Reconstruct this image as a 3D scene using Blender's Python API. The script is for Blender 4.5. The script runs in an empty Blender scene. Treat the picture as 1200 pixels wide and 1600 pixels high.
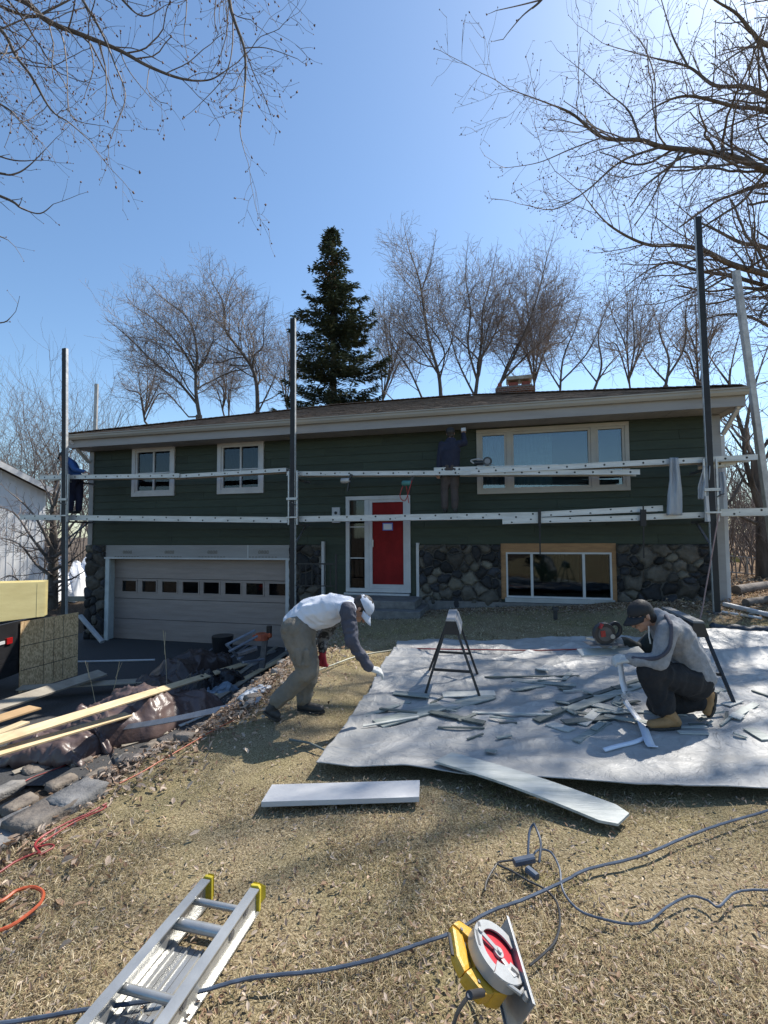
import bpy, bmesh, math, random
import numpy as np
from mathutils import Vector, Matrix, noise
random.seed(7); RNG = np.random.default_rng(7)
SC = bpy.context.scene; COL = SC.collection
R = math.radians
# ---------------------------------------------------------------- camera
EYE = 1.60; FPX = 740.0; PITCH = 0.049; ROLL = 0.0062
CAM = Vector((0, 0, EYE))
FWD = Vector((0, math.cos(PITCH), math.sin(PITCH)))
RT = Vector((math.cos(ROLL), 0, -math.sin(ROLL))); RT = (RT - FWD * RT.dot(FWD)).normalized()
UP = RT.cross(FWD)
cd = bpy.data.cameras.new('camera'); cam = bpy.data.objects.new('camera', cd); COL.objects.link(cam)
cam.matrix_world = Matrix(((RT.x, UP.x, -FWD.x, CAM.x), (RT.y, UP.y, -FWD.y, CAM.y), (RT.z, UP.z, -FWD.z, CAM.z), (0, 0, 0, 1)))
cd.sensor_fit = 'VERTICAL'; cd.sensor_height = 32.0; cd.lens = 32.0 * FPX / 1600.0
cd.clip_start = 0.05; cd.clip_end = 3000
SC.camera = cam
def ray(px, py):
    return (FWD + RT * ((px - 600) / FPX) - UP * ((py - 800) / FPX))
def P(px, py, Y):
    d = ray(px, py); return CAM + d * (Y / d.y)
def PXM(Y): return FPX / Y
# ---------------------------------------------------------------- light
SUN_EL = R(49); SUN_AZ = R(48)            # behind the house, high and to the right of the picture
SD = Vector((math.sin(SUN_AZ)*math.cos(SUN_EL), math.cos(SUN_AZ)*math.cos(SUN_EL), math.sin(SUN_EL)))
w = bpy.data.worlds.new('World'); SC.world = w; w.use_nodes = True
nt = w.node_tree; bg = nt.nodes['Background']
sky = nt.nodes.new('ShaderNodeTexSky'); sky.sky_type = 'NISHITA'; sky.sun_disc = False
sky.sun_elevation = SUN_EL; sky.sun_rotation = SUN_AZ
sky.air_density = 1.12; sky.dust_density = 0.6; sky.ozone_density = 3.0; sky.altitude = 200
tone = nt.nodes.new('ShaderNodeMix'); tone.data_type = 'RGBA'; tone.blend_type = 'MULTIPLY'; tone.inputs[0].default_value = 1; tone.inputs[7].default_value = (.87, .97, 1.01, 1)
nt.links.new(sky.outputs[0], tone.inputs[6]); nt.links.new(tone.outputs[2], bg.inputs[0]); bg.inputs[1].default_value = 0.12
sl = bpy.data.lights.new('sun', 'SUN'); sl.energy = 5.0; sl.angle = R(0.53); sl.color = (1, 0.945, 0.85)
so = bpy.data.objects.new('sun', sl); COL.objects.link(so)
so.rotation_euler = SD.to_track_quat('Z', 'Y').to_euler(); so.location = (8, 10, 12)
SC.view_settings.view_transform = 'Standard'; SC.view_settings.look = 'None'
SC.view_settings.exposure = 0.62; SC.view_settings.gamma = 1; SC.view_settings.use_curve_mapping = False
SC.render.film_transparent = False
SC.cycles.max_bounces = 6; SC.cycles.transparent_max_bounces = 8
SC.cycles.caustics_reflective = False; SC.cycles.caustics_refractive = False
# ---------------------------------------------------------------- materials
_M = {}
def mat(name, c1, c2=None, scale=4.0, rough=0.7, metal=0.0, bump=0.0, bscale=None, stretch=(1, 1, 1), spec=0.5, detail=6, lo=.35, hi=.65, rvar=0.0, attr=None, coords='Object', vor=False, backface=None):
    if name in _M: return _M[name]
    m = bpy.data.materials.new(name); m.use_nodes = True; n = m.node_tree.nodes; l = m.node_tree.links
    b = n['Principled BSDF']; b.inputs['Roughness'].default_value = rough; b.inputs['Metallic'].default_value = metal
    b.inputs['Specular IOR Level'].default_value = spec
    tc = n.new('ShaderNodeTexCoord'); mp = n.new('ShaderNodeMapping'); mp.inputs['Scale'].default_value = stretch
    l.new(tc.outputs[coords], mp.inputs[0])
    c2 = c2 or tuple(min(1, x * 0.7) for x in c1)
    nz = n.new('ShaderNodeTexNoise'); nz.inputs['Scale'].default_value = scale; nz.inputs['Detail'].default_value = detail; nz.inputs['Roughness'].default_value = .62
    l.new(mp.outputs[0], nz.inputs[0])
    rp = n.new('ShaderNodeValToRGB'); rp.color_ramp.elements[0].position = lo; rp.color_ramp.elements[1].position = hi
    rp.color_ramp.elements[0].color = (*c2, 1); rp.color_ramp.elements[1].color = (*c1, 1)
    l.new(nz.outputs[0], rp.inputs[0]); col = rp.outputs[0]
    if attr:
        a = n.new('ShaderNodeAttribute'); a.attribute_name = attr
        mx = n.new('ShaderNodeMix'); mx.data_type = 'RGBA'; mx.blend_type = 'MULTIPLY'; mx.inputs[0].default_value = 1
        l.new(a.outputs['Color'], mx.inputs[6]); l.new(col, mx.inputs[7]); col = mx.outputs[2]
    l.new(col, b.inputs['Base Color'])
    if rvar:
        mr = n.new('ShaderNodeMapRange'); mr.inputs[3].default_value = max(0, rough - rvar); mr.inputs[4].default_value = min(1, rough + rvar)
        l.new(nz.outputs[0], mr.inputs[0]); l.new(mr.outputs[0], b.inputs['Roughness'])
    if bump:
        n2 = n.new('ShaderNodeTexVoronoi' if vor else 'ShaderNodeTexNoise'); n2.inputs['Scale'].default_value = bscale or scale * 3
        if not vor: n2.inputs['Detail'].default_value = 5
        l.new(mp.outputs[0], n2.inputs[0]); bp = n.new('ShaderNodeBump'); bp.inputs['Strength'].default_value = min(1, bump); bp.inputs['Distance'].default_value = 0.02
        l.new(n2.outputs[0], bp.inputs['Height']); l.new(bp.outputs[0], b.inputs['Normal'])
    _M[name] = m; return m
def glass(name, tint=(.8, .9, .9), fac=.35, rough=.02):
    if name in _M: return _M[name]
    m = bpy.data.materials.new(name); m.use_nodes = True; n = m.node_tree.nodes; l = m.node_tree.links
    n.remove(n['Principled BSDF']); t = n.new('ShaderNodeBsdfTransparent'); g = n.new('ShaderNodeBsdfGlossy'); x = n.new('ShaderNodeMixShader')
    nz = n.new('ShaderNodeTexNoise'); nz.inputs['Scale'].default_value = 1.4; bp = n.new('ShaderNodeBump'); bp.inputs['Strength'].default_value = .12; bp.inputs['Distance'].default_value = .02
    l.new(nz.outputs[0], bp.inputs['Height']); l.new(bp.outputs[0], g.inputs['Normal'])
    t.inputs[0].default_value = (*tint, 1); g.inputs[0].default_value = (.9, .95, 1, 1); g.inputs['Roughness'].default_value = rough
    x.inputs[0].default_value = fac; l.new(t.outputs[0], x.inputs[1]); l.new(g.outputs[0], x.inputs[2]); l.new(x.outputs[0], n['Material Output'].inputs[0])
    _M[name] = m; return m
# ---------------------------------------------------------------- mesh helpers
def tag(o, label=None, cat=None, group=None, kind=None):
    if label: o['label'] = label
    if cat: o['category'] = cat
    if group: o['group'] = group
    if kind: o['kind'] = kind
    return o
def empty(name, loc, label, cat, group=None, mw=None):
    o = bpy.data.objects.new(name, None); COL.objects.link(o)
    o.empty_display_size = .1
    o.matrix_basis = mw if mw is not None else Matrix.Translation(Vector(loc))
    return tag(o, label, cat, group)
def WM(o):
    m = o.matrix_basis.copy()
    while o.parent is not None:
        o = o.parent; m = o.matrix_basis @ m
    return m
def arr_mesh(name, V, F, m, parent=None, smooth=False, mats=None, midx=None, attr=None, attrname='tint'):
    """V (n,3) array, F list of index tuples or an (m,k) array"""
    me = bpy.data.meshes.new(name)
    V = np.asarray(V, dtype=np.float32)
    if parent is not None:
        iw = np.array(WM(parent).inverted()); V = (V @ iw[:3, :3].T + iw[:3, 3]).astype(np.float32)
    if isinstance(F, np.ndarray):
        k = F.shape[1]; me.vertices.add(len(V)); me.vertices.foreach_set('co', V.ravel())
        me.loops.add(F.size); me.loops.foreach_set('vertex_index', F.ravel().astype(np.int32))
        me.polygons.add(len(F)); me.polygons.foreach_set('loop_start', np.arange(0, F.size, k, dtype=np.int32))
        me.update(calc_edges=True)
    else:
        me.from_pydata(V.tolist(), [], F); me.update()
    for x in (mats or [m]): me.materials.append(x)
    if midx is not None: me.polygons.foreach_set('material_index', np.asarray(midx, dtype=np.int32))
    if smooth: me.polygons.foreach_set('use_smooth', [True] * len(me.polygons))
    if attr is not None:
        a = me.color_attributes.new(attrname, 'FLOAT_COLOR', 'POINT')
        A = np.ones((len(V), 4), dtype=np.float32); A[:, :3] = attr; a.data.foreach_set('color', A.ravel())
    o = bpy.data.objects.new(name, me); COL.objects.link(o)
    if parent is not None: o.parent = parent
    return o
class MB:
    """collects boxes, tubes and faces in world (or a given frame's) coordinates"""
    def __init__(s, frame=None): s.v = []; s.f = []; s.fr = frame; s.mi = []; s.cur = 0
    def use(s, i): s.cur = i; return s
    def raw(s, vs, fs):
        n = len(s.v)
        for p in vs:
            p = Vector(p); s.v.append(s.fr @ p if s.fr else p)
        s.f += [tuple(i + n for i in f) for f in fs]; s.mi += [s.cur]*len(fs); return s
    def box(s, x0, x1, y0, y1, z0, z1):
        return s.raw([(x, y, z) for z in (z0, z1) for y in (y0, y1) for x in (x0, x1)],
                     [(0, 2, 3, 1), (4, 5, 7, 6), (0, 1, 5, 4), (2, 6, 7, 3), (0, 4, 6, 2), (1, 3, 7, 5)])
    def beam(s, a, b, w, h, up=(0, 0, 1), bev=0.0):
        a = Vector(a); b = Vector(b); d = (b - a).normalized(); up = Vector(up)
        if abs(d.dot(up)) > .98: up = Vector((0, 1, 0)) if abs(d.y) < .9 else Vector((1, 0, 0))
        x = d.cross(up).normalized(); z = x.cross(d)
        if bev:
            prof = [(w/2-bev, -h/2), (w/2, -h/2+bev), (w/2, h/2-bev), (w/2-bev, h/2), (-w/2+bev, h/2), (-w/2, h/2-bev), (-w/2, -h/2+bev), (-w/2+bev, -h/2)]
        else: prof = [(w/2, -h/2), (w/2, h/2), (-w/2, h/2), (-w/2, -h/2)]
        return s.prism([a + x * p + z * q for p, q in prof], d * (b - a).length)
    def prism(s, pts, ext):
        ext = Vector(ext); n = len(pts); pts = [Vector(p) for p in pts]
        return s.raw(pts + [p + ext for p in pts], [tuple(range(n))[::-1], tuple(range(n, 2 * n))] + [(i, (i + 1) % n, n + (i + 1) % n, n + i) for i in range(n)])
    def tube(s, pts, r, sides=8, cap=True, radii=None, flat=1.0):
        pts = [Vector(p) for p in pts]; n = len(pts)
        t0 = (pts[1] - pts[0]).normalized(); nrm = t0.orthogonal().normalized() if abs(t0.z) > .9 else Vector((0, 0, 1)).cross(t0).normalized()
        vs = []
        for i, p in enumerate(pts):
            t = ((pts[min(n-1, i+1)] - pts[max(0, i-1)])).normalized()
            nrm = (nrm - t * nrm.dot(t)).normalized(); b = t.cross(nrm)
            rr = radii[i] if radii else r
            for k in range(sides):
                a = 2 * math.pi * k / sides; vs.append(p + nrm * math.cos(a) * rr + b * math.sin(a) * rr * flat)
        fs = [(i*sides+k, i*sides+(k+1) % sides, (i+1)*sides+(k+1) % sides, (i+1)*sides+k) for i in range(n-1) for k in range(sides)]
        if cap: fs += [tuple(range(sides))[::-1], tuple((n-1)*sides+k for k in range(sides))]
        return s.raw(vs, fs)
    def disc(s, c, nrm, r, h, sides=20, r2=None):
        c = Vector(c); nrm = Vector(nrm).normalized(); a = nrm.orthogonal().normalized(); b = nrm.cross(a); r2 = r if r2 is None else r2
        V = [c + (a*math.cos(t)+b*math.sin(t))*r for t in [2*math.pi*k/sides for k in range(sides)]] + [c + nrm*h + (a*math.cos(t)+b*math.sin(t))*r2 for t in [2*math.pi*k/sides for k in range(sides)]]
        return s.raw(V, [tuple(range(sides))[::-1], tuple(range(sides, 2*sides))] + [(i, (i+1) % sides, sides+(i+1) % sides, sides+i) for i in range(sides)])
    def quad(s, a, b, c, d): return s.raw([a, b, c, d], [(0, 1, 2, 3)])
    def build(s, name, m, parent=None, smooth=False, bevel=0.0, sub=0):
        o = arr_mesh(name, np.array([tuple(p) for p in s.v]), s.f, m if not isinstance(m, list) else None, parent, mats=m if isinstance(m, list) else None, midx=s.mi if isinstance(m, list) else None)
        if bevel or smooth:
            bm = bmesh.new(); bm.from_mesh(o.data)
            if bevel:
                ed = [e for e in bm.edges if len(e.link_faces) == 2 and e.calc_face_angle(0) > .6]
                bmesh.ops.bevel(bm, geom=ed, offset=bevel, segments=2, profile=.7, affect='EDGES', clamp_overlap=True)
            bmesh.ops.recalc_face_normals(bm, faces=bm.faces)
            if smooth:
                for f in bm.faces: f.smooth = True
                for e in bm.edges:
                    if len(e.link_faces) == 2 and e.calc_face_angle(0) > .75: e.smooth = False
            bm.to_mesh(o.data); bm.free()
        return o
def spline(pts, n=8):
    """Catmull-Rom through the points"""
    pts = [Vector(p) for p in pts]; q = [pts[0]] + pts + [pts[-1]]; out = []
    for i in range(1, len(q) - 2):
        a, b, c, d = q[i-1], q[i], q[i+1], q[i+2]
        for k in range(n):
            t = k / n
            out.append(.5*((2*b) + (c-a)*t + (2*a-5*b+4*c-d)*t*t + (3*b-a-3*c+d)*t**3))
    out.append(pts[-1]); return out
def copy_tree(o, parent=None):
    c = o.copy(); COL.objects.link(c); c.parent = parent
    if parent is not None: c.matrix_parent_inverse = o.matrix_parent_inverse.copy()
    for ch in [x for x in bpy.data.objects if x.parent == o]: copy_tree(ch, c)
    return c
def smst(t): t = max(0.0, min(1.0, t)); return t*t*(3-2*t)
# ---------------------------------------------------------------- house frame: u along the front, v back, z above eye level + EYE
YAW = 0.245
O = P(590, 836, 10.6); O.z = 0
HM = Matrix(((math.cos(YAW), math.sin(YAW), 0, O.x), (-math.sin(YAW), math.cos(YAW), 0, O.y), (0, 0, 1, 0), (0, 0, 0, 1)))
HI = HM.inverted()
def wall(px, py, v=0.0):
    """pixel -> (u, z) on the vertical plane v of the house"""
    d = HI.to_3x3() @ ray(px, py); c = HI @ CAM; t = (v - c.y) / d.y; p = c + d * t; return p.x, p.z
def H(u, v, z): return HM @ Vector((u, v, z))
def Hpx(px, py, v):
    u, z = wall(px, py, v); return H(u, v, z)
if __name__ == '__main__':
    pass
# ================================================================ ground
_xe = np.array([(0, -2.0), (2.36, -1.92), (3.03, -1.87), (3.65, -1.61), (4.4, -1.2), (5, -1.15), (7, -1.0), (9.5, -1.1), (12, -1.3), (40, -1.3)])
_xd = np.array([(0, -3.4), (3.0, -3.2), (5, -2.9), (8, -2.35), (11.2, -2.2), (40, -2.2)])
DRV = -1.08
def sm(t): t = np.clip(t, 0, 1); return t*t*(3-2*t)
def gnd(x, y):
    x = np.asarray(x, float); y = np.asarray(y, float)
    hx = np.interp(x, [-1.2, .2, 2.5, 4.9, 7, 12], [-.08, -.03, .10, .28, .33, .25])
    lawn = hx * sm((y - 5.2) / 4.0) + .03*np.sin(x*.9+1)*np.cos(y*.7) * sm((y-1)/3) * sm((9-y)/2) 
    xe = np.interp(y, _xe[:, 0], _xe[:, 1]); xd = np.interp(y, _xd[:, 0], _xd[:, 1])
    t = (x - xd) / (xe - xd)
    z = np.where(t >= 1, lawn, DRV + (lawn - DRV) * sm(t))
    z = np.where(t <= 0, DRV, z)
    left = sm((-8.6 - x) / 4) * sm((y-6)/6)
    z = z + left * .45
    back = sm((y - 13.5) / 8)
    z = z * (1 - back) + back * (.25 - .55*sm((-9 - x)/4))
    return z
def G(x, y): return float(gnd(x, y))
def GP(px, py, dz=0.0):
    """pixel -> point on the ground (raised by dz)"""
    d = ray(px, py); t0, t1 = .3, 60
    f = lambda t: (CAM + d*t).z - G((CAM+d*t).x, (CAM+d*t).y) - dz
    t = t0
    while t < t1 and f(t) > 0: t *= 1.02
    a, b = t/1.02, t
    for _ in range(25):
        m = (a+b)/2
        if f(m) > 0: a = m
        else: b = m
    return CAM + d*b
xs = np.concatenate([[-900, -400, -150, -70, -40, -28], np.arange(-20, -4, .4), np.arange(-4, 6, .07), np.arange(6, 16, .4), [17, 20, 25, 32, 45, 80, 160, 400, 900]])
ys = np.concatenate([[-400, -120, -40, -15, -6, -2, 0], np.arange(.6, 8, .06), np.arange(8, 11, .12), np.arange(11, 30, .5), [32, 36, 42, 50, 65, 90, 140, 250, 500, 1500]])
GX, GY = np.meshgrid(xs, ys); GZ = gnd(GX, GY)
def vnoise(X, Y, s, seed=0):
    """cheap value noise on arrays"""
    r = np.random.default_rng(seed); T = r.random((256, 256)); x = X*s + 1000.3; y = Y*s + 1000.7
    i = np.floor(x).astype(int); j = np.floor(y).astype(int); fx = x-i; fy = y-j; fx = fx*fx*(3-2*fx); fy = fy*fy*(3-2*fy)
    g = lambda a, b: T[a % 256, b % 256]
    return (g(i, j)*(1-fx)+g(i+1, j)*fx)*(1-fy)+(g(i, j+1)*(1-fx)+g(i+1, j+1)*fx)*fy
def fbm(X, Y, s, o=4, seed=0):
    return sum(vnoise(X, Y, s*2**k, seed+k) * .5**(k+1) for k in range(o)) / (1-.5**o)
near = sm((14 - np.abs(GY-4)) / 6)
GZ = GZ + (fbm(GX, GY, 1.7, 5, 3) - .5) * .05 * near + (fbm(GX, GY, 12, 2, 5)-.5)*.012*near
XE = np.interp(GY, _xe[:, 0], _xe[:, 1]); XD = np.interp(GY, _xd[:, 0], _xd[:, 1])
edge = XE + (fbm(GX, GY, 2.2, 3, 9) - .5) * .5
soil = sm((edge - GX) / .25 + .3)
hv = (HI[1][0]*GX + HI[1][1]*GY + HI[1][3])      # v coordinate in the house frame
litter = sm((GX - 5.2 + (fbm(GX, GY, 1, 3, 4)-.5)*1.5) / .8) * sm((GY - 7.2)/.7)
litter = np.maximum(litter, sm((hv + .75 + (fbm(GX, GY, 3, 2, 8)-.5)*.4)/.25) * (GX > -1))
litter = np.maximum(litter, sm((GY-12)/2)); soil = np.maximum(soil, sm((-8.5-GX)/1.5))
n, mm = GX.shape; idx = np.arange(n*mm).reshape(n, mm)
F = np.stack([idx[:-1, :-1], idx[:-1, 1:], idx[1:, 1:], idx[1:, :-1]], -1).reshape(-1, 4)
gm = bpy.data.materials.new('lawn_ground'); gm.use_nodes = True; n_ = gm.node_tree.nodes; l_ = gm.node_tree.links; b_ = n_['Principled BSDF']
b_.inputs['Roughness'].default_value = .95; b_.inputs['Specular IOR Level'].default_value = .15
tc_ = n_.new('ShaderNodeTexCoord')
def _nz(scale, det=6, ro=.65, st=None):
    q = n_.new('ShaderNodeTexNoise'); q.inputs['Scale'].default_value = scale; q.inputs['Detail'].default_value = det; q.inputs['Roughness'].default_value = ro
    l_.new(tc_.outputs['Object'], q.inputs[0]); return q
def _rp(src, *els):
    q = n_.new('ShaderNodeValToRGB'); e = q.color_ramp.elements
    while len(e) < len(els): e.new(.5)
    for k, (p, c) in enumerate(els): e[k].position = p; e[k].color = (*c, 1)
    l_.new(src, q.inputs[0]); return q.outputs[0]
def _mix(f, a, b, bt='MIX'):
    q = n_.new('ShaderNodeMix'); q.data_type = 'RGBA'; q.blend_type = bt
    if hasattr(f, 'type'): l_.new(f, q.inputs[0])
    else: q.inputs[0].default_value = f
    l_.new(a, q.inputs[6]); l_.new(b, q.inputs[7]); return q.outputs[2]
fine = _nz(95, 4, .7); med = _nz(9); big = _nz(.8, 4)
grass = _rp(fine.outputs[0], (.32, (.085, .060, .035)), (.5, (.30, .235, .14)), (.66, (.54, .45, .30)))
olive = _rp(fine.outputs[0], (.32, (.085, .068, .035)), (.5, (.26, .215, .115)), (.68, (.46, .39, .23)))
gcol = _mix(_rp(big.outputs[0], (.42, (0, 0, 0)), (.6, (1, 1, 1))), grass, olive)
lit = _rp(_nz(42, 5, .7).outputs[0], (.32, (.035, .025, .016)), (.48, (.16, .10, .06)), (.66, (.42, .30, .19)))
soilc = _rp(_nz(30, 5, .7).outputs[0], (.3, (.03, .022, .016)), (.55, (.10, .075, .055)), (.72, (.26, .20, .15)))
at = n_.new('ShaderNodeAttribute'); at.attribute_name = 'tint'; sp = n_.new('ShaderNodeSeparateColor'); l_.new(at.outputs['Color'], sp.inputs[0])
c_ = _mix(sp.outputs[0], gcol, lit); c_ = _mix(sp.outputs[1], c_, soilc); l_.new(c_, b_.inputs['Base Color'])
bp_ = n_.new('ShaderNodeBump'); bp_.inputs['Strength'].default_value = .9; bp_.inputs['Distance'].default_value = .02; l_.new(fine.outputs[0], bp_.inputs['Height']); l_.new(bp_.outputs[0], b_.inputs['Normal'])
g = arr_mesh('ground', np.stack([GX, GY, GZ], -1).reshape(-1, 3), F, gm, smooth=True, attr=np.stack([litter, soil, soil*0], -1).reshape(-1, 3))
tag(g, kind='structure')
# asphalt driveway, a sheet over the low ground in front of the garage
asph = mat('asphalt', (.07, .07, .072), (.035, .035, .037), 40, .85, bump=.5, bscale=180)
bm = MB(); pts = []
Yr = [13.2, 11, 9.5, 8, 7, 6, 5.2]
for y in Yr:
    a = float(np.interp(y, _xd[:, 0], _xd[:, 1])) - .05; pts.append((-9.2 + (13.2-y)*.05, a, y))
V = []; 
for l, r_, y in pts:
    for k in range(9): x = l+(r_-l)*k/8; V.append((x, y, max(G(x, y), DRV) + .030))
FF = [(i*9+k, i*9+k+1, (i+1)*9+k+1, (i+1)*9+k) for i in range(len(Yr)-1) for k in range(8)]
tag(arr_mesh('driveway', V, [f[::-1] for f in FF], asph), kind='structure')
# ---- tarp outline, needed so that no grass grows through it
TL = [GP(*p) for p in [(490, 1211), (519, 1166), (548, 1128), (578, 1085), (600, 1048), (622, 1013)]]
TRn = GP(1345, 1266); TRf = GP(1330, 1001)
def tarp_left(y):
    return float(np.interp(y, [p.y for p in TL], [p.x for p in TL]))
TN0 = TL[0]; 
def in_tarp(x, y):
    s = (y - TN0.y) / (TL[-1].y - TN0.y); ny = TN0.y + (TRn.y-TN0.y)*np.clip((x-TN0.x)/(TRn.x-TN0.x), 0, 1)
    return (x > np.interp(y, [p.y for p in TL], [p.x for p in TL]) + .05) & (y > ny + .05) & (y < TL[-1].y - .1)
# ---- dead grass and fallen leaves (uncountable)
def strands(N, ymin, ymax, length, width, cols, lift, seed, power=1.6, xr=(-2.0, 5.0), flat=.35):
    r = np.random.default_rng(seed); u = r.random(N); a = 1-power
    y = (ymin**a + u*(ymax**a - ymin**a))**(1/a)
    hw = .86*y+.3; x = r.uniform(-1, 1, N)*hw
    keep = (x > np.interp(y, _xe[:, 0], _xe[:, 1]) + .02 + .25*(vnoise(x, y, 3, 2)-.5)) & ~in_tarp(x, y); x = x[keep]; y = y[keep]; N = len(x)
    # clumps: thin the strands where the mat is worn
    d = fbm(x, y, 2.5, 3, 21); k2 = r.random(N) < np.clip(.42 + 3.0*(d-.47) + .5*(vnoise(x, y, .55, 77)-.5), .07, 1); x = x[k2]; y = y[k2]; N = len(x)
    z = gnd(x, y) + (fbm(x, y, 1.7, 5, 3)-.5)*.05*sm((14-np.abs(y-4))/6) + r.uniform(-.004, lift, N)
    th = r.uniform(0, 2*np.pi, N); L = length*r.uniform(.4, 1.3, N); el = np.abs(r.normal(0, flat, N)); el = np.clip(el, 0, 1.2)
    dx = np.cos(th)*np.cos(el)*L; dy = np.sin(th)*np.cos(el)*L; dz = np.sin(el)*L
    wx = -np.sin(th)*width*r.uniform(.6, 1.3, N); wy = np.cos(th)*width*r.uniform(.6, 1.3, N); wz = r.uniform(-.6, .6, N)*width
    bow = L*r.uniform(.0, .22, N)
    p0 = np.stack([x-wx, y-wy, z-wz], -1); p1 = np.stack([x+wx, y+wy, z+wz], -1)
    m = np.stack([x+dx*.55, y+dy*.55, z+dz*.6+bow], -1); wv = np.stack([wx, wy, wz], -1)
    p2 = m+wv*.8; p3 = m-wv*.8; e = np.stack([x+dx, y+dy, z+dz*.8], -1); p4 = e+wv*.15; p5 = e-wv*.15
    V = np.stack([p0, p1, p2, p3, p4, p5], 1).reshape(-1, 3)
    b = (np.arange(N)*6)[:, None]
    F = np.concatenate([b+np.array([[0, 1, 2, 3]]), b+np.array([[3, 2, 4, 5]])], 0)
    c = np.array(cols)[r.integers(0, len(cols), N)] * r.uniform(.7, 1.25, (N, 1)); g = (vnoise(x, y, .8, 31) > .55)[:, None] & (r.random((N, 1)) < .5)
    c = np.where(g, c*np.array([[.84, .90, .66]]), c)
    return V, F, np.repeat(c, 6, 0)
def tintmat(name, rough=.8, trans=0.0, spec=.25):
    m = bpy.data.materials.new(name); m.use_nodes = True; n = m.node_tree.nodes; b = n['Principled BSDF']; b.inputs['Roughness'].default_value = rough; b.inputs['Specular IOR Level'].default_value = spec
    a = n.new('ShaderNodeAttribute'); a.attribute_name = 'tint'; m.node_tree.links.new(a.outputs['Color'], b.inputs['Base Color'])
    if trans:
        t = n.new('ShaderNodeBsdfTranslucent'); x = n.new('ShaderNodeMixShader'); x.inputs[0].default_value = trans; L = m.node_tree.links
        L.new(a.outputs['Color'], t.inputs[0]); L.new(b.outputs[0], x.inputs[1]); L.new(t.outputs[0], x.inputs[2]); L.new(x.outputs[0], n['Material Output'].inputs[0])
    return m
blade_m = tintmat('dry_blade', .8, .3); leaf_m = tintmat('dry_leaf', .75, .25)
straw = [(.56, .46, .30), (.46, .37, .23), (.66, .57, .41), (.38, .30, .17), (.28, .21, .13), (.33, .29, .15), (.20, .14, .09)]
V, F, C = strands(420000, .8, 9.6, .036, .0013, straw, .014, 5, 1.9, flat=.4)
o = arr_mesh('dry_grass', V, F, blade_m, attr=C); tag(o, 'dry straw coloured grass matted over the whole front lawn', 'grass', kind='stuff')
V, F, C = strands(90000, 6.0, 10.0, .045, .0032, straw, .02, 6, 1.05, flat=.5)
o = arr_mesh('dry_grass', V, F, blade_m, attr=C); tag(o, 'dry grass in the shade in front of the house', 'grass', kind='stuff')
def leaves(N, seed, fx, size, cols, lift=.03):
    r = np.random.default_rng(seed); x, y = fx(r, N); N = len(x)
    z = gnd(x, y) + (fbm(x, y, 1.7, 5, 3)-.5)*.05*sm((14-np.abs(y-4))/6) + r.uniform(.008, lift, N)
    th = r.uniform(0, 6.28, N); L = size*r.uniform(.5, 1.35, N); W = L*r.uniform(.25, .55, N); tl = r.normal(0, .45, N); rl = r.normal(0, .45, N)
    a = np.stack([np.cos(th)*np.cos(tl), np.sin(th)*np.cos(tl), np.sin(tl)], -1); b = np.stack([-np.sin(th)*np.cos(rl), np.cos(th)*np.cos(rl), np.sin(rl)], -1); c = np.cross(a, b)
    p = np.stack([x, y, z], -1); L = L[:, None]; W = W[:, None]; cu = r.uniform(.05, .5, (N, 1))*W
    V = np.stack([p-a*L*.5, p-a*L*.15+b*W*.5+c*cu, p-a*L*.1, p-a*L*.15-b*W*.5+c*cu, p+a*L*.28+b*W*.36+c*cu, p+a*L*.25, p+a*L*.28-b*W*.36+c*cu, p+a*L*.52], 1).reshape(-1, 3)
    q = (np.arange(N)*8)[:, None]
    F = np.concatenate([q+np.array([k]) for k in ([0, 2, 1, 1], [0, 3, 2, 2], [2, 5, 4, 1], [2, 3, 6, 5], [5, 7, 4, 4], [5, 6, 7, 7])], 0)
    tri = F[:, 2] == F[:, 3]; FL = [tuple(f[:3]) if t else tuple(f) for f, t in zip(F.tolist(), tri)]
    return V, FL, np.repeat(np.array(cols)[r.integers(0, len(cols), N)]*r.uniform(.65, 1.25, (N, 1)), 8, 0)
def lawn_leaf(r, N):
    u = r.random(N); a = -.5; y = (1.0**a + u*(9.5**a-1.0**a))**(1/a); x = r.uniform(-1, 1, N)*(.86*y+.3)
    k = (x > np.interp(y, _xe[:, 0], _xe[:, 1]) - .1) & ~in_tarp(x, y) & (r.random(N) < .25+.9*vnoise(x, y, .7, 41)**1.3 + .35*(x > 0)); return x[k], y[k]
LC = [(.46, .34, .25), (.36, .24, .16), (.56, .45, .35), (.22, .14, .09), (.42, .33, .26), (.50, .41, .33)]
V, F, C = leaves(20000, 8, lawn_leaf, .023, LC); o = arr_mesh('fallen_leaves', V, F, leaf_m, attr=C)
tag(o, 'brown fallen leaves scattered over the dry front lawn', 'leaves', kind='stuff')
def edge_leaf(r, N):
    y = r.uniform(1.8, 9.5, N); xe = np.interp(y, _xe[:, 0], _xe[:, 1]); x = xe + np.where(r.random(N) < .6, r.normal(-.35, .4, N), r.uniform(-2.4, .1, N)); x = np.maximum(x, xe-2.4); return x, y
V, F, C = leaves(14000, 9, edge_leaf, .05, LC, .05); o = arr_mesh('leaf_litter', V, F, leaf_m, attr=C)
tag(o, 'brown leaf litter along the stone edge between lawn and driveway', 'leaves', kind='stuff')
def side_leaf(r, N):
    x = r.uniform(5.0, 14, N); y = r.uniform(7.6, 15, N); return x, y
def base_leaf(r, N):
    x = r.uniform(-.5, 6.5, N); y = 10.45-.245*x-np.abs(r.normal(0, .45, N))-.15; return x, y
V, F, C = leaves(5000, 14, base_leaf, .045, LC, .02); o = arr_mesh('leaf_litter', V, F, leaf_m, attr=C)
tag(o, 'dead leaves blown against the foundation of the house', 'leaves', kind='stuff')
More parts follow.
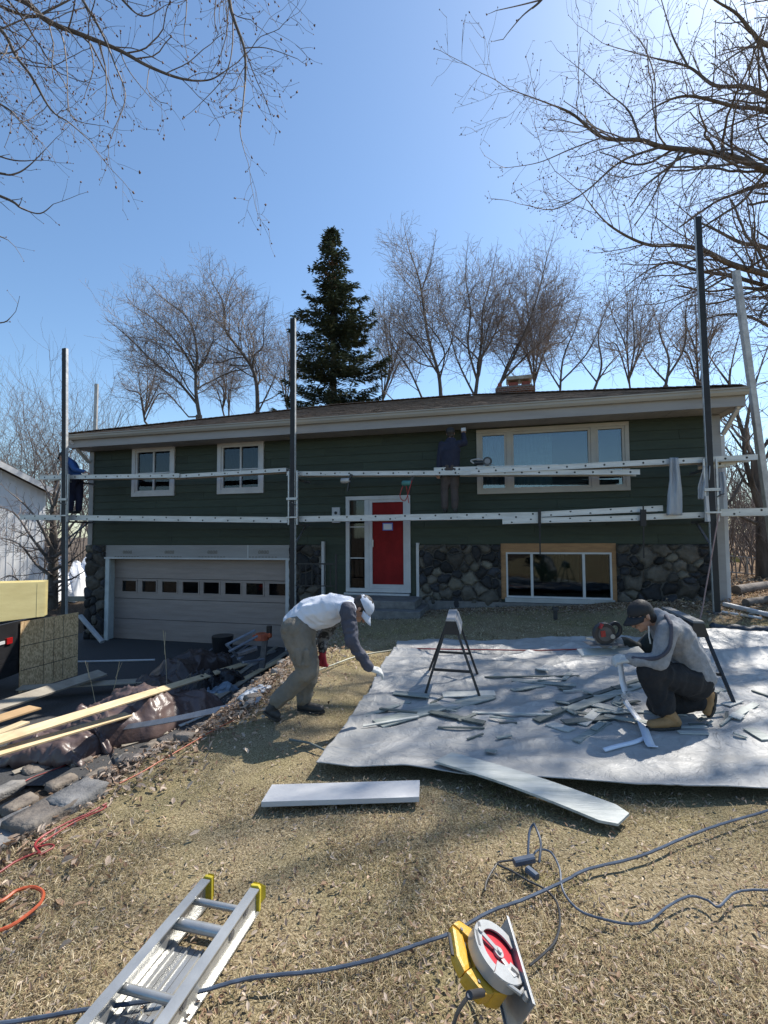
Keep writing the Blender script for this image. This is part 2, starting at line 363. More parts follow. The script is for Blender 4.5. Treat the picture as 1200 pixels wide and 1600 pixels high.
V, F, C = leaves(9000, 10, side_leaf, .08, [(.5, .37, .25), (.36, .25, .16), (.22, .15, .1), (.60, .48, .36)], .06); o = arr_mesh('leaf_litter', V, F, leaf_m, attr=C)
tag(o, 'thick brown leaf litter under the trees beyond the right corner of the house', 'leaves', kind='stuff')
# ================================================================ the house
house = empty('house', (0, 0, 0), 'dark green split level house with dark stone veneer, red front door and beige garage door', 'house', mw=HM.copy())
def hb(): return MB(HM)
UL = wall(141, 800)[0]; UR = wall(1127, 800)[0]; ZS = 3.86; ZB = 1.40
green = mat('green_siding', (.046, .060, .042), (.036, .047, .033), 2.5, .6, bump=.2, bscale=30, stretch=(1, 1, 6), spec=.3, attr='tint')
white = mat('white_trim', (.56, .56, .56), (.46, .46, .47), 3, .5, bump=.05, bscale=40)
tan = mat('tan_window_frame', (.42, .385, .33), (.35, .32, .28), 3, .5)
gutm = mat('gutter_paint', (.36, .335, .29), (.28, .265, .23), 2, .45, stretch=(.3, 1, 3))
fascm = mat('fascia_paint', (.33, .32, .315), (.26, .25, .245), 1.5, .55, stretch=(.4, 1, 3))
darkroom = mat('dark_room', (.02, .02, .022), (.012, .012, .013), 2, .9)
gl = glass('window_glass', (.72, .80, .82), .10)
gld = glass('dark_glass', (.5, .55, .58), .035)
OPEN = []   # openings as (u0,u1,z0,z1)
def px_rect(x0, y0, x1, y1):
    ym = (y0+y1)/2; xm = (x0+x1)/2
    return wall(x0, ym)[0], wall(x1, ym)[0], wall(xm, y1)[1], wall(xm, y0)[1]
R_w1 = px_rect(208, 697, 274, 775.5); R_w2 = px_rect(341, 692, 413, 771)
R_big = px_rect(745, 666, 983, 769.5); R_dr = px_rect(541.5, 775, 642, 928); R_bw = px_rect(783, 849, 963, 938)
R_ga = px_rect(166, 852, 453, 1001)
R_w2 = (R_w2[0], R_w2[1], R_w1[2], R_w1[3])
R_big = (R_big[0], R_big[1], R_big[2], R_big[3]); ZT = .34
R_ga = (R_ga[0], R_ga[1], DRV, 1.385)
OPEN = [R_w1, R_w2, R_big, R_dr, R_bw, R_ga]
def cutrows(z0, z1, extra=()):
    zs = {z0, z1}
    for o in OPEN:
        for z in (o[2], o[3]):
            if z0 < z < z1: zs.add(z)
    return sorted(zs)
def spans(u0, u1, z0, z1, ops):
    s = [(u0, u1)]
    for a, b, c, d in ops:
        if c < z1 - 1e-4 and d > z0 + 1e-4:
            t = []
            for p, q in s:
                if b <= p or a >= q: t.append((p, q)); continue
                if a > p: t.append((p, a))
                if b < q: t.append((b, q))
            s = t
    return s
def siding(mb, u0, u1, z0, z1, ops, expo=.185):
    z = z0; k = 0
    while z < z1 - .01:
        zt = min(z + expo, z1); cuts = cutrows(z, zt)
        for a, b in zip(cuts[:-1], cuts[1:]):
            oa = .022 - .016*(a-z)/expo; ob = .022 - .016*(b-z)/expo
            for p, q in spans(u0, u1, a, b, ops):
                # butt joints between planks
                js = [p] + [j for j in np.arange(-9 + (k*1.37) % 3.66, 9, 3.66) if p+.05 < j < q-.05] + [q]
                for j0, j1 in zip(js[:-1], js[1:]):
                    e = .0025; SCOL.extend([random.Random(int(j0*997)+k*131).uniform(.84, 1.12)]*8)
                    mb.raw([(j0+e, -oa, a), (j1-e, -oa, a), (j1-e, -ob, b), (j0+e, -ob, b), (j0+e, .01, a), (j1-e, .01, a), (j1-e, .01, b), (j0+e, .01, b)],
                           [(0, 1, 2, 3), (0, 4, 5, 1), (0, 3, 7, 4), (1, 5, 6, 2), (3, 2, 6, 7)])
        z = zt; k += 1
SCOL = []; mb = hb(); siding(mb, UL, UR, ZB, ZS, OPEN)
sl_l = wall(508, 880)[0]; sl_r = wall(652, 880)[0]
siding(mb, sl_l, sl_r, .22, ZB, OPEN)
arr_mesh('siding', np.array([tuple(v) for v in mb.v]), mb.f, green, house, attr=np.repeat(np.array(SCOL)[:, None], 3, 1))
# structural walls behind the siding
shell = hb(); D = 9.0
for a, b in zip(*(lambda c: (c[:-1], c[1:]))(cutrows(DRV-.1, ZS))):
    for p, q in spans(UL, UR, a, b, OPEN): shell.box(p, q, .012, .16, a, b)
shell.box(UL, UL+.15, .165, D, DRV-.1, ZS); shell.box(UR-.15, UR, .165, D, -.1, ZS); shell.box(UL+.151, UR-.151, D-.15, D, -.1, ZS)
shell.box(UL+.152, UR-.152, .17, D-.16, ZS-.02, ZS-.005)
shell.build('wall', mat('house_wrap', (.046, .060, .042), (.036, .047, .033)), house)
cb = hb(); cw = .11
u1c = UL; cb.box(UL-.03, UL+cw, -.035, .0, ZB-.0, ZS-.01); cb.box(UL-.032, UL-.001, -.001, .12, ZB, ZS-.01); cb.build('corner_trim', fascm, house)
cb = hb(); cb.box(UR-cw, UR+.03, -.035, .0, -.02, ZS-.01); cb.box(UR+.001, UR+.032, -.001, .12, -.02, ZS-.01); cb.build('corner_trim', fascm, house)
# stone veneer
stm = mat('fieldstone', (1, 1, 1), (.55, .55, .55), 7, .72, bump=.6, bscale=22, attr='tint', spec=.4)
def stone_panel(u0, u1, z0, z1, seed, v0=-.03, size=.24, ret=None, cols=None):
    r = np.random.default_rng(seed); W = u1-u0; Hh = z1-z0
    nx = max(8, int(W/.014)); nz = max(8, int(Hh/.014)); U, Z = np.meshgrid(np.linspace(0, W, nx), np.linspace(0, Hh, nz))
    npt = max(5, int(W*Hh/(size*size*.62))); pts = []
    for _ in range(npt*30):
        p = r.uniform([-.1, -.1], [W+.1, Hh+.1]); s = size*r.choice([.55, .8, 1.1], p=[.3, .35, .35])
        if all(((p[0]-q[0])/1.25)**2+((p[1]-q[1])*1.05)**2 > ((s+q[2])/2*.92)**2 for q in pts): pts.append((*p, s))
    pts = np.array(pts)
    Uw = U + .05*(fbm(U+seed, Z, 5, 3, seed)-.5)*2; Zw = Z + .05*(fbm(U, Z+seed, 5, 3, seed+4)-.5)*2
    ang = r.uniform(0, 3.14, len(pts)); asp = r.uniform(.75, 1.35, len(pts))
    d = []
    for k, (x, y, s) in enumerate(pts):
        dx = Uw-x; dy = Zw-y; c, sn = math.cos(ang[k]), math.sin(ang[k]); a = (dx*c+dy*sn)*asp[k]; b = (-dx*sn+dy*c)/asp[k]
        d.append(np.sqrt(a*a+b*b)/s*size)
    d = np.array(d); o = np.argsort(d, 0); d1 = np.take_along_axis(d, o[:1], 0)[0]; d2 = np.take_along_axis(d, o[1:2], 0)[0]; who = o[0]
    gap = (d2-d1); h = sm(gap/.07)*.055 + .022*sm((gap-.03)/.2) + (fbm(U, Z, 14, 3, seed+9)-.5)*.018
    tilt = r.normal(0, .10, (len(pts), 2)); h = h + (gap > .02)*(tilt[who, 0]*(U-pts[who, 0]) + tilt[who, 1]*(Z-pts[who, 1]))
    pal = np.array(cols or [(.030, .030, .034), (.018, .018, .020), (.10, .088, .072), (.065, .058, .050), (.17, .155, .125), (.045, .047, .056), (.14, .125, .105), (.024, .023, .024)])
    pc = pal[r.integers(0, len(pal), len(pts))]*r.uniform(.8, 1.3, (len(pts), 1)); c = pc[who]
    c = np.where((gap < .022)[..., None], np.array([.11, .10, .088]), c)
    if u1-u0: 
        e = np.minimum(np.minimum(U, W-U), np.minimum(Z, Hh-Z)); h = h*sm(e/.02+.15)
    V = np.stack([u0+U, v0-h, z0+Z], -1).reshape(-1, 3); m4 = np.array(HM); V = V @ m4[:3, :3].T + m4[:3, 3]
    i = np.arange(nx*nz).reshape(nz, nx); F = np.stack([i[:-1, :-1], i[:-1, 1:], i[1:, 1:], i[1:, :-1]], -1).reshape(-1, 4)
    return arr_mesh('stone_veneer', V, F, stm, house, smooth=True, attr=c.reshape(-1, 3))
stone_panel(UL-.04, R_ga[0]-.0, DRV, ZB-.01, 3, size=.3)
stone_panel(R_ga[1]+.0, sl_l-.04, DRV+.1, ZB-.01, 4, size=.27)
stone_panel(sl_r+.04, R_bw[0]-.0, .05, ZB-.01, 15)
stone_panel(R_bw[1]+.0, UR-cw-.005, .1, ZB-.01, 6)
fd = hb(); fd.box(sl_r+.04, UR-.02, -.10, -.003, -.2, .20); fd.box(R_ga[1], sl_l, -.06, -.003, DRV, DRV+.1); conc = mat('concrete', (.21, .20, .19), (.13, .125, .12), 8, .85, bump=.4, bscale=60)
fd.build('foundation', conc, house)
for px_, y0, y1 in ((507, 846, 950), (653.5, 848, 936)):
    u, za = wall(px_, y0); zb = wall(px_, y1)[1]; t = hb(); t.box(u-.03, u+.03, -.115, -.024, zb, za); t.build('trim_board', white, house)
# ---- roof
UE0 = -7.95; UE1 = wall(1168, 630, -.68)[0]; VE0 = -.62; VE1 = D+.6; ZE = 4.20; SL = .335
rv = (VE0+VE1)/2; ZR = ZE + SL*(rv-VE0)
shm = mat('asphalt_shingles', (.29, .225, .18), (.12, .09, .072), 9, .9, bump=.7, bscale=90, stretch=(1.2, 2.6, 2.6), lo=.3, hi=.7, spec=.2)
rb = hb(); run = rv-VE0; nC = 34
def slope(pt, side):   # pt(s,t): s along the eave 0..1, t 0..1 up
    pass
for k in range(nC):
    t0 = k/nC; t1 = (k+1)/nC; lift = .012
    for (A, B, C2, D2) in (((UE0, VE0), (UE1, VE0), (UE1-run, rv), (UE0+run, rv)), ((UE1, VE1), (UE0, VE1), (UE0+run, rv), (UE1-run, rv)), ((UE0, VE1), (UE0, VE0), (UE0+run, rv), (UE0+run, rv)), ((UE1, VE0), (UE1, VE1), (UE1-run, rv), (UE1-run, rv))):
        L = lambda p, q, t: (p[0]+(q[0]-p[0])*t, p[1]+(q[1]-p[1])*t)
        a = L(A, D2, t0); b = L(B, C2, t0); c = L(B, C2, t1); d = L(A, D2, t1); z0 = ZE+(ZR-ZE)*t0; z1 = ZE+(ZR-ZE)*t1
        rb.raw([(*a, z0), (*b, z0), (*a, z0+lift), (*b, z0+lift), (*c, z1+.001), (*d, z1+.001)], [(0, 1, 3, 2), (2, 3, 4, 5)])
# scattered lifted shingle tabs break the edge
tb = rb; rb.use(1); rr = random.Random(3)
for k in range(700):
    t = rr.random()**1.5*.9; i = int(t*nC); t = i/nC; u0 = UE0+run*t+.1; u1_ = UE1-run*t-.4; u = rr.uniform(u0, u1_); v = VE0+run*t; z = ZE+(ZR-ZE)*t+.012
    wv = rr.uniform(.15, .32); tb.raw([(u, v-.004, z), (u+wv, v-.004, z), (u+wv, v-.004, z+.008), (u, v-.004, z+.008), (u+wv, v+.13, z+.13*SL+.003), (u, v+.13, z+.13*SL+.003)], [(0, 1, 2, 3), (3, 2, 4, 5)])
roof = rb.build('roof', [shm, mat('dark_shingle', (.17, .125, .095), (.05, .038, .032), 6, .9, bump=.5, bscale=90)], house)
rc = hb()
for (a, b) in (((UE0, VE0, ZE), (UE0+run, rv, ZR)), ((UE1, VE0, ZE), (UE1-run, rv, ZR)), ((UE0+run, rv, ZR), (UE1-run, rv, ZR))):
    a = Vector(a); b = Vector(b); nn = int((b-a).length/.16)
    for k in range(nn):
        p = a+(b-a)*(k/nn); q = a+(b-a)*((k+1)/nn); rc.beam(p+Vector((0, 0, .022)), q+Vector((0, 0, .030)), .26, .014)
rc.build('ridge_cap', shm, roof)
fb = hb(); fb.box(UE0, UE1, VE0+.0, VE0+.03, ZS, ZE-.02); fb.box(UE0, UE1, VE1-.03, VE1, ZS, ZE-.02)
fb.box(UE0, UE0+.03, VE0+.031, VE1-.031, ZS, ZE-.02); fb.box(UE1-.03, UE1, VE0+.031, VE1-.031, ZS, ZE-.02); fb.build('fascia', fascm, house)
sf = hb(); sf.box(UE0+.031, UE1-.031, VE0+.031, VE1-.031, ZS+.006, ZS+.02)
for k in range(48):
    u = UE0+.2+k*.315; sf.box(u, u+.006, VE0+.04, -.03, ZS+.002, ZS+.006)
sf.build('soffit', mat('soffit_paint', (.34, .33, .31), (.28, .27, .26), 3, .7), house)
gb = hb(); prof = [(0, .0), (-.075, .0), (-.105, .05), (-.105, .095), (-.125, .10), (-.125, .125), (-.115, .125), (-.10, .105), (-.098, .105), (0, .02)]
gb.prism([(UE0-.02, VE0-.002+a, ZE-.155+b) for a, b in prof], (UE1-UE0+.04, 0, 0))
gb.build('gutter', gutm, house, bevel=.003)
def downspout(pts, par, w=.075, d=.055):
    m = hb()
    for a, b in zip(pts[:-1], pts[1:]): m.beam(a, b, w, d, bev=.008)
    return m.build('downspout', white, par)
downspout([(UR+.02+.12, VE0+.03, ZE-.16), (UR+.02+.10, VE0+.1, ZE-.36), (UR+.07, -.03, ZE-.72)], house)
downspout([(UR+.075, .03, ZE-.74), (UR+.075, .03, .25)], house)
downspout([(UE0+.1, VE0-.04, ZE-.15), (UE0+.14, VE0+.02, ZE-.25), (UL-.05, -.05, ZE-.62)], house)
# ---- chimney
brk = bpy.data.materials.new('chimney_brick'); brk.use_nodes = True; q = brk.node_tree.nodes; bt = q.new('ShaderNodeTexBrick'); bt.inputs['Scale'].default_value = 4.5; bt.inputs['Color1'].default_value = (.16, .07, .045, 1); bt.inputs['Color2'].default_value = (.09, .045, .035, 1); bt.inputs['Mortar'].default_value = (.22, .19, .17, 1); bt.inputs['Mortar Size'].default_value = .03
tcx = q.new('ShaderNodeTexCoord'); mpx = q.new('ShaderNodeMapping'); mpx.inputs['Rotation'].default_value = (R(90), 0, 0); brk.node_tree.links.new(tcx.outputs['Object'], mpx.inputs[0]); brk.node_tree.links.new(mpx.outputs[0], bt.inputs[0]); brk.node_tree.links.new(bt.outputs[0], q['Principled BSDF'].inputs['Base Color']); q['Principled BSDF'].inputs['Roughness'].default_value = .9
vc = 3.9; cu0 = wall(774, 610, vc)[0]; cu1 = wall(834, 610, vc)[0]; ct = wall(800, 605.5, vc)[1]
ch = hb(); ch.box(cu0+.05, cu1-.05, vc, vc+.8, 5.3, ct-.12); ch.box(cu0, cu1, vc-.05, vc+.85, ct-.12, ct); chim = ch.build('chimney', brk, roof)
cm = hb(); cm.box(cu0+.03, cu1-.03, vc-.02, vc+.82, ct+.001, ct+.05); cm.build('crown_slab', conc, chim)
clay = mat('clay_flue', (.30, .085, .06), (.20, .05, .04), 6, .8, bump=.2)
for (a, b) in ((777.5, 784), (795, 810), (816, 829)):
    x0 = wall(a, 600, vc)[0]; x1 = wall(b, 600, vc)[0]; p = hb(); p.box(x0, x1, vc+.15, vc+.15+min(.35, x1-x0+.05), ct+.05, ct+.20); p.build('flue_pot', clay, chim)
cp = hb(); x0 = wall(791, 590, vc)[0]; x1 = wall(832, 590, vc)[0]; zc = wall(800, 592, vc)[1]; cp.box(x0, x1, vc+.05, vc+.55, zc, zc+.1)
for x in (x0+.03, (x0+x1)/2, x1-.03): cp.box(x-.012, x+.012, vc+.12, vc+.14, ct+.05, zc)
cp.build('flue_cap', mat('weathered_metal', (.42, .38, .30), (.20, .17, .13), 7, .6, metal=.2), chim)
# ---- windows
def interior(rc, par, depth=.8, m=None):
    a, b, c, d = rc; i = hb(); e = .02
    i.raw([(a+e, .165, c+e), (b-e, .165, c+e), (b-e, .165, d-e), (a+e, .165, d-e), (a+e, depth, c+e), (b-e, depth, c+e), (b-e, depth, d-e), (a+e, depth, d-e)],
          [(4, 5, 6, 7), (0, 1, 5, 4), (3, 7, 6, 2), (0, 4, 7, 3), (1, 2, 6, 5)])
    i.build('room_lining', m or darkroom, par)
def casing(mb, rc, w=.10, v0=-.055, v1=-.0, sill=.0):
    a, b, c, d = rc
    mb.box(a, b, v0, v1, d-w, d); mb.box(a, b, v0-sill, v1, c, c+w); mb.box(a, a+w, v0+.002, v1, c+w, d-w); mb.box(b-w, b, v0+.002, v1, c+w, d-w)
def window(rc, w, fm, mull=(), hmull=(), gm_=gl, sash=.045, sill=.0, name='window'):
    a, b, c, d = rc; f = hb(); casing(f, rc, w, sill=sill); fo = f.build(name, fm, house, bevel=.004)
    us = [a+w] + [x for x in mull] + [b-w]
    s = hb(); p = hb()
    mw = .045
    for k in range(len(us)-1):
        x0 = us[k] + (mw if k else 0); x1 = us[k+1] - (mw if k < len(us)-2 else 0)
        s.box(x0, x0+sash, -.03, .05, c+w, d-w); s.box(x1-sash, x1, -.03, .05, c+w, d-w)
        s.box(x0+sash, x1-sash, -.03, .05, d-w-sash, d-w); s.box(x0+sash, x1-sash, -.03, .05, c+w, c+w+sash)
        q = hb(); q.box(x0+sash, x1-sash, .012, .018, c+w+sash, d-w-sash); q.build('pane', gm_, fo)
    s.build('sash', fm, fo)
    if mull:
        for x in mull: mm_ = hb(); mm_.box(x-mw, x+mw, -.05, .06, c+w, d-w); mm_.build('mullion', fm, fo)
    if hmull:
        mm_ = hb()
        for z in hmull: mm_.box(a+w+sash, b-w-sash, -.012, .03, z-.014, z+.014)
        mm_.build('muntin', fm, fo)
    interior(rc, fo); return fo
cur_dark = mat('curtain_dark', (.02, .02, .025), (.01, .01, .013), 3, .9, stretch=(14, 1, .3))
cur_cyan = mat('blind_cyan', (.12, .175, .175), (.085, .13, .135), 3, .8, stretch=(1, 1, 10))
cur_grey = mat('curtain_grey', (.12, .125, .135), (.05, .05, .055), 2, .9, stretch=(3, 1, .6))
def curtain(u0, u1, z0, z1, m, par, v=.13, n=40, amp=.02, name='curtain'):
    V = []; F = []
    for k in range(n+1):
        u = u0+(u1-u0)*k/n; vv = v+amp*math.sin(k*1.1)+amp*.4*math.sin(k*2.7)
        V += [H(u, vv, z0), H(u, vv, z1)]
    for k in range(n): F.append((2*k, 2*k+2, 2*k+3, 2*k+1))
    return arr_mesh(name, np.array([tuple(x) for x in V]), F, m, par, smooth=True)
for rc in (R_w1, R_w2):
    a, b, c, d = rc; fo = window(rc, .10, white, hmull=((c+d)/2-.05,), gm_=gld, sash=.05)
    m_ = hb(); m_.box((a+b)/2-.022, (a+b)/2+.022, -.02, .04, c+.15, d-.15); m_.build('meeting_stile', white, fo)
    curtain(a+.16, (a+b)/2-.12, c+.15, d-.15, cur_dark, fo); curtain((a+b)/2+.2, b-.16, c+.15, d-.15, cur_dark, fo)
a, b, c, d = R_big; m1 = wall(795.5, 720)[0]; m2 = wall(927, 715)[0]
bigw = window(R_big, .075, tan, mull=(m1, m2), gm_=gl, sash=.05)
curtain(a+.13, m1-.1, c+.14, d-.14, cur_grey, bigw, amp=.03, n=26)
curtain(m1+.1, wall(862, 700, .2)[0], c+.13, d-.13, cur_cyan, bigw, v=.2, amp=.006, n=60, name='blind')
tv = hb(); x = wall(873, 745, .6)[0]; x1 = wall(905, 745, .6)[0]; tv.box(x-.2, x1+.1, .55, .62, c+.12, c+.32); tv.build('television', mat('black_plastic', (.02, .02, .022), (.012, .012, .014), 8, .35), bigw)
a, b, c, d = R_bw
# rough timber surround of the basement window, white frame inside it
ply = mat('new_plywood', (.40, .22, .10), (.28, .15, .07), 3, .7, stretch=(1, 1, 5))
i0, i1, j0, j1 = px_rect(791, 863, 956, 935)
s_ = hb(); s_.box(a, b, -.02, .1, j1+.0, d); s_.box(i1, b, -.022, .1, c, j1); s_.box(a, i0, -.022, .1, c, j1); s_.build('window_buck', ply, house)
OPEN2 = (i0, i1, j0, j1)
f = hb(); casing(f, OPEN2, .035, -.04, .06); bw = f.build('window', white, house, bevel=.003)
mm1 = wall(831, 895)[0]; mm2 = wall(912, 895)[0]
for x in (mm1, mm2): f = hb(); f.box(x-.025, x+.025, -.035, .05, j0+.035, j1-.035); f.build('mullion', white, bw)
for (p, q) in ((i0+.035, mm1-.025), (mm1+.025, mm2-.025), (mm2+.025, i1-.035)):
    f = hb(); f.box(p, q, .012, .018, j0+.035, j1-.035); f.build('pane', gld, bw)
interior((i0, i1, j0, j1), bw)
curtain(mm1+.04, mm2-.04, j0+.3, j1-.04, mat('yellow_blind', (.26, .24, .12), (.14, .13, .06), 2, .8), bw, v=.3, amp=.01)
f = hb(); f.box(i0-.03, i1+.03, -.09, .0, c-.05, j0-.002); f.build('sill', mat('sill_grey', (.42, .42, .41), (.34, .34, .33), 3, .6), bw)
# ---- front door with side light
a, b, c, d = R_dr; c = ZT; du = wall(574, 850)[0]
f = hb(); casing(f, (a, b, c, d), .085, -.06, .0); f.box(du-.05, du+.05, -.055, .05, c+.085, d-.085); dfr = f.build('door_frame', white, house, bevel=.004)
q = hb(); q.box(a+.085, du-.05, .02, .026, c+.085, d-.085); q.build('side_light', gld, dfr)
f = hb(); 
for z in (c+.75, c+1.45): f.box(a+.085, du-.05, .0, .018, z-.012, z+.012)
f.build('muntin', white, dfr)
interior((a, b, c, d), dfr, m=mat('hall_wall', (.10, .085, .05), (.02, .03, .035), 2.2, .9, lo=.45, hi=.6))
f = hb(); sd0, sd1, sz0, sz1 = du+.05, b-.085, c+.085, d-.085; w_ = .075
f.box(sd0, sd0+w_, -.045, -.0, sz0, sz1); f.box(sd1-w_, sd1, -.045, -.0, sz0, sz1); f.box(sd0+w_, sd1-w_, -.045, 0, sz1-.06, sz1); f.box(sd0+w_, sd1-w_, -.045, 0, sz0, sz0+.09)
door = f.build('storm_door', white, house, bevel=.003)
redm = mat('red_door_paint', (.25, .013, .013), (.16, .008, .008), 2.5, .7, bump=.12, bscale=14, spec=.2)
f = hb(); f.box(sd0+w_, sd1-w_, -.012, .03, sz0+.09, sz1-.06); dp = f.build('door_leaf', redm, door)
f = hb(); f.box(sd0+w_+.01, sd0+w_+.03, -.07, -.046, c+1.0, c+1.16); f.build('handle', mat('brushed_metal', (.5, .5, .5), (.4, .4, .4), 20, .35, metal=.9), door)
n0, n1, nz0, nz1 = px_rect(598, 817, 614, 829)
f = hb(); f.box(n0, n1, -.016, -.0125, nz0, nz1); f.build('notice', mat('notice_blue', (.10, .18, .55), (.08, .14, .45), 4, .6), door)
f = hb(); f.box(n0+.02, n1-.02, -.019, -.0165, nz0+.02, nz1-.02); f.build('notice_sheet', mat('paper', (.75, .75, .78), (.68, .68, .72), 4, .7), door)
# ---- threshold, stoop, steps, iron railing
st = hb(); st.box(a-.15, b+.25, -.95, -.03, .13, ZT-.06); st.box(a-.3, b+.4, -1.25, -.03, -.35, .129); st.build('stoop', conc, house, bevel=.012)
f = hb(); f.box(a-.02, b-.02, -.14, -.0, ZT-.055, ZT-.015); f.build('door_sill', white, house)
iron = mat('black_iron', (.02, .02, .022), (.012, .012, .012), 10, .5)
rl = empty('railing', H(-1.35, -1.0, .0), 'black wrought iron railing beside the front stoop', 'railing')
r0 = -1.55; 
for uu, zt in ((r0, 1.12), (-.62, 1.22)):
    f = hb(); f.box(uu-.018, uu+.018, -1.02, -.984, -.1, zt); f.build('post', iron, rl)
f = hb(); f.box(r0, -.62, -1.02, -.984, 1.0, 1.03); f.box(r0, -.62, -1.015, -.99, .55, .57); f.build('rail', iron, rl)
for k in range(6):
    uu = r0+.13+k*.135; f = hb(); f.box(uu-.008, uu+.008, -1.01, -.994, .57, 1.0); f.build('baluster', iron, rl)
# ---- garage door
a, b, c, d = R_ga; hz = wall(310, 872.5)[1]; gj = wall(185, 930, .22)[0]
f = hb(); f.box(a, b, -.045, .0, hz, d); gh = f.build('garage_header', fascm, house)
f = hb(); f.box(a-.02, b+.02, -.075, -.046, hz-.02, hz+.02); f.box(wall(389, 860)[0]-.012, wall(389, 860)[0]+.012, -.05, -.0455, hz+.02, d); f.build('drip_cap', white, gh)
brown = mat('printed_ink', (.13, .10, .07), (.10, .08, .05), 30, .8)
for px_ in (201, 266.5, 333.5, 413):
    u, z = wall(px_, 862.5); f = hb()
    for i in range(4):      # printed marks, illegible at this distance, as short strokes in a row
        x = u-.13+i*.07; f.box(x, x+.055, -.0485, -.0455, z-.035, z-.022); f.box(x, x+.012, -.0485, -.0455, z-.02, z+.02); f.box(x+.014, x+.055, -.0485, -.0455, z+.022, z+.035); f.box(x+.04, x+.052, -.0485, -.0455, z-.018, z+.018)
    for i in range(9): x = u-.38+i*.085; f.box(x, x+.05, -.0485, -.0455, z-.125, z-.11)
    f.build('printed_mark', brown, gh)
f = hb(); f.box(a, a+.12, -.05, .0, DRV+.03, hz); f.box(a+.02, a+.04, .001, .24, DRV+.03, hz); f.build('jamb', mat('jamb_paint', (.56, .60, .60), (.46, .5, .5), 4, .5), gh)
f = hb(); f.box(b-.09, b, -.05, .0, DRV+.03, hz); f.box(b-.03, b-.01, .001, .24, DRV+.03, hz); f.build('jamb', white, gh)
gp = mat('garage_door_paint', (.34, .275, .245), (.28, .225, .20), 1.5, .55, bump=.12, bscale=60, stretch=(1, 1, 8))
g0, g1 = a+.03, b-.04; gz0, gz1 = DRV+.035, hz-.01; nS = 4; hs = (gz1-gz0)/nS
gf = hb()
wz0 = wall(310, 927, .22)[1]; wz1 = wall(310, 909.5, .22)[1]
wins = [(wall(160+p/4, 918, .22)[0], wall(160+q_/4, 918, .22)[0]) for p, q_ in ((125, 212), (250, 337), (375, 466), (503, 601), (633, 730), (768, 865), (900, 1005), (1043, 1146))]
wo = [(p, min(q_, g1-.06), wz0, wz1) for p, q_ in wins]
for k in range(nS):
    za = gz0+k*hs; zb_ = za+hs-.012; cuts = sorted({za, zb_} | {z for z in (wz0, wz1) if za < z < zb_})
    for p, q_ in zip(cuts[:-1], cuts[1:]):
        for x0, x1 in spans(g0, g1, p, q_, wo): gf.box(x0, x1, .22, .262, p, q_)
    for fr in (.25, .5, .75):
        z = za+fr*hs
        if not (wz0-.06 < z < wz1+.06): gf.box(g0+.01, g1-.01, .214, .2205, z-.006, z+.006)
gd = gf.build('garage_door', gp, house, bevel=.003)
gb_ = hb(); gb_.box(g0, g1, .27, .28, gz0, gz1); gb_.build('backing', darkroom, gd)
for x0, x1, z0, z1 in wo:
    f = hb(); f.box(x0-.03, x0, .205, .222, z0-.03, z1+.03); f.box(x1, x1+.03, .205, .222, z0-.03, z1+.03); f.box(x0, x1, .205, .222, z1, z1+.03); f.box(x0, x1, .205, .222, z0-.03, z0)
    wf = f.build('window', gp, gd); f = hb(); f.box(x0, x1, .235, .24, z0, z1); f.build('pane', gld, wf)
# light block beside the door
f = hb(); p0 = px_rect(520, 793, 532, 817); f.box(p0[0], p0[1], -.06, -.0, p0[2], p0[3]); lb = f.build('mounting_block', white, house, bevel=.004)
f = hb(); f.disc(((p0[0]+p0[1])/2, -.061, (p0[2]+p0[3])/2+.05), (0, -1, 0), .035, .01); f.build('wire_box', iron, lb)
# ================================================================ trees
bark = mat('bark', (.16, .135, .115), (.07, .058, .05), 6, .9, bump=.8, bscale=30, stretch=(1, 1, .25))
twigm = mat('twig_bark', (.23, .19, .17), (.125, .105, .095), 9, .85)
twigf = mat('pale_twig_bark', (.31, .265, .24), (.18, .15, .135), 9, .85)
budm = mat('bud', (.16, .075, .05), (.09, .045, .03), 20, .8)
def frusta(name, segs, m, parent, sides=3, extra=None):
    """segs: list of (p0, p1, r0, r1)"""
    if not segs: return None
    A = np.array([(*s[0], *s[1], s[2], s[3]) for s in segs]); p0 = A[:, :3]; p1 = A[:, 3:6]; r0 = A[:, 6:7]; r1 = A[:, 7:8]
    d = p1-p0; L = np.linalg.norm(d, axis=1, keepdims=True)+1e-9; d = d/L; p1 = p1 + d*r1*.25
    ref = np.where(np.abs(d[:, 2:3]) > .9, np.array([[1., 0, 0]]), np.array([[0, 0, 1.]])); u = np.cross(d, ref); u /= np.linalg.norm(u, axis=1, keepdims=True); v = np.cross(d, u)
    ring0 = []; ring1 = []
    for k in range(sides):
        a = 2*math.pi*k/sides; c = u*math.cos(a)+v*math.sin(a); ring0.append(p0+c*r0); ring1.append(p1+c*r1)
    V = np.stack(ring0+ring1, 1).reshape(-1, 3); b = (np.arange(len(A))*2*sides)[:, None]
    F = np.concatenate([b+np.array([[k, (k+1) % sides, sides+(k+1) % sides, sides+k]]) for k in range(sides)], 0)
    return arr_mesh(name, V, F, m, parent, smooth=True)
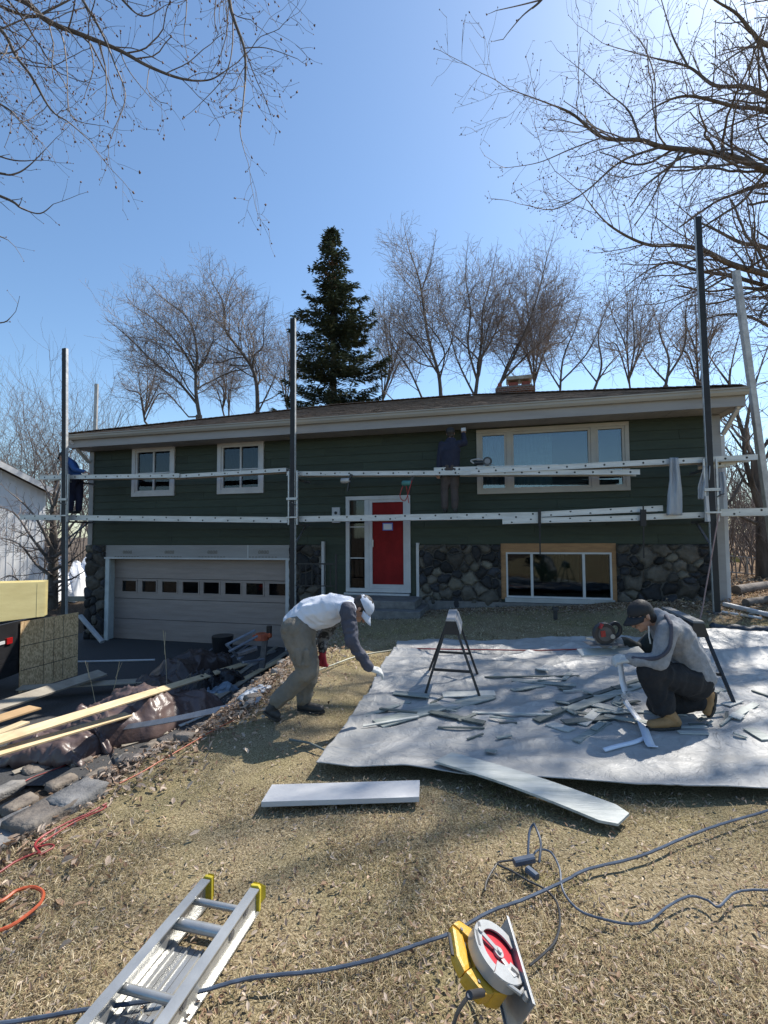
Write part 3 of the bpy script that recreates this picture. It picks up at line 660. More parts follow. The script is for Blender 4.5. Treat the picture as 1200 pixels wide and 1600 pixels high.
def octas(name, pts, size, m, parent, rng):
    P_ = np.array([tuple(p) for p in pts]); N = len(P_); s = size*rng.uniform(.6, 1.5, (N, 1))
    D = np.array([[1, 0, 0], [-1, 0, 0], [0, 1, 0], [0, -1, 0], [0, 0, 1.5], [0, 0, -1.5]]); q = rng.normal(0, .4, (N, 6, 3)); V = (P_[:, None, :]+(D[None]+q)*s[:, :, None]).reshape(-1, 3)
    b = (np.arange(N)*6)[:, None]; F = np.concatenate([b+np.array([f]) for f in ([0, 2, 4], [2, 1, 4], [1, 3, 4], [3, 0, 4], [2, 0, 5], [1, 2, 5], [3, 1, 5], [0, 3, 5])], 0)
    return arr_mesh(name, V, F, m, parent)
class Tree:
    def __init__(s, seed, up=.15, jit=.18, ang=(25, 55), ratio=.62, minr=.004, maxd=5, dens=1.0, seg=.3, taper=.55, curl=0):
        s.r = random.Random(seed); s.thick = []; s.thin = []; s.tips = []; s.up = up; s.jit = jit; s.ang = ang; s.ratio = ratio; s.minr = minr; s.maxd = maxd; s.dens = dens; s.seg = seg; s.taper = taper; s.cut = .018; s.lim = 90000
    def add(s, a, b, r0, r1):
        (s.thick if r0 > s.cut else s.thin).append((tuple(a), tuple(b), r0, r1))
    def path(s, pts, r0, r1, depth, dens=1.0, cl=1.0, start=.12, jit=0, end=.2, tipf=.65):
        """an explicit limb, then side branches along it"""
        n = len(pts); L = sum((pts[i+1]-pts[i]).length for i in range(n-1))
        acc = 0; nxt = L*start
        for i in range(n-1):
            f0 = i/(n-1); f1 = (i+1)/(n-1); ra = r0+(r1-r0)*f0; rb_ = r0+(r1-r0)*f1; s.add(pts[i], pts[i+1], ra, rb_); acc += (pts[i+1]-pts[i]).length
            while acc > nxt:
                d = (pts[i+1]-pts[i]).normalized(); s.child(pts[i+1], d, L*(1-tipf*f1)*cl*.45, rb_, depth); nxt += .32/(s.dens*dens)*s.r.uniform(.5, 1.5)
        s.grow(pts[-1], (pts[-1]-pts[-2]).normalized(), L*end, r1, depth+1)
    def child(s, p, d, L, r, depth):
        a = R(s.r.uniform(*s.ang)); o = d.orthogonal().normalized(); o.rotate(Matrix.Rotation(s.r.uniform(0, 6.28), 3, d)); nd = (d*math.cos(a)+o*math.sin(a)).normalized()
        s.grow(p, nd, L*s.r.uniform(.6, 1.25), max(s.minr, r*s.r.uniform(.3, .52)), depth+1)
    def grow(s, p, d, L, r, depth):
        if len(s.thin) > s.lim or L < .05: return
        n = max(2, int(L/s.seg*(1+.35*depth))); n = min(n, 14); st = L/n; p = Vector(p); d = Vector(d)
        for i in range(n):
            f = (i+1)/n; j = s.jit
            d = (d+Vector((s.r.gauss(0, j), s.r.gauss(0, j), s.r.gauss(0, j)+s.up*.35))).normalized(); q = p+d*st
            ra = max(s.minr*.6, r*(1-(1-s.taper)*(i/n))); rb_ = max(s.minr*.5, r*(1-(1-s.taper)*f)); s.add(p, q, ra, rb_); p = q
            if depth < s.maxd and f > .15:
                k = s.dens*(1.05 if depth < s.maxd-1 else .9)*min(1.4, max(.5, st/.25))
                while k > 0:
                    if s.r.random() < k: s.child(p, d, L*(s.ratio*(1.1-.5*f)), rb_, depth)
                    k -= 1
        s.tips.append(tuple(p))
    def emit(s, root, bud=0, tr=None, far=None):
        frusta('trunk', s.thick, bark, root, 7); c = frusta('crown', s.thin, far or twigm, root, 3)
        if bud and s.tips: octas('buds', s.tips, bud, budm, root, RNG)
class Joiner:
    """keeps every limb rooted on the trunk or on an earlier limb"""
    def __init__(s, T, trunk): s.T = T; s.px = []; s.trunk = trunk
    def pix(s, p):
        d = p-CAM; z = d.dot(FWD); return 600+FPX*d.dot(RT)/z, 800-FPX*d.dot(UP)/z
    def limb(s, pxl, Y0, Y1, r0, r1, n=5, **kw):
        st = pxl[0]; best = None
        for (x, y, p) in s.px:
            q = math.hypot(x-st[0], y-st[1])
            if q < 16 and (best is None or q < best[0]): best = (q, p)
        if best: Y0, Y1 = best[1].y, best[1].y+(Y1-Y0)
        pts = [P(x, y, Y0+(Y1-Y0)*i/(len(pxl)-1)) for i, (x, y) in enumerate(pxl)]
        if best: pts[0] = best[1]
        else:
            a = pts[0]; c = min(s.trunk, key=lambda w: (w-a).length+max(0, w.z-a.z+.3)*2); m_ = c.lerp(a, .5)+Vector((0, 0, -.12*(a-c).length*.3)); q = spline([c, m_, a], 4)
            for i in range(len(q)-1): s.T.add(q[i], q[i+1], r0*1.12, r0*1.02)
        pts = spline(pts, n); s.px += [(*s.pix(v), v) for v in pts if (v-CAM).dot(FWD) > .2]; s.T.path(pts, r0, r1, kw.pop('depth', 1), **kw)
def tree_root(name, p, label, group=None): return empty(name, p, label, 'tree', group)
# ---- bare trees standing behind the house: trunk and limbs follow the photograph, twigs are grown
def bare(name, base, limbs, Y, seed, label, group='bare trees behind the house', **kw):
    """limbs: list of (pixel polyline, r0, r1, depth offset)"""
    b = P(base[0], base[1], Y); root = tree_root(name, (b.x, b.y, G(b.x, b.y)), label, group); t = Tree(seed, **kw); t.cut = .03
    g0 = Vector((b.x, b.y, G(b.x, b.y)-.1)); 
    t.add(g0, g0.lerp(b, .5), limbs[0][1]*1.5, limbs[0][1]*1.2); t.add(g0.lerp(b, .5), b, limbs[0][1]*1.2, limbs[0][1]*1.02)
    J = Joiner(t, [g0.lerp(b, f) for f in (.45, .6, .8, 1.0)])
    for k, (pl, r0, r1, dy) in enumerate(limbs): J.limb(pl, Y, Y+dy, r0*.66, r1*.55, start=.10, dens=1.45, cl=1.05, end=.05, tipf=.88)
    t.emit(root, far=twigf); return root
def z7(L): return [(160+x/3.75, 350+y/3.75) for x, y in L]
def z8(L): return [(440+x/2.609, 340+y/2.609) for x, y in L]
K1 = dict(up=.09, jit=.13, ang=(24, 62), ratio=.64, minr=.0078, maxd=5, dens=.80, seg=.50)
bare('leaning_tree', (311, 650), [(z7([(570, 1130), (550, 1000), (548, 870), (555, 760), (530, 620), (470, 520), (360, 440), (255, 330)]), .17, .03, 1.5), (z7([(560, 1060), (440, 920), (300, 810), (190, 700), (90, 610), (25, 560)]), .12, .025, -1.5),
      (z7([(545, 860), (470, 740), (370, 620), (290, 550), (200, 490), (150, 440)]), .11, .025, -.5), (z7([(545, 850), (480, 700), (400, 590)]), .07, .02, 2), (z7([(505, 1130), (400, 1010), (330, 950), (240, 890)]), .06, .02, 1)], 26, 11, 'bare tree with four limbs leaning left above the left end of the roof', **K1)
bare('round_crowned_tree', (402, 645), [(z7([(910, 1110), (905, 950), (880, 850), (830, 770), (760, 680), (720, 620), (715, 500), (690, 420), (640, 330), (625, 200)]), .19, .025, 1), (z7([(880, 850), (890, 770), (940, 720), (945, 600), (955, 480)]), .10, .02, -1.5),
      (z7([(720, 620), (650, 560), (570, 540), (500, 500)]), .07, .02, -1), (z7([(715, 500), (760, 360), (830, 260)]), .06, .015, 1.5), (z7([(950, 1110), (1000, 920), (1040, 800)]), .08, .02, 1), (z7([(920, 1040), (1010, 1010), (1100, 940)]), .07, .02, 1),
      (z7([(830, 780), (740, 740), (640, 690), (560, 730)]), .07, .02, -1)], 27, 12, 'bare tree with a rounded crown just left of the tall spruce', **K1)
bare('forked_tree', (683, 628), [(z8([(650, 755), (640, 640), (600, 500), (580, 380), (560, 250), (520, 130), (500, 40)]), .16, .025, 1), (z8([(640, 640), (560, 520), (490, 440), (430, 340)]), .08, .02, -1.5), (z8([(580, 300), (610, 180), (630, 60)]), .07, .015, 1),
      (z8([(580, 755), (520, 620), (450, 520), (390, 420)]), .09, .02, 1), (z8([(655, 600), (700, 480), (640, 350), (660, 200)]), .06, .015, -1), (z8([(480, 765), (400, 690), (350, 600)]), .05, .015, 0)], 24, 13, 'bare forked tree right beside the spruce, over the middle of the roof', **K1)
bare('slender_tree', (740, 622), [(z8([(787, 745), (800, 640), (815, 500), (820, 380), (850, 260), (880, 110)]), .16, .02, 1), (z8([(790, 670), (760, 520), (770, 380), (750, 240), (760, 100)]), .10, .02, -1.5), (z8([(770, 720), (720, 590), (680, 460), (640, 370)]), .09, .02, 1),
      (z8([(810, 600), (870, 470), (920, 330), (960, 200)]), .08, .02, 1.5)], 24, 14, 'bare upright tree between the forked tree and the chimney', **K1)
bare('spreading_tree', (786, 620), [(z8([(880, 700), (930, 600), (990, 470), (1040, 330), (1080, 170), (1110, 60)]), .14, .02, 1), (z8([(900, 680), (1000, 560), (1100, 460), (1160, 300)]), .10, .02, -1), (z8([(870, 690), (960, 520), (1060, 420), (1180, 330)]), .08, .02, 2)], 25, 15, 'bare tree spreading up to the right from behind the brick chimney', **K1)
bare('thin_tree', (875, 615), [([(875, 615), (880, 560), (900, 510), (910, 470)], .09, .02, 1), ([(878, 600), (915, 555), (945, 500), (985, 470)], .07, .02, -1), ([(872, 605), (850, 560), (846, 500)], .07, .02, 1)], 23, 16, 'small bare tree just right of the chimney', **K1)
bare('thin_tree', (928, 610), [([(928, 610), (940, 570), (935, 520), (955, 465)], .10, .02, 1), ([(930, 600), (960, 560), (1000, 530)], .06, .02, -1), ([(930, 595), (905, 560), (890, 520)], .06, .02, 1)], 22, 17, 'small bare tree over the right half of the roof, above the wide window', **K1)
bare('thin_tree', (1040, 603), [([(1040, 603), (1045, 560), (1030, 510), (1050, 440)], .10, .02, 1), ([(1040, 590), (1070, 540), (1075, 470), (1120, 430)], .08, .02, -1), ([(1040, 595), (1010, 560), (990, 500)], .07, .02, 1)], 20, 18, 'bare tree over the right end of the roof, left of the dark pole', **K1)
def fan(name, base, top, halfw, Y, seed, label, n=6, r=.11):
    rr = random.Random(seed); L = []; bx, by = base; H_ = by-top
    for k in range(n):
        f = (k/(n-1)*2-1) if n > 1 else 0; sx = bx+f*10*rr.random(); tx = bx+f*halfw*rr.uniform(.8, 1.05); ty = top+H_*.42*f*f+rr.uniform(0, 12)
        L.append(([(sx, by-rr.uniform(0, 20)), (bx+f*halfw*.28+rr.uniform(-4, 4), by-H_*.33), (bx+f*halfw*.62+rr.uniform(-6, 6), by-(by-ty)*.68), (tx, ty)], r*rr.uniform(.55, 1), .02, rr.uniform(-1.5, 1.5)))
    return bare(name, base, L, Y, seed, label, **K1)
for i_, a_ in enumerate([((232, 665), 520, 55, 31, 'low bare tree filling in left of the leaning tree'), ((452, 645), 490, 42, 30, 'bare tree half hidden behind the pole beside the garage door'), ((608, 635), 440, 44, 29, 'low bare tree just right of the spruce'), ((835, 618), 395, 74, 28, 'wide bare tree filling the sky between chimney and wide window'),
    ((985, 610), 400, 66, 27, 'bare tree over the roof above the right window pane'), ((1095, 620), 420, 64, 25, 'bare tree showing around the tall dark pole'), ((352, 655), 520, 35, 32, 'low bare tree between the leaning and the rounded tree')]):
    fan('background_tree', a_[0], a_[1], a_[2], a_[3], 300+i_, a_[4])
# the grey forked trunk to the right of the house
K2 = dict(up=.10, jit=.14, ang=(22, 60), ratio=.60, minr=.005, maxd=4, dens=.62, seg=.42)
bare('grey_forked_tree', (1192, 800), [([(1192, 860), (1186, 780), (1178, 720), (1166, 690), (1150, 640), (1140, 590), (1155, 520)], .17, .03, .5), ([(1190, 800), (1170, 740), (1163, 700), (1168, 655), (1180, 600), (1200, 540)], .13, .03, -.5),
      ([(1165, 738), (1150, 770), (1133, 792)][::-1], .07, .05, 0), ([(1150, 645), (1115, 610), (1080, 585), (1060, 540)], .06, .015, 1), ([(1180, 720), (1215, 660), (1240, 560)], .09, .02, 0), ([(1142, 600), (1100, 540), (1090, 470)], .05, .015, 1)], 14, 19, 'grey forked tree just beyond the right corner of the house', 'trees to the right of the house', **K2)
# ---- the big tree on the right whose limbs reach over the roof (its trunk stands outside the picture)
def zr(L): return [(700+x/2.4, y/2.4) for x, y in L]
bY = 12.0; b0 = P(1420, 836, bY); bt_root = tree_root('overhanging_tree', (b0.x, b0.y, .2), 'large bare budding tree whose dark limbs reach in from the right edge of the sky')
T = Tree(31, up=.05, jit=.11, ang=(25, 62), ratio=.60, minr=.0044, maxd=4, dens=.85, seg=.28); T.cut = .022; T.lim = 170000
tr = spline([Vector((b0.x+.3, b0.y, 0)), Vector((b0.x+.1, b0.y, 2.5)), Vector((b0.x, b0.y, 5)), Vector((b0.x-.1, b0.y-.2, 8)), Vector((b0.x-.4, b0.y-.3, 11)), Vector((b0.x-.9, b0.y-.5, 14))], 5)
for i in range(len(tr)-1): T.add(tr[i], tr[i+1], .36-.010*i, .36-.010*(i+1))
LIMBS = [([(1560, 820), (1350, 700), (1200, 640), (1070, 590), (960, 570), (800, 550), (720, 525), (580, 515), (470, 430), (380, 390), (230, 335)], .16, .018, 11.6, 10.2),
 ([(800, 550), (650, 605), (520, 715), (400, 785), (300, 770)], .05, .014, 10.9, 10.0), ([(720, 525), (680, 420), (600, 350), (520, 280), (440, 215)], .045, .012, 10.7, 11.5), ([(580, 515), (460, 560), (340, 610), (215, 630)], .035, .012, 10.5, 9.5),
 ([(1600, 1150), (1400, 1090), (1200, 1030), (1060, 990), (960, 940), (860, 920), (740, 915), (600, 840), (500, 720)], .16, .018, 11.8, 9.8), ([(740, 915), (650, 935), (550, 950)], .03, .012, 10.5, 9.8),
 ([(1600, 1240), (1300, 1110), (1080, 1040), (940, 1015), (830, 985), (740, 1020), (650, 1090)], .11, .016, 12, 11), ([(1550, 1050), (1200, 930), (1100, 910), (1000, 860), (920, 820), (850, 760)], .11, .016, 12, 12.6),
 ([(1500, 560), (1200, 420), (1080, 400), (900, 360), (780, 400), (700, 470)], .11, .016, 12, 11), ([(1500, 500), (1200, 360), (1110, 325), (1000, 320), (900, 250), (760, 215), (600, 170)], .12, .016, 12, 12.4),
 ([(1450, 250), (1200, 170), (1140, 120), (1080, 50), (1000, 0), (900, -80)], .11, .02, 11.8, 11), ([(1170, 150), (1040, 230), (950, 320)], .05, .014, 11.5, 10.6), ([(890, 250), (840, 130), (800, 0), (780, -80)], .045, .014, 12, 12.6),
 ([(1000, 590), (920, 680), (870, 760), (860, 860)], .035, .012, 11, 10.4), ([(1500, 1400), (1250, 1250), (1100, 1180), (960, 1200), (850, 1290)], .09, .016, 12.2, 13), ([(1100, 990), (960, 1090), (840, 1160), (780, 1260)], .05, .014, 11, 11.4), ([(1500, 800), (1300, 720), (1180, 700), (1050, 740), (950, 760)], .08, .015, 12, 13),
 ([(1400, 60), (1250, 20), (1150, -60), (1050, -160)], .10, .02, 11.6, 11), ([(1170, 150), (1200, 260), (1260, 350)], .06, .02, 11.6, 11.8)]
J = Joiner(T, tr)
for pl, r0, r1, Y0, Y1 in LIMBS:
    J.limb(zr(pl), Y0, Y1, r0*.62, r1*.5, n=6, dens=1.8, cl=.66, start=.05)
T.emit(bt_root, bud=.011)
# ---- the tree over the photographer: twigs hang into the top left of the picture
def zl(L): return [(x/2.4, y/2.4) for x, y in L]
tY = 5.0; c0 = Vector((-5.4, 3.4, 0)); tl = tree_root('overhead_tree', c0, 'budding tree whose thin drooping twigs hang into the top left of the sky')
T = Tree(41, up=-.10, jit=.16, ang=(25, 65), ratio=.62, minr=.0021, maxd=4, dens=1.05, seg=.15); T.cut = .011; T.lim = 120000
top = Vector((-4.6, 4.2, 8.0)); tr = spline([c0, Vector((-5.4, 3.4, 2.5)), Vector((-5.2, 3.6, 5.5)), top], 5)
for i in range(len(tr)-1): T.add(tr[i], tr[i+1], .24-.008*i, .24-.008*(i+1))
J = Joiner(T, tr)
for pl, r0, r1, Y0, Y1 in [([(-500, -300), (-200, -100), (80, 0), (180, 80), (330, 140), (450, 190), (560, 250), (680, 295), (780, 300), (840, 270)], .045, .006, 5.0, 4.6), ([(-500, -100), (-150, 20), (0, 110), (60, 210), (120, 290), (190, 410), (260, 460), (340, 530)], .035, .006, 5.4, 5.0),
  ([(-300, 250), (0, 390), (80, 460), (160, 540)], .02, .005, 5.6, 5.2), ([(700, -700), (840, -200), (860, 0), (880, 80), (915, 180), (920, 280), (910, 400), (900, 490), (920, 580)], .03, .004, 4.6, 4.6), ([(870, 60), (870, 180), (840, 290), (740, 400)], .012, .004, 4.6, 4.8),
  ([(200, -200), (310, 0), (380, 120), (430, 240), (470, 360), (430, 480)], .022, .005, 4.8, 4.6), ([(180, 80), (230, 130), (250, 250), (265, 430), (370, 470)], .014, .004, 5, 4.8), ([(915, 180), (1000, 180), (1115, 220)], .008, .004, 4.6, 4.5), ([(330, 140), (350, 250), (320, 350)], .012, .004, 4.9, 5),
  ([(-400, -300), (-100, -40), (100, 60), (200, 30), (330, -40)], .03, .01, 5.2, 5.6), ([(0, 110), (120, 60), (240, 40)], .014, .005, 5.2, 5.4), ([(-300, 80), (-50, 190), (60, 190), (120, 130)], .02, .006, 5.6, 5.8), ([(700, -400), (700, 0), (690, 120), (700, 200)], .012, .003, 4.8, 5),
  ([(300, -200), (460, 0), (540, 60), (620, 20)], .02, .004, 4.8, 4.7), ([(450, 190), (480, 260), (550, 350), (600, 400)], .009, .003, 4.7, 4.6)]:
    J.limb(zl(pl), Y0, Y1, r0*.8, r1*.8, n=6, dens=2.0, cl=.55, start=.2)
for pl, r0, r1, Y0, Y1 in [([(400, -300), (375, -60), (350, 0), (280, 60), (220, 130)], .02, .005, 5, 5), ([(350, 5), (270, 20), (180, 40)], .01, .004, 5, 5), ([(500, -100), (480, 0), (490, 40)], .006, .003, 5, 5)]:
    J.limb(zr(pl), Y0, Y0, r0, r1, n=6, depth=3, dens=.5, cl=.2, start=.5)
T.emit(tl, bud=.0075)
c0 = Vector((-9.5, 8.5, DRV)); lt = tree_root('twiggy_tree', c0, 'pale twigged tree reaching in at the left edge of the sky'); T = Tree(51, up=-.03, jit=.15, ang=(25, 60), minr=.0035, maxd=3, dens=.9, seg=.22); T.cut = .02
for a, b in ((c0, Vector((-9.4, 8.5, 4))), (Vector((-9.4, 8.5, 4)), Vector((-9.2, 8.4, 7.5)))): T.add(a, b, .2, .15)
J = Joiner(T, [c0.lerp(Vector((-9.4, 8.5, 4)), f) for f in (.6, 1)]+[Vector((-9.3, 8.45, 5.5)), Vector((-9.2, 8.4, 7.5))])
for pl in ([(-500, 500), (-200, 600), (0, 650), (60, 650), (110, 620), (170, 560)], [(-400, 600), (0, 735), (80, 780), (150, 800), (200, 765)], [(-500, 900), (-150, 850), (-20, 880), (30, 900)], [(-400, 500), (-100, 560), (50, 600), (140, 600)], [(-400, 1200), (-150, 1200), (0, 1210), (40, 1190)]):
    J.limb(zl(pl), 8.0, 8.0, .03, .006, dens=1.1, cl=.28, start=.4)
T.emit(lt, bud=.009)
# ---- spruce
def spruce(base, toppx, Y, halfw, seed, label):
    b = P(base[0], base[1], Y); t = P(*toppx, Y); gz = G(b.x, b.y); root = tree_root('spruce_tree', (b.x, b.y, gz), label); r = random.Random(seed)
    Ht = t.z-gz; tk = []; 
    for k in range(20): a = k/20; tk.append((tuple(Vector((b.x, b.y, gz)).lerp(t, a)), tuple(Vector((b.x, b.y, gz)).lerp(t, a+.05)), .24*(1-a)+.02, .24*(1-a-.05)+.02))
    frusta('trunk', tk, bark, root, 8)
    N = []; W = []; 
    V = []; C = []
    tops = [(t, 1.0), (t+Vector((.75, .1, -.25)), .25)]
    h = .10
    while h < 1.0:
        c = Vector((b.x, b.y, gz)).lerp(t, h); env = 1.13*halfw*(1-h)**.74*(1+.10*math.sin(h*37))+.10
        nb = int(8+9*(1-h))
        for j in range(nb):
            if r.random() < .12: continue
            a = r.uniform(0, 6.283); L = env*r.uniform(.70, 1.12); d = Vector((math.cos(a), math.sin(a), 0)); p = c+Vector((0, 0, r.uniform(-.15, .15)))
            n = max(4, int(L/.13)); sag = r.uniform(.10, .30)
            for i in range(n):
                f = i/n; q = p+d*(L*f)+Vector((0, 0, -sag*L*f+.30*L*f*f*f+.1)); N.append((q, d, L*(1-f), f))
        h += .038*(1-.45*h)
    Vs = []; Cs = []
    for q, d, rem, f in N:
        for k in range(int(8+12*f)):
            sd = Vector((-d.y, d.x, 0))*(r.choice((-1, 1))); a = r.uniform(.1, 1.2); e = (d*math.cos(a)+sd*math.sin(a)+Vector((0, 0, r.uniform(-.55, .25)))).normalized()
            L = r.uniform(.14, .34)*(.7 if q.z > t.z-2.5 else 1); o = q+sd*abs(r.gauss(0, .16))*(1.2-f)+Vector((0, 0, r.gauss(0, .035)-.03)); w_ = e.cross(Vector((r.gauss(0, .4), r.gauss(0, .4), 1))).normalized()*r.uniform(.018, .035)
            Vs += [tuple(o-w_*.6), tuple(o+w_*.6), tuple(o+e*L*.6+w_), tuple(o+e*L), tuple(o+e*L*.6-w_)]; g_ = r.uniform(.6, 1.5); cc = (.060*g_, .085*g_, .058*g_) if r.random() < .8 else (.085*g_, .095*g_, .05*g_); Cs += [cc]*5
    for k in range(110):      # hanging cones near the top
        f = r.uniform(.80, .99); c = Vector((b.x, b.y, gz)).lerp(t, f); a = r.uniform(0, 6.28); o = c+Vector((math.cos(a), math.sin(a), 0))*r.uniform(.1, .9)*halfw*(1-f)*1.1; 
        Vs += [tuple(o+Vector((-.035, 0, 0))), tuple(o+Vector((.035, 0, 0))), tuple(o+Vector((.03, .02, -.12))), tuple(o+Vector((0, 0, -.17))), tuple(o+Vector((-.03, -.02, -.12)))]; Cs += [(.22, .11, .06)]*5
    F = (np.arange(len(Vs)//5)*5)[:, None]+np.arange(5)[None]
    arr_mesh('crown', np.array(Vs), F, tintmat('needles', .75, .12), root, attr=np.array(Cs))
spruce((524, 640), (519, 356), 21.0, 3.7, 5, 'tall dark green spruce rising behind the roof, left of the forked tree')
# ---- saplings and bare shrubs
def shrub(name, p, h, w_, n, seed, label, group=None, cat='shrub', minr=.004, r0=.02, dens=.5):
    root = empty(name, p, label, cat, group); T = Tree(seed, up=.10, jit=.15, ang=(18, 50), minr=minr, maxd=3, dens=dens, seg=.35); T.cut = .012; r = T.r
    for k in range(n):
        a = r.uniform(0, 6.28); q = Vector(p)+Vector((math.cos(a), math.sin(a), 0))*r.random()*w_*.35; d = Vector((math.cos(a)*w_/h*.5*r.random(), math.sin(a)*w_/h*.5*r.random(), 1)).normalized(); T.grow(q, d, h*r.uniform(.6, 1), r0*r.uniform(.6, 1), 1)
    frusta('stems', T.thick+T.thin, twigm, root, 4); return root
# tall thicket behind the neighbour's house on the left
for k, (px_, top_, Y, lab) in enumerate([(8, 640, 30, 'tall bare sapling clump above the neighbour\'s roof at the left edge'), (38, 636, 31, 'tall bare sapling clump right of the leftmost one behind the neighbour\'s roof'), (70, 640, 30, 'tall bare sapling clump left of the leftmost pole'), (120, 628, 32, 'bare tree clump behind the left gutter end, by the leftmost pole'), (172, 632, 33, 'bare low tree showing over the left end of the roof')]):
    b = P(px_, 836, Y); tz = P(px_, top_, Y).z; shrub('sapling_clump', (b.x, b.y, G(b.x, b.y)), tz*1.12, 3.6, 9, 60+k, lab, 'sapling clumps behind the neighbour', 'tree', .006, .05, .62)
# ivy-dark trunk with a bush round it, between neighbour and house
b = P(83, 836, 15.5); gz = G(b.x, b.y); root = tree_root('dark_trunked_tree', (b.x, b.y, gz), 'thick dark trunk with tangled bare branches between the neighbour and the left pole'); T = Tree(71, up=.02, jit=.20, ang=(35, 80), minr=.006, maxd=4, dens=1.25, seg=.25); T.cut = .05
tr = spline([P(80, 1000, 15.5), P(82, 910, 15.5), P(84, 850, 15.5), P(82, 800, 15.5), P(86, 765, 15.5)], 5)
for i in range(len(tr)-1): T.add(tr[i], tr[i+1], .20-.008*i, .20-.008*(i+1)); 
for pl in ([(80, 900), (55, 880), (30, 850), (0, 840)], [(80, 880), (50, 840), (20, 800), (-20, 790)], [(86, 870), (110, 850), (130, 815)], [(84, 890), (105, 880), (132, 860)], [(82, 860), (60, 815), (40, 790), (10, 765)], [(84, 930), (50, 925), (20, 900), (0, 905)], [(85, 910), (110, 905), (135, 890)], [(84, 800), (75, 770), (60, 745)], [(85, 790), (95, 760), (112, 735)]):
    pts = spline([P(x, y, 15.3+T.r.uniform(-.6, .6)*i/2) for i, (x, y) in enumerate(pl)], 5); T.path(pts, .06, .012, 1, dens=1.5, cl=.75, start=.03)
T.path(tr, .10, .04, 1, dens=3.2, cl=.28, start=.1)
T.emit(root)
# brush beyond the right corner of the house
tk = Tree(81, up=.12, jit=.15, ang=(15, 50), minr=.004, maxd=3, dens=.75, seg=.45); tk.cut = .5; rr = random.Random(4)
for k in range(420):
    y = rr.uniform(13.5, 32); x = y*rr.uniform(.64, 1.15)
    tk.grow(Vector((x, y, G(x, y))), Vector((rr.gauss(0, .15), rr.gauss(0, .15), 1)).normalized(), rr.uniform(1.6, 3.6), rr.uniform(.012, .035), 1)
o = frusta('thicket', tk.thin, twigm, None, 3); tag(o, 'brown leafless brush growing beyond the right corner of the house', 'brush', kind='stuff')
def far_leaf(r, N): return r.uniform(8, 36, N), r.uniform(14, 31, N)
tk = Tree(82, up=.10, jit=.13, ang=(18, 45), minr=.012, maxd=3, dens=.6, seg=1.0); tk.cut = .9
for k in range(95):
    x = rr.uniform(-60, 60); y = rr.uniform(40, 60); tk.grow(Vector((x, y, G(x, y))), Vector((0, 0, 1)), rr.uniform(6, 11), .12, 1)
o = frusta('distant_woods', tk.thin, twigm, None, 3); tag(o, 'far bare woods closing off the yards behind the houses', 'woods', kind='stuff')
# ================================================================ pump jack scaffold
alu = mat('aluminium', (.62, .62, .61), (.42, .42, .41), 5, .42, metal=.35, bump=.08, bscale=50, stretch=(.3, 1, 2), rvar=.12)
alud = mat('worn_aluminium', (.50, .49, .47), (.33, .32, .31), 7, .5, metal=.25, bump=.08, bscale=60)
rub = mat('black_rubber', (.018, .018, .02), (.010, .010, .011), 9, .6)
steel = mat('grey_steel', (.22, .22, .23), (.14, .14, .15), 9, .45, metal=.5)
holem = mat('rung_hole', (.03, .03, .03), (.02, .02, .02), 9, .8)
POLES = 'upright poles of the scaffold'
def pole(p0, p1, v, w, label, zbase=None, face=rub):
    """p0,p1: pixels of bottom and top"""
    a = Hpx(*p0, v); b = Hpx(*p1, v); gz = G(a.x, a.y)
    if a.z > gz: d = (b-a).normalized(); a = a - d*((a.z-gz)/d.z)
    root = empty('scaffold_pole', a, label, 'scaffold pole', POLES); up = (HM.to_3x3() @ Vector((0, -1, 0)))
    m = MB(); m.beam(a, b, w, w*.6, up=up, bev=.006); m.build('shaft', alu if face is rub else face, root)
    if face is rub:
        m = MB(); o = up*(w*.3+.004); m.beam(a+o, b+o, w*.88, .008, up=up); m.build('rubber_face', rub, root)
    m = MB(); m.beam(a-Vector((0, 0, .01)), a+Vector((0, 0, .03)), .22, .22); m.build('foot_plate', steel, root)
    return root, a, b
PV = -1.02
pL, aL, bL = pole((101, 958), (102, 545), PV, .125, 'leftmost black faced scaffold pole at the left end of the house')
pM, aM, bM = pole((458, 990), (458, 498), PV, .115, 'black faced scaffold pole standing beside the garage door')
pR, aR, bR = pole((1120, 958), (1090, 340), PV, .105, 'tall black faced scaffold pole in front of the right corner of the house')
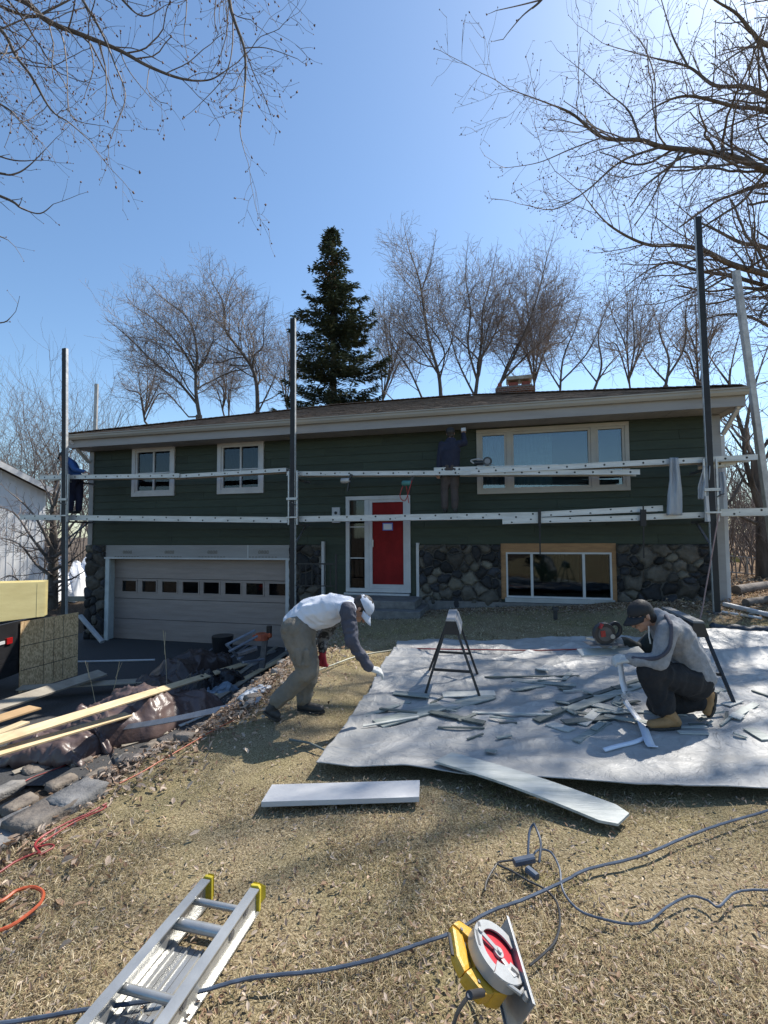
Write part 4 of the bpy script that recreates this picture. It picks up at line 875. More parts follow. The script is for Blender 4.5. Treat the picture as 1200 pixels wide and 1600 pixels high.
# two bare aluminium poles for the side walls
def free_pole(base, top, w, label):
    base = Vector(base); top = Vector(top); root = empty('scaffold_pole', base, label, 'scaffold pole', POLES); m = MB(); m.beam(base, top, w, w*.8, up=(0, 1, 0), bev=.006); m.build('shaft', alud, root)
    m = MB(); m.beam(base-Vector((0, 0, .01)), base+Vector((0, 0, .03)), .22, .22); m.build('foot_plate', steel, root); return root
t_ = P(151, 600, 13.5); free_pole((t_.x-.05, t_.y, G(t_.x, t_.y)), t_, .09, 'grey aluminium scaffold pole whose top shows above the left end of the roof')
t_ = P(1150, 424, 9.0); b_ = P(1222, 985, 9.0); free_pole((b_.x, b_.y, G(b_.x, b_.y)), t_, .115, 'leaning grey aluminium scaffold pole right of the house at the picture edge')
def plank(pa, pb, v0, h, depth, label, rows=1, group='aluminium scaffold planks', m_=alu, n=None):
    a = Hpx(*pa, v0); b = Hpx(*pb, v0); L = (b-a).length; ua = HI @ a; ub = HI @ b
    root = empty('scaffold_plank', a, label, 'scaffold plank', group)
    f = lambda t: ua.lerp(ub, t)
    def bar(name, vo, z0, z1, th, mm, idx=False):
        m = hb(); p, q = ua, ub
        m.raw([(p.x, p.y+vo, p.z+z0), (q.x, q.y+vo, q.z+z0), (q.x, q.y+vo, q.z+z1), (p.x, p.y+vo, p.z+z1), (p.x, p.y+vo+th, p.z+z0), (q.x, q.y+vo+th, q.z+z0), (q.x, q.y+vo+th, q.z+z1), (p.x, p.y+vo+th, p.z+z1)],
              [(0, 1, 2, 3), (5, 4, 7, 6), (0, 3, 7, 4), (1, 5, 6, 2), (3, 2, 6, 7), (0, 4, 5, 1)])
        if idx:
            m.use(1); nn = int(L/.305); r = random.Random(int(L*100))
            for k in range(nn):
                t = (k+.5)/nn; c = ua.lerp(ub, t); zo = 0 if rows == 1 else (.028 if k % 2 else -.028); m.disc((c.x, c.y+vo+.001, c.z+zo), (0, -1, 0), .019, .003, 8)
                if r.random() < .2: m.disc((c.x+r.uniform(.05, .12), c.y+vo+.001, c.z+r.uniform(-.03, .03)), (0, -1, 0), .009, .003, 6)
            m.use(2)
            m.raw([(p.x, p.y+vo-.006, p.z+z0), (q.x, q.y+vo-.006, q.z+z0), (q.x, q.y+vo-.006, q.z+z0+.014), (p.x, p.y+vo-.006, p.z+z0+.014), (p.x, p.y+vo, p.z+z0), (q.x, q.y+vo, q.z+z0), (q.x, q.y+vo, q.z+z0+.014), (p.x, p.y+vo, p.z+z0+.014)], [(0, 1, 2, 3), (3, 2, 6, 7), (0, 4, 5, 1)])
            m.raw([(p.x, p.y+vo-.006, p.z+z1-.014), (q.x, q.y+vo-.006, q.z+z1-.014), (q.x, q.y+vo-.006, q.z+z1), (p.x, p.y+vo-.006, p.z+z1), (p.x, p.y+vo, p.z+z1-.014), (q.x, q.y+vo, q.z+z1-.014), (q.x, q.y+vo, q.z+z1), (p.x, p.y+vo, p.z+z1)], [(0, 1, 2, 3), (3, 2, 6, 7), (0, 4, 5, 1)])
            return m.build(name, [mm, holem, mm], root)
        return m.build(name, mm, root)
    bar('side_rail', 0, -h/2, h/2, .02, m_, True); bar('side_rail', depth-.02, -h/2, h/2, .02, m_); bar('deck', .021, h/2-.03, h/2-.004, depth-.042, alud)
    return root
PL = [plank((31, 808), (449, 812.5), PV+.10, .125, .33, 'lower scaffold plank across the garage half of the house', 2),
 plank((467, 811), (846, 805), PV+.10, .12, .33, 'lower scaffold plank passing in front of the red door', 2),
 plank((785, 814.5), (1004, 809), PV+.09, .10, .33, 'lower of the two stacked planks below the wide window', 2),
 plank((846, 803.5), (1036, 794), PV+.12, .10, .33, 'upper of the two stacked planks below the wide window', 2),
 plank((1006, 808), (1110, 804), PV+.10, .10, .33, 'short lower plank between the hanging plastic strip and the right pole', 2),
 plank((1126, 801), (1212, 799), PV+.30, .13, .33, 'lower plank sticking out past the right corner of the house', 2),
 plank((62, 746), (280, 743), PV+.10, .10, .28, 'upper scaffold plank across the leftmost small window'),
 plank((262, 745), (447, 734), PV+.13, .085, .28, 'upper scaffold plank across the second small window'),
 plank((448, 740), (1000, 737.5), PV+.10, .09, .28, 'long upper scaffold plank from the garage pole across the wide window'),
 plank((678, 734), (872, 729), PV+.16, .085, .28, 'extra plank lying on the upper plank by the man in dark blue'),
 plank((735, 737), (1184, 714), PV+.08, .095, .28, 'upper scaffold plank rising to the right across the wide window'),
 plank((1100, 728), (1150, 722), PV+.25, .10, .28, 'short upper plank end behind the right pole')]
def jack(a, b, py_hi, py_lo, px, label):
    hi = Hpx(px, py_hi, PV); lo = Hpx(px, py_lo, PV); ui = HI @ hi; ul = HI @ lo; root = empty('pump_jack', lo, label, 'pump jack', 'pump jacks clamped to the poles')
    for s in (-1, 1):
        m = hb(); x = ul.x+s*.095; m.box(x-.014, x+.014, PV-.03, PV+.01, ul.z-.12, ui.z+.06); m.build('side_bar', alu, root)
    m = hb(); m.box(ul.x-.12, ul.x+.12, PV-.075, PV-.055, ul.z+.40, ul.z+.45); m.box(ul.x-.12, ul.x+.12, PV-.075, PV-.055, ul.z+.02, ul.z+.05); m.build('clamp', alu, root)
    for z in (ul.z-.11, ui.z-.10):
        m = hb(); m.box(ul.x-.025, ul.x+.025, PV+.06, PV+.85, z-.025, z+.02); m.build('bracket_arm', steel, root)
    m = hb(); m.beam((ul.x, PV+.06, ul.z-.55), (ul.x, PV+.65, ul.z-.14), .035, .03); m.build('brace', steel, root)
    m = hb(); m.tube([(ul.x+.08, PV-.05, ul.z+.3), (ul.x+.08, PV-.22, ul.z+.33), (ul.x+.10, PV-.26, ul.z+.33)], .012, 6); m.build('pump_handle', steel, root)
jack(aL, bL, 745, 808, 101, 'pump jack on the leftmost pole holding both planks'); jack(aM, bM, 740, 811, 458, 'pump jack on the pole beside the garage door'); jack(aR, bR, 722, 804, 1112, 'pump jack on the tall pole at the right corner')
# straps hanging from the stacked planks
for px_, y0, y1, lab in ((843, 797, 868, 'black strap hanging from the stacked planks, left one'), (1005, 790, 872, 'black strap hanging from the right end of the stacked planks')):
    a = Hpx(px_, y0, PV+.03); b = Hpx(px_+1, y1, PV+.03); m = MB(); m.beam(a, b, .022, .012); c = Hpx(px_, 796, PV+.02); d = Hpx(px_, 822, PV+.02); m.beam(c, d, .10 if px_ > 900 else .05, .02); tag(m.build('hanging_strap', rub), lab, 'strap')
# plastic strips draped over the planks
plas = bpy.data.materials.new('clear_plastic'); plas.use_nodes = True; q = plas.node_tree; pb = q.nodes['Principled BSDF']; pb.inputs['Base Color'].default_value = (.50, .53, .57, 1); pb.inputs['Roughness'].default_value = .35
tt = q.nodes.new('ShaderNodeBsdfTranslucent'); tt.inputs[0].default_value = (.6, .63, .68, 1); xx = q.nodes.new('ShaderNodeMixShader'); xx.inputs[0].default_value = .35; q.links.new(pb.outputs[0], xx.inputs[1]); q.links.new(tt.outputs[0], xx.inputs[2]); q.links.new(xx.outputs[0], q.nodes['Material Output'].inputs[0])
def strip(pts, v, label, seed, name='plastic_strip'):
    """pts: (pixel y, left px, right px)"""
    r = random.Random(seed); nx = 12; V = []; n = len(pts); rows = []
    ys = [p[0] for p in pts]; yy = np.linspace(ys[0], ys[-1], 22)
    for y in yy:
        l = np.interp(y, ys, [p[1] for p in pts]); rr_ = np.interp(y, ys, [p[2] for p in pts])
        for k in range(nx+1):
            f = k/nx; V.append(tuple(Hpx(l+(rr_-l)*f, y, v+.022*math.sin(f*13+seed)+.02*math.sin(f*7+y*.05)+.01*noise.noise(Vector((f*5, y*.08, seed))))))
    F = [(i*(nx+1)+k, (i+1)*(nx+1)+k, (i+1)*(nx+1)+k+1, i*(nx+1)+k+1) for i in range(21) for k in range(nx)]
    o = arr_mesh(name, np.array(V), F, plas, smooth=True); md = o.modifiers.new('t', 'SOLIDIFY'); md.thickness = .006; return tag(o, label, 'plastic sheet', 'plastic strips hanging from the scaffold')
strip([(715, 1046, 1060), (750, 1046, 1064), (770, 1043, 1066), (805, 1041, 1066)], PV-.02, 'milky plastic strip hanging between the upper and lower planks, left of the right pole', 2)
strip([(728, 1100, 1110), (760, 1091, 1110), (780, 1091, 1106)], PV-.02, 'bunched plastic sheet hanging right against the left side of the right pole', 5)
strip([(738, 1122, 1132), (760, 1121, 1136), (776, 1124, 1133)], PV+.1, 'small clear plastic sheet hanging right of the right pole', 7)
m = MB(); m.beam(Hpx(1104, 775, PV-.04), Hpx(1107, 815, PV-.04), .05, .03); tag(m.build('trim_offcut', white), 'short white trim piece hanging beside the right pole', 'trim piece')
# rope down from the right jack
rope = mat('pink_rope', (.42, .27, .24), (.28, .18, .16), 60, .8)
a = Hpx(1124, 800, PV-.02); b = GP(1092, 972); m = MB(); m.tube(spline([a, a.lerp(b, .3)+Vector((0, 0, -.02)), a.lerp(b, .65)+Vector((0, 0, -.05)), b, b+Vector((-.2, -.05, .0))], 6), .011, 6); tag(m.build('rope', rope), 'pale pinkish rope running from the right pole down to the ground', 'rope')
# nail guns hanging under the upper plank
dgreen = mat('teal_tool_body', (.06, .22, .20), (.04, .15, .14), 8, .4); blk = mat('black_plastic', (.02, .02, .022))
def nailgun(px, py, label, m1):
    c = HI @ Hpx(px, py, PV+.02); root = empty('nail_gun', H(c.x, c.y, c.z), label, 'nail gun', 'nail guns hanging from the upper plank')
    m = hb(); m.disc((c.x-.10, c.y, c.z), (1, 0, 0), .055, .17, 12); m.disc((c.x-.12, c.y, c.z), (1, 0, 0), .03, .02, 10, .05); m.build('body', m1, root)
    m = hb(); m.beam((c.x+.05, c.y, c.z+.02), (c.x+.12, c.y, c.z+.13), .04, .05); m.build('handle', blk, root)
    m = hb(); m.beam((c.x+.06, c.y, c.z-.03), (c.x+.03, c.y, c.z-.22), .03, .06); m.build('magazine', blk, root); return c
nailgun(541, 751, 'dark nail gun hanging under the upper plank, the one nearer the garage', alud); c_ = nailgun(637, 755, 'green bodied nail gun hanging above the red door', dgreen)
redh = mat('red_hose', (.42, .04, .035), (.30, .03, .025), 20, .45)
m = hb(); m.tube(spline([(c_.x+.1, c_.y, c_.z+.1), (c_.x+.05, c_.y-.05, c_.z-.1), (c_.x-.05, c_.y-.02, c_.z-.35), (c_.x-.16, c_.y, c_.z-.25), (c_.x-.05, c_.y, c_.z-.0), (c_.x+.02, c_.y, c_.z-.4)], 6), .009, 5); tag(m.build('air_hose', redh), 'short red air hose looped below the green nail gun', 'hose')
# grinder-sized saw on the upper plank
c = HI @ Hpx(752, 726, PV+.2); root = empty('small_saw', H(c.x, c.y, c.z), 'black trim saw lying on the upper plank beside the man in dark blue', 'saw')
m = hb(); m.disc((c.x+.12, c.y-.03, c.z+.05), (0, -1, 0), .09, .05, 18); m.build('blade_guard', blk, root)
m = hb(); m.disc((c.x-.12, c.y+.02, c.z+.04), (1, 0, 0), .045, .2, 12); m.build('motor', blk, root)
m = hb(); m.tube(spline([(c.x-.14, c.y, c.z+.03), (c.x-.2, c.y, c.z+.09), (c.x-.05, c.y, c.z+.11), (c.x+.05, c.y, c.z+.08)], 4), .016, 6); m.build('handle', alud, root)
m = hb(); m.box(c.x-.02, c.x+.25, c.y-.10, c.y-.09, c.z-.03, c.z-.02); m.disc((c.x+.12, c.y-.085, c.z+.05), (0, -1, 0), .055, .006, 16); m.build('blade', steel, root)
# ================================================================ silver tarp with siding offcuts
tarpm = bpy.data.materials.new('silver_tarp'); tarpm.use_nodes = True; q = tarpm.node_tree; n_ = q.nodes; l_ = q.links; pb = n_['Principled BSDF']
pb.inputs['Roughness'].default_value = .48; pb.inputs['Metallic'].default_value = 0
tc_ = n_.new('ShaderNodeTexCoord')
def _n(scale, det=5, ro=.6, dist=0):
    x = n_.new('ShaderNodeTexNoise'); x.inputs['Scale'].default_value = scale; x.inputs['Detail'].default_value = det; x.inputs['Roughness'].default_value = ro; x.inputs['Distortion'].default_value = dist; l_.new(tc_.outputs['Object'], x.inputs[0]); return x
a_ = _n(1.3, 5, .65, .6); r_ = n_.new('ShaderNodeValToRGB'); r_.color_ramp.elements[0].position = .35; r_.color_ramp.elements[1].position = .68
r_.color_ramp.elements[0].color = (.29, .29, .285, 1); r_.color_ramp.elements[1].color = (.405, .40, .39, 1); l_.new(a_.outputs[0], r_.inputs[0]); l_.new(r_.outputs[0], pb.inputs['Base Color'])
b1 = n_.new('ShaderNodeBump'); b1.inputs['Strength'].default_value = .9; b1.inputs['Distance'].default_value = .028; w1 = _n(5, 6, .62, 1.4); l_.new(w1.outputs[0], b1.inputs['Height'])
vv = n_.new('ShaderNodeTexVoronoi'); vv.inputs['Scale'].default_value = 9; vv.feature = 'DISTANCE_TO_EDGE'; mpn = n_.new('ShaderNodeMapping'); l_.new(tc_.outputs['Object'], mpn.inputs[0]); mx = n_.new('ShaderNodeMix'); mx.data_type = 'RGBA'; mx.blend_type = 'ADD'; mx.inputs[0].default_value = .35; l_.new(tc_.outputs['Object'], mx.inputs[6]); l_.new(w1.outputs[1], mx.inputs[7]); l_.new(mx.outputs[2], vv.inputs[0])
b2 = n_.new('ShaderNodeBump'); b2.inputs['Strength'].default_value = .3; b2.inputs['Distance'].default_value = .015; l_.new(vv.outputs[0], b2.inputs['Height']); l_.new(b1.outputs[0], b2.inputs['Normal']); l_.new(b2.outputs[0], pb.inputs['Normal'])
NR, NS = 420, 250
rr_, ss_ = np.meshgrid(np.linspace(0, 1, NR), np.linspace(0, 1, NS))
ly = TL[0].y + (TL[-1].y-TL[0].y)*ss_; lx = np.interp(ly, [p.y for p in TL], [p.x for p in TL])
ry = TRn.y + (TRf.y-TRn.y)*ss_; rx = TRn.x + (TRf.x-TRn.x)*ss_
TX = lx+(rx-lx)*rr_; TY = ly+(ry-ly)*rr_
ed = np.minimum(1, ss_*8); TY = TY + (1-ed)*(.10*(fbm(TX, TX*0, 1.4, 3, 61)-.5)*2 + .03*np.sin(TX*3)); TX = TX + np.clip(1-rr_*25, 0, 1)*(.05*(fbm(TY, TY*0, 2.2, 3, 62)-.5)*2)
def ridge(X, Y, s, seed): return 1-np.abs(2*vnoise(X, Y, s, seed)-1)
def rot(X, Y, a): return X*math.cos(a)-Y*math.sin(a), X*math.sin(a)+Y*math.cos(a)
W = np.zeros_like(TX)
for a, sx, sy, amp, sd in ((.15, .35, 2.6, .030, 1), (-.35, .4, 3.4, .022, 2), (.6, .6, 3.0, .014, 3), (1.1, .5, 2.6, .012, 4), (-.9, .9, 5, .009, 5), (.0, .7, 7, .008, 6)):
    X2, Y2 = rot(TX, TY, a); X2 = X2 + .3*fbm(TX, TY, .9, 2, 70+sd); Y2 = Y2 + .25*fbm(TX, TY, 1.1, 2, 80+sd); r2 = 1-np.abs(2*vnoise(X2*sx, Y2*sy, 1, 90+sd)-1); W += amp*r2**4
W += .012*fbm(TX, TY, 6, 3, 44) + .02*fbm(TX, TY, 1.2, 2, 45)
flat = .45+.55*sm((TY-3.4)/1.5)        # smoother at the near edge, more heaped towards the house
W = W*flat*1.25
for a_f, sp_, ph_ in ((.12, 1.15, .3), (.12+math.pi/2, .95, .1)):
    X2, Y2 = rot(TX, TY, a_f); dd_ = np.abs(((X2+.05*fbm(TX, TY, 2, 2, 33)+ph_) % sp_)-sp_/2); W += .010*np.exp(-(dd_/.022)**2)*(.4+vnoise(TX, TY, 1.5, 55))
hump = .16*sm((TX-3.0)/1.2)*np.exp(-((TY-(6.3+.05*np.sin(TX*5)))/.32)**2)*(0.7+.5*ridge(TX, TY, .9, 7)) + .10*sm((TX-2.6)/1.0)*np.exp(-((TY-5.65)/.16)**2)
W += hump
edge_l = np.minimum(rr_*30, 1); lift = .04*(1-ed)*(.4+ridge(TX, TY, 1.3, 12)) 
TZ = gnd(TX, TY) + .034 + W*np.minimum(1, .3+ed*.7) + lift
def tarp_z(x, y):
    i = np.argmin((TX-x)**2+(TY-y)**2); return float(TZ.flat[i])
i_ = np.arange(NR*NS).reshape(NS, NR); F = np.stack([i_[:-1, :-1], i_[:-1, 1:], i_[1:, 1:], i_[1:, :-1]], -1).reshape(-1, 4)
o = arr_mesh('tarp', np.stack([TX, TY, TZ], -1).reshape(-1, 3), F, tarpm, smooth=True); md = o.modifiers.new('t', 'SOLIDIFY'); md.thickness = .006
tag(o, 'large wrinkled silver grey tarp spread over the lawn under the siding offcuts', 'tarp')
# dark rolled edge at the far right of the tarp
m = MB(); pts = spline([GP(1112, 993), GP(1150, 995), GP(1200, 998), GP(1280, 1002)], 6); pts = [p+Vector((0, 0, .10+.015*math.sin(i*1.3))) for i, p in enumerate(pts)]
m.tube(pts, .075, 10, radii=[.06+.02*math.sin(i*1.7)**2 for i in range(len(pts))]); tag(m.build('rolled_tarp', mat('dark_blue_fabric', (.035, .045, .06), (.02, .025, .035), 8, .6, bump=.6, bscale=12), smooth=True), 'dark rolled up tarp lying on the far right edge of the silver tarp', 'rolled tarp')
# ---- boards and offcuts
sidm = mat('siding_offcut', (.33, .36, .34), (.20, .225, .215), 5, .6, bump=.25, bscale=40, stretch=(1, 5, 1))
sidd = mat('siding_offcut_dark', (.14, .16, .15), (.08, .095, .09), 5, .6, bump=.2, bscale=40)
sidl = mat('siding_offcut_pale', (.52, .53, .50), (.38, .39, .37), 5, .65, bump=.2, bscale=40)
def onsurf(px, py):
    p = GP(px, py, .03)
    if in_tarp(p.x, p.y):
        for _ in range(3): p = GP(px, py, tarp_z(p.x, p.y)-G(p.x, p.y))
    return p
def slab(name, px4, thick, m_, label, cat, group=None, dz=.0, round_=False, bev=.002, bow=0.0):
    c = [onsurf(*p)+Vector((0, 0, dz+thick)) for p in px4]; mb = MB()
    if bow or round_:
        n = 14; V = []
        for i in range(n+1):
            f = i/n; a = c[0].lerp(c[1], f); b = c[3].lerp(c[2], f); z = bow*math.sin(f*math.pi); sh = 0
            if round_ and f > .93: sh = (f-.93)/.07
            cc = (a+b)/2; a = a.lerp(cc, .35*sh*sh); b = b.lerp(cc, .35*sh*sh)
            V += [a+Vector((0, 0, z)), b+Vector((0, 0, z)), a+Vector((0, 0, z-thick)), b+Vector((0, 0, z-thick))]
        Fc = []
        for i in range(n):
            k = 4*i; Fc += [(k, k+1, k+5, k+4), (k+2, k+6, k+7, k+3), (k, k+4, k+6, k+2), (k+1, k+3, k+7, k+5)]
        Fc += [(0, 2, 3, 1), (4*n, 4*n+1, 4*n+3, 4*n+2)]; mb.raw(V, Fc)
    else: mb.prism(c, (0, 0, -thick))
    o = mb.build(name, m_, bevel=bev if not (bow or round_) else 0); return tag(o, label, cat, group)
slab('white_board', [(408, 1264), (425, 1236), (656, 1229), (655, 1256)], .03, white, 'clean white trim board lying flat on the grass below the tarp', 'board', dz=.01)
streak = mat('streaked_siding', (.48, .50, .48), (.25, .28, .27), 3.2, .5, bump=.3, bscale=24, stretch=(.7, 6, 1), lo=.3, hi=.62)
ob = slab('siding_board', [(679, 1197), (961, 1302), (988, 1276), (706, 1183)], .014, streak, 'long grey streaked siding board lying from the tarp edge onto the grass', 'board', dz=.02, round_=True, bow=.02)
OFFG = 'siding offcuts on the tarp'
def offcut(pa, pb, w_, m_, label, th=.010, dz=.0, name='siding_offcut'):
    a = onsurf(*pa); b = onsurf(*pb); a.z += dz+th/2+.004; b.z += dz+th/2+.004; m = MB(); m.beam(a, b, w_, th); return tag(m.build(name, m_), label, 'siding offcut', OFFG)
big = [((590, 1133), (690, 1104), .17, sidm, 'widest grey siding offcut lying left of the near sawhorse leg'), ((695, 1108), (768, 1089), .13, sidm, 'grey siding offcut lying just right of the sawhorse feet'), ((640, 1117), (705, 1085), .03, sidd, 'dark narrow offcut between the two feet of the centre sawhorse'),
 ((684, 1138), (757, 1139), .02, sidd, 'long thin dark strip on the bare tarp in front of the sawhorse'), ((738, 1115), (862, 1118), .035, sidl, 'long pale strip right of the centre sawhorse'), ((780, 1131), (808, 1131), .015, sidd, 'short dark strip right of the thin dark strip'),
 ((730, 1157), (755, 1148), .015, sidd, 'small slanted dark strip, nearest of those below the sawhorse'), ((757, 1059), (905, 1057), .03, sidd, 'long dark strip lying far back on the tarp'), ((800, 1064), (900, 1072), .10, sidm, 'wide grey offcut behind the heap in the middle of the tarp'),
 ((884, 1101), (1000, 1063), .05, sidd, 'dark long strip slanting up to the kneeling man'), ((890, 1110), (1003, 1070), .10, sidm, 'grey board slanting up under the kneeling man beside a dark strip'), ((800, 1080), (850, 1072), .06, sidm, 'small grey offcut at the left of the middle heap'),
 ((858, 1132), (893, 1143), .11, sidl, 'pale offcut at the near left corner of the heap'), ((900, 1160), (950, 1130), .06, sidm, 'grey offcut lying in the kneeling man\'s shadow'), ((1060, 1146), (1106, 1147), .05, sidl, 'pale offcut just below the toe of the kneeling man\'s front boot'),
 ((1062, 1138), (1104, 1137), .03, sidl, 'narrow pale offcut between the kneeling man\'s two boots'), ((1170, 1140), (1200, 1158), .10, sidm, 'grey offcut at the right edge of the tarp'), ((1175, 1080), (1205, 1090), .03, sidd, 'dark strip at the far right of the tarp beyond the sawhorse foot'),
 ((570, 1120), (640, 1098), .05, sidm, 'grey strip close to the bending man\'s reaching hand'), ((1112, 1083), (1130, 1078), .07, sidm, 'small grey offcut behind the kneeling man\'s rear boot')]
for a in big: offcut(*a)
m = MB(); a = GP(452, 1155, .02); b = GP(517, 1176, .02); m.tube([a, a.lerp(b, .5)+Vector((0, 0, .02)), b], .008, 6); tag(m.build('stick', sidd), 'thin dark stick on the grass left of the tarp corner', 'stick')
USED = set(); rr = random.Random(12); mm_ = [sidm, sidm, sidl, sidd]
# the cluttered heap between the sawhorse and the kneeling man, and the scraps around it
for cx, cy, sx, sy, N_, where in ((950, 1110, 44, 17, 27, 'the heap by the kneeling man'), (690, 1110, 45, 20, 9, 'the scraps round the sawhorse'), (860, 1070, 60, 14, 5, 'the scraps behind the heap'), (1130, 1120, 32, 16, 10, 'the scraps right of him'), (810, 1120, 55, 26, 4, 'the open tarp')):
    for k in range(N_):
        px = rr.gauss(cx, sx); py = rr.gauss(cy, sy); py = min(max(py, 1030), 1185)
        if px > 1190: continue
        a = onsurf(px, py); L = rr.choice((.08, .12, .2, .34, .5)); w_ = rr.choice((.02, .03, .05, .08, .11)); th = rr.uniform(-.9, .9) + (math.pi if rr.random() < .5 else 0); d = Vector((math.cos(th), math.sin(th), 0))*L
        b = a+d; 
        if not in_tarp(b.x, b.y): continue
        a.z += .010+rr.random()*.012; b.z = tarp_z(b.x, b.y)+.010+rr.random()*.018; mt = rr.choice(mm_); m = MB(); up = Vector((rr.gauss(0, .12), rr.gauss(0, .12), 1)); m.beam(a, b, w_, .009, up=up)
        size = 'long' if L > .25 else ('short' if L < .15 else 'medium'); wid = 'wide' if w_ > .06 else ('thin' if w_ < .04 else 'slim'); colr = {sidm.name: 'grey', sidl.name: 'pale', sidd.name: 'dark'}[mt.name]
        dirn = 'end-on' if abs(d.y) > abs(d.x)*1.4 else ('slanting right' if d.x*d.y > 0 else 'slanting left'); cell = ('far ' if py < cy-sy*.4 else 'near ' if py > cy+sy*.4 else '')+('left' if px < cx-sx*.6 else 'right' if px > cx+sx*.6 else 'middle')
        lb = '%s %s %s offcut %s, %s of %s' % (size, wid, colr, dirn, cell, where); k2 = 0
        while lb in USED and k2 < 6: lb = lb.replace('offcut', ('chipped offcut', 'offcut', 'split offcut')[k2 % 3], 1) if k2 else lb.replace('offcut', 'straight cut piece', 1); k2 += 1
        USED.add(lb); tag(m.build('siding_offcut', mt), lb, 'siding offcut', OFFG)
# white wrapping strips by the kneeling man
whp = mat('white_wrap', (.72, .76, .84), (.6, .64, .72), 4, .45)
def ribbon(pts, w_, label, name='wrapping_strip', m_=whp):
    pts = spline(pts, 6); V = []; n = len(pts)
    for i, p in enumerate(pts):
        t = (pts[min(n-1, i+1)]-pts[max(0, i-1)]).normalized(); s_ = t.cross(Vector((0, -.6, .8))).normalized(); V += [p-s_*w_/2, p+s_*w_/2]
    F = [(2*i, 2*i+1, 2*i+3, 2*i+2) for i in range(n-1)]; o = arr_mesh(name, np.array([tuple(v) for v in V]), F, m_, smooth=True); md = o.modifiers.new('t', 'SOLIDIFY'); md.thickness = .003; return tag(o, label, 'strip', 'white wrapping strips at the kneeling man')
def ts(px, py, dz=.02): p = onsurf(px, py); return p+Vector((0, 0, dz))
ribbon([P(969, 1036, 3.98), P(973, 1065, 3.98), P(978, 1085, 3.95), ts(990, 1118)+Vector((0, .15, .06)), ts(1000, 1130)], .05, 'white strip hanging from the gloved hands of the kneeling man down to the tarp')
ribbon([ts(1001, 1128), ts(1008, 1146), ts(1015, 1165), ts(1021, 1171)], .07, 'white strip on the tarp in front of the kneeling man\'s boot')
ribbon([ts(944, 1176), ts(965, 1170), ts(990, 1164), ts(1010, 1156)], .03, 'white strip lying across the kneeling man\'s shadow')
# ---- sawhorses
shr_b = mat('sawhorse_black', (.025, .025, .028), (.015, .015, .017), 8, .45); shr_t = mat('sawhorse_top', (.50, .51, .53), (.36, .37, .39), 4, .35, metal=.3)
def sawhorse(c0, c1, feet, z_top, label, top_m):
    """c0, c1: beam end points; feet: four ground points"""
    c0 = Vector(c0); c1 = Vector(c1); root = empty('sawhorse', (c0+c1)/2-Vector((0, 0, (c0.z+c1.z)/2-.05)), label, 'sawhorse', 'folding sawhorses on the tarp')
    d = (c1-c0).normalized(); s = d.cross(Vector((0, 0, 1))).normalized(); hh = .13
    m = MB(); m.prism([c0-s*.085-Vector((0, 0, hh)), c0+s*.085-Vector((0, 0, hh)), c0+s*.045, c0-s*.045], c1-c0); m.build('beam', shr_b, root, bevel=.004)
    m = MB(); m.prism([c0-s*.05+Vector((0, 0, .001)), c0+s*.05+Vector((0, 0, .001)), c0+s*.043+Vector((0, 0, .02)), c0-s*.043+Vector((0, 0, .02))], c1-c0)
    m.build('beam_top', top_m, root)
    if top_m is shr_t: m = MB(); m.prism([c0+s*.088-Vector((0, 0, hh-.01)), c0+s*.100-Vector((0, 0, hh-.01)), c0+s*.060-Vector((0, 0, .0)), c0+s*.052-Vector((0, 0, .0))], c1-c0); m.build('side_plate', shr_t, root)
    f = [Vector(x) for x in feet]; tops = [c0+d*.03-s*.06-Vector((0, 0, hh-.03)), c0+d*.03+s*.06-Vector((0, 0, hh-.03)), c1-d*.03-s*.06-Vector((0, 0, hh-.03)), c1-d*.03+s*.06-Vector((0, 0, hh-.03))]
    for t, b in zip(tops, f): m = MB(); m.beam(t, b, .032, .024, up=s); m.build('leg', shr_b, root, bevel=.003)
    for i, j in ((0, 1), (2, 3)):
        t = .62; m = MB(); m.beam(tops[i].lerp(f[i], t), tops[j].lerp(f[j], t), .022, .022); m.build('crossbar', shr_b, root)
    return root
Yf = onsurf(665, 1083).y; f0 = onsurf(665, 1083); f1 = onsurf(750, 1090); f2 = onsurf(671, 1047); f3 = onsurf(746, 1053)
ymid = (f0.y+f1.y)/2+.04; A_ = P(704, 971, ymid); A_.x += 0; B_ = P(708, 951, ymid+.62)
B_.z = A_.z
sawhorse(A_, B_, (f0, f1, f2, f3), A_.z, 'folding sawhorse with a grey metal top standing end-on in the middle of the tarp', shr_t)
g1 = onsurf(1147, 1100); A2 = P(1092, 974, 4.55); B2 = P(1040, 940, 5.45); B2.z = A2.z-.0
dd = (B2-A2).normalized(); ss2 = dd.cross(Vector((0, 0, 1))).normalized(); gz = lambda p: Vector((p.x, p.y, tarp_z(p.x, p.y)+.01))
sawhorse(A2, B2, (gz(A2-ss2*.26+dd*.0), gz(g1), gz(B2-ss2*.26), gz(B2+ss2*.26)), A2.z, 'black folding sawhorse behind the kneeling man', mat('worn_grey_top', (.20, .21, .22), (.12, .125, .13), 8, .5))
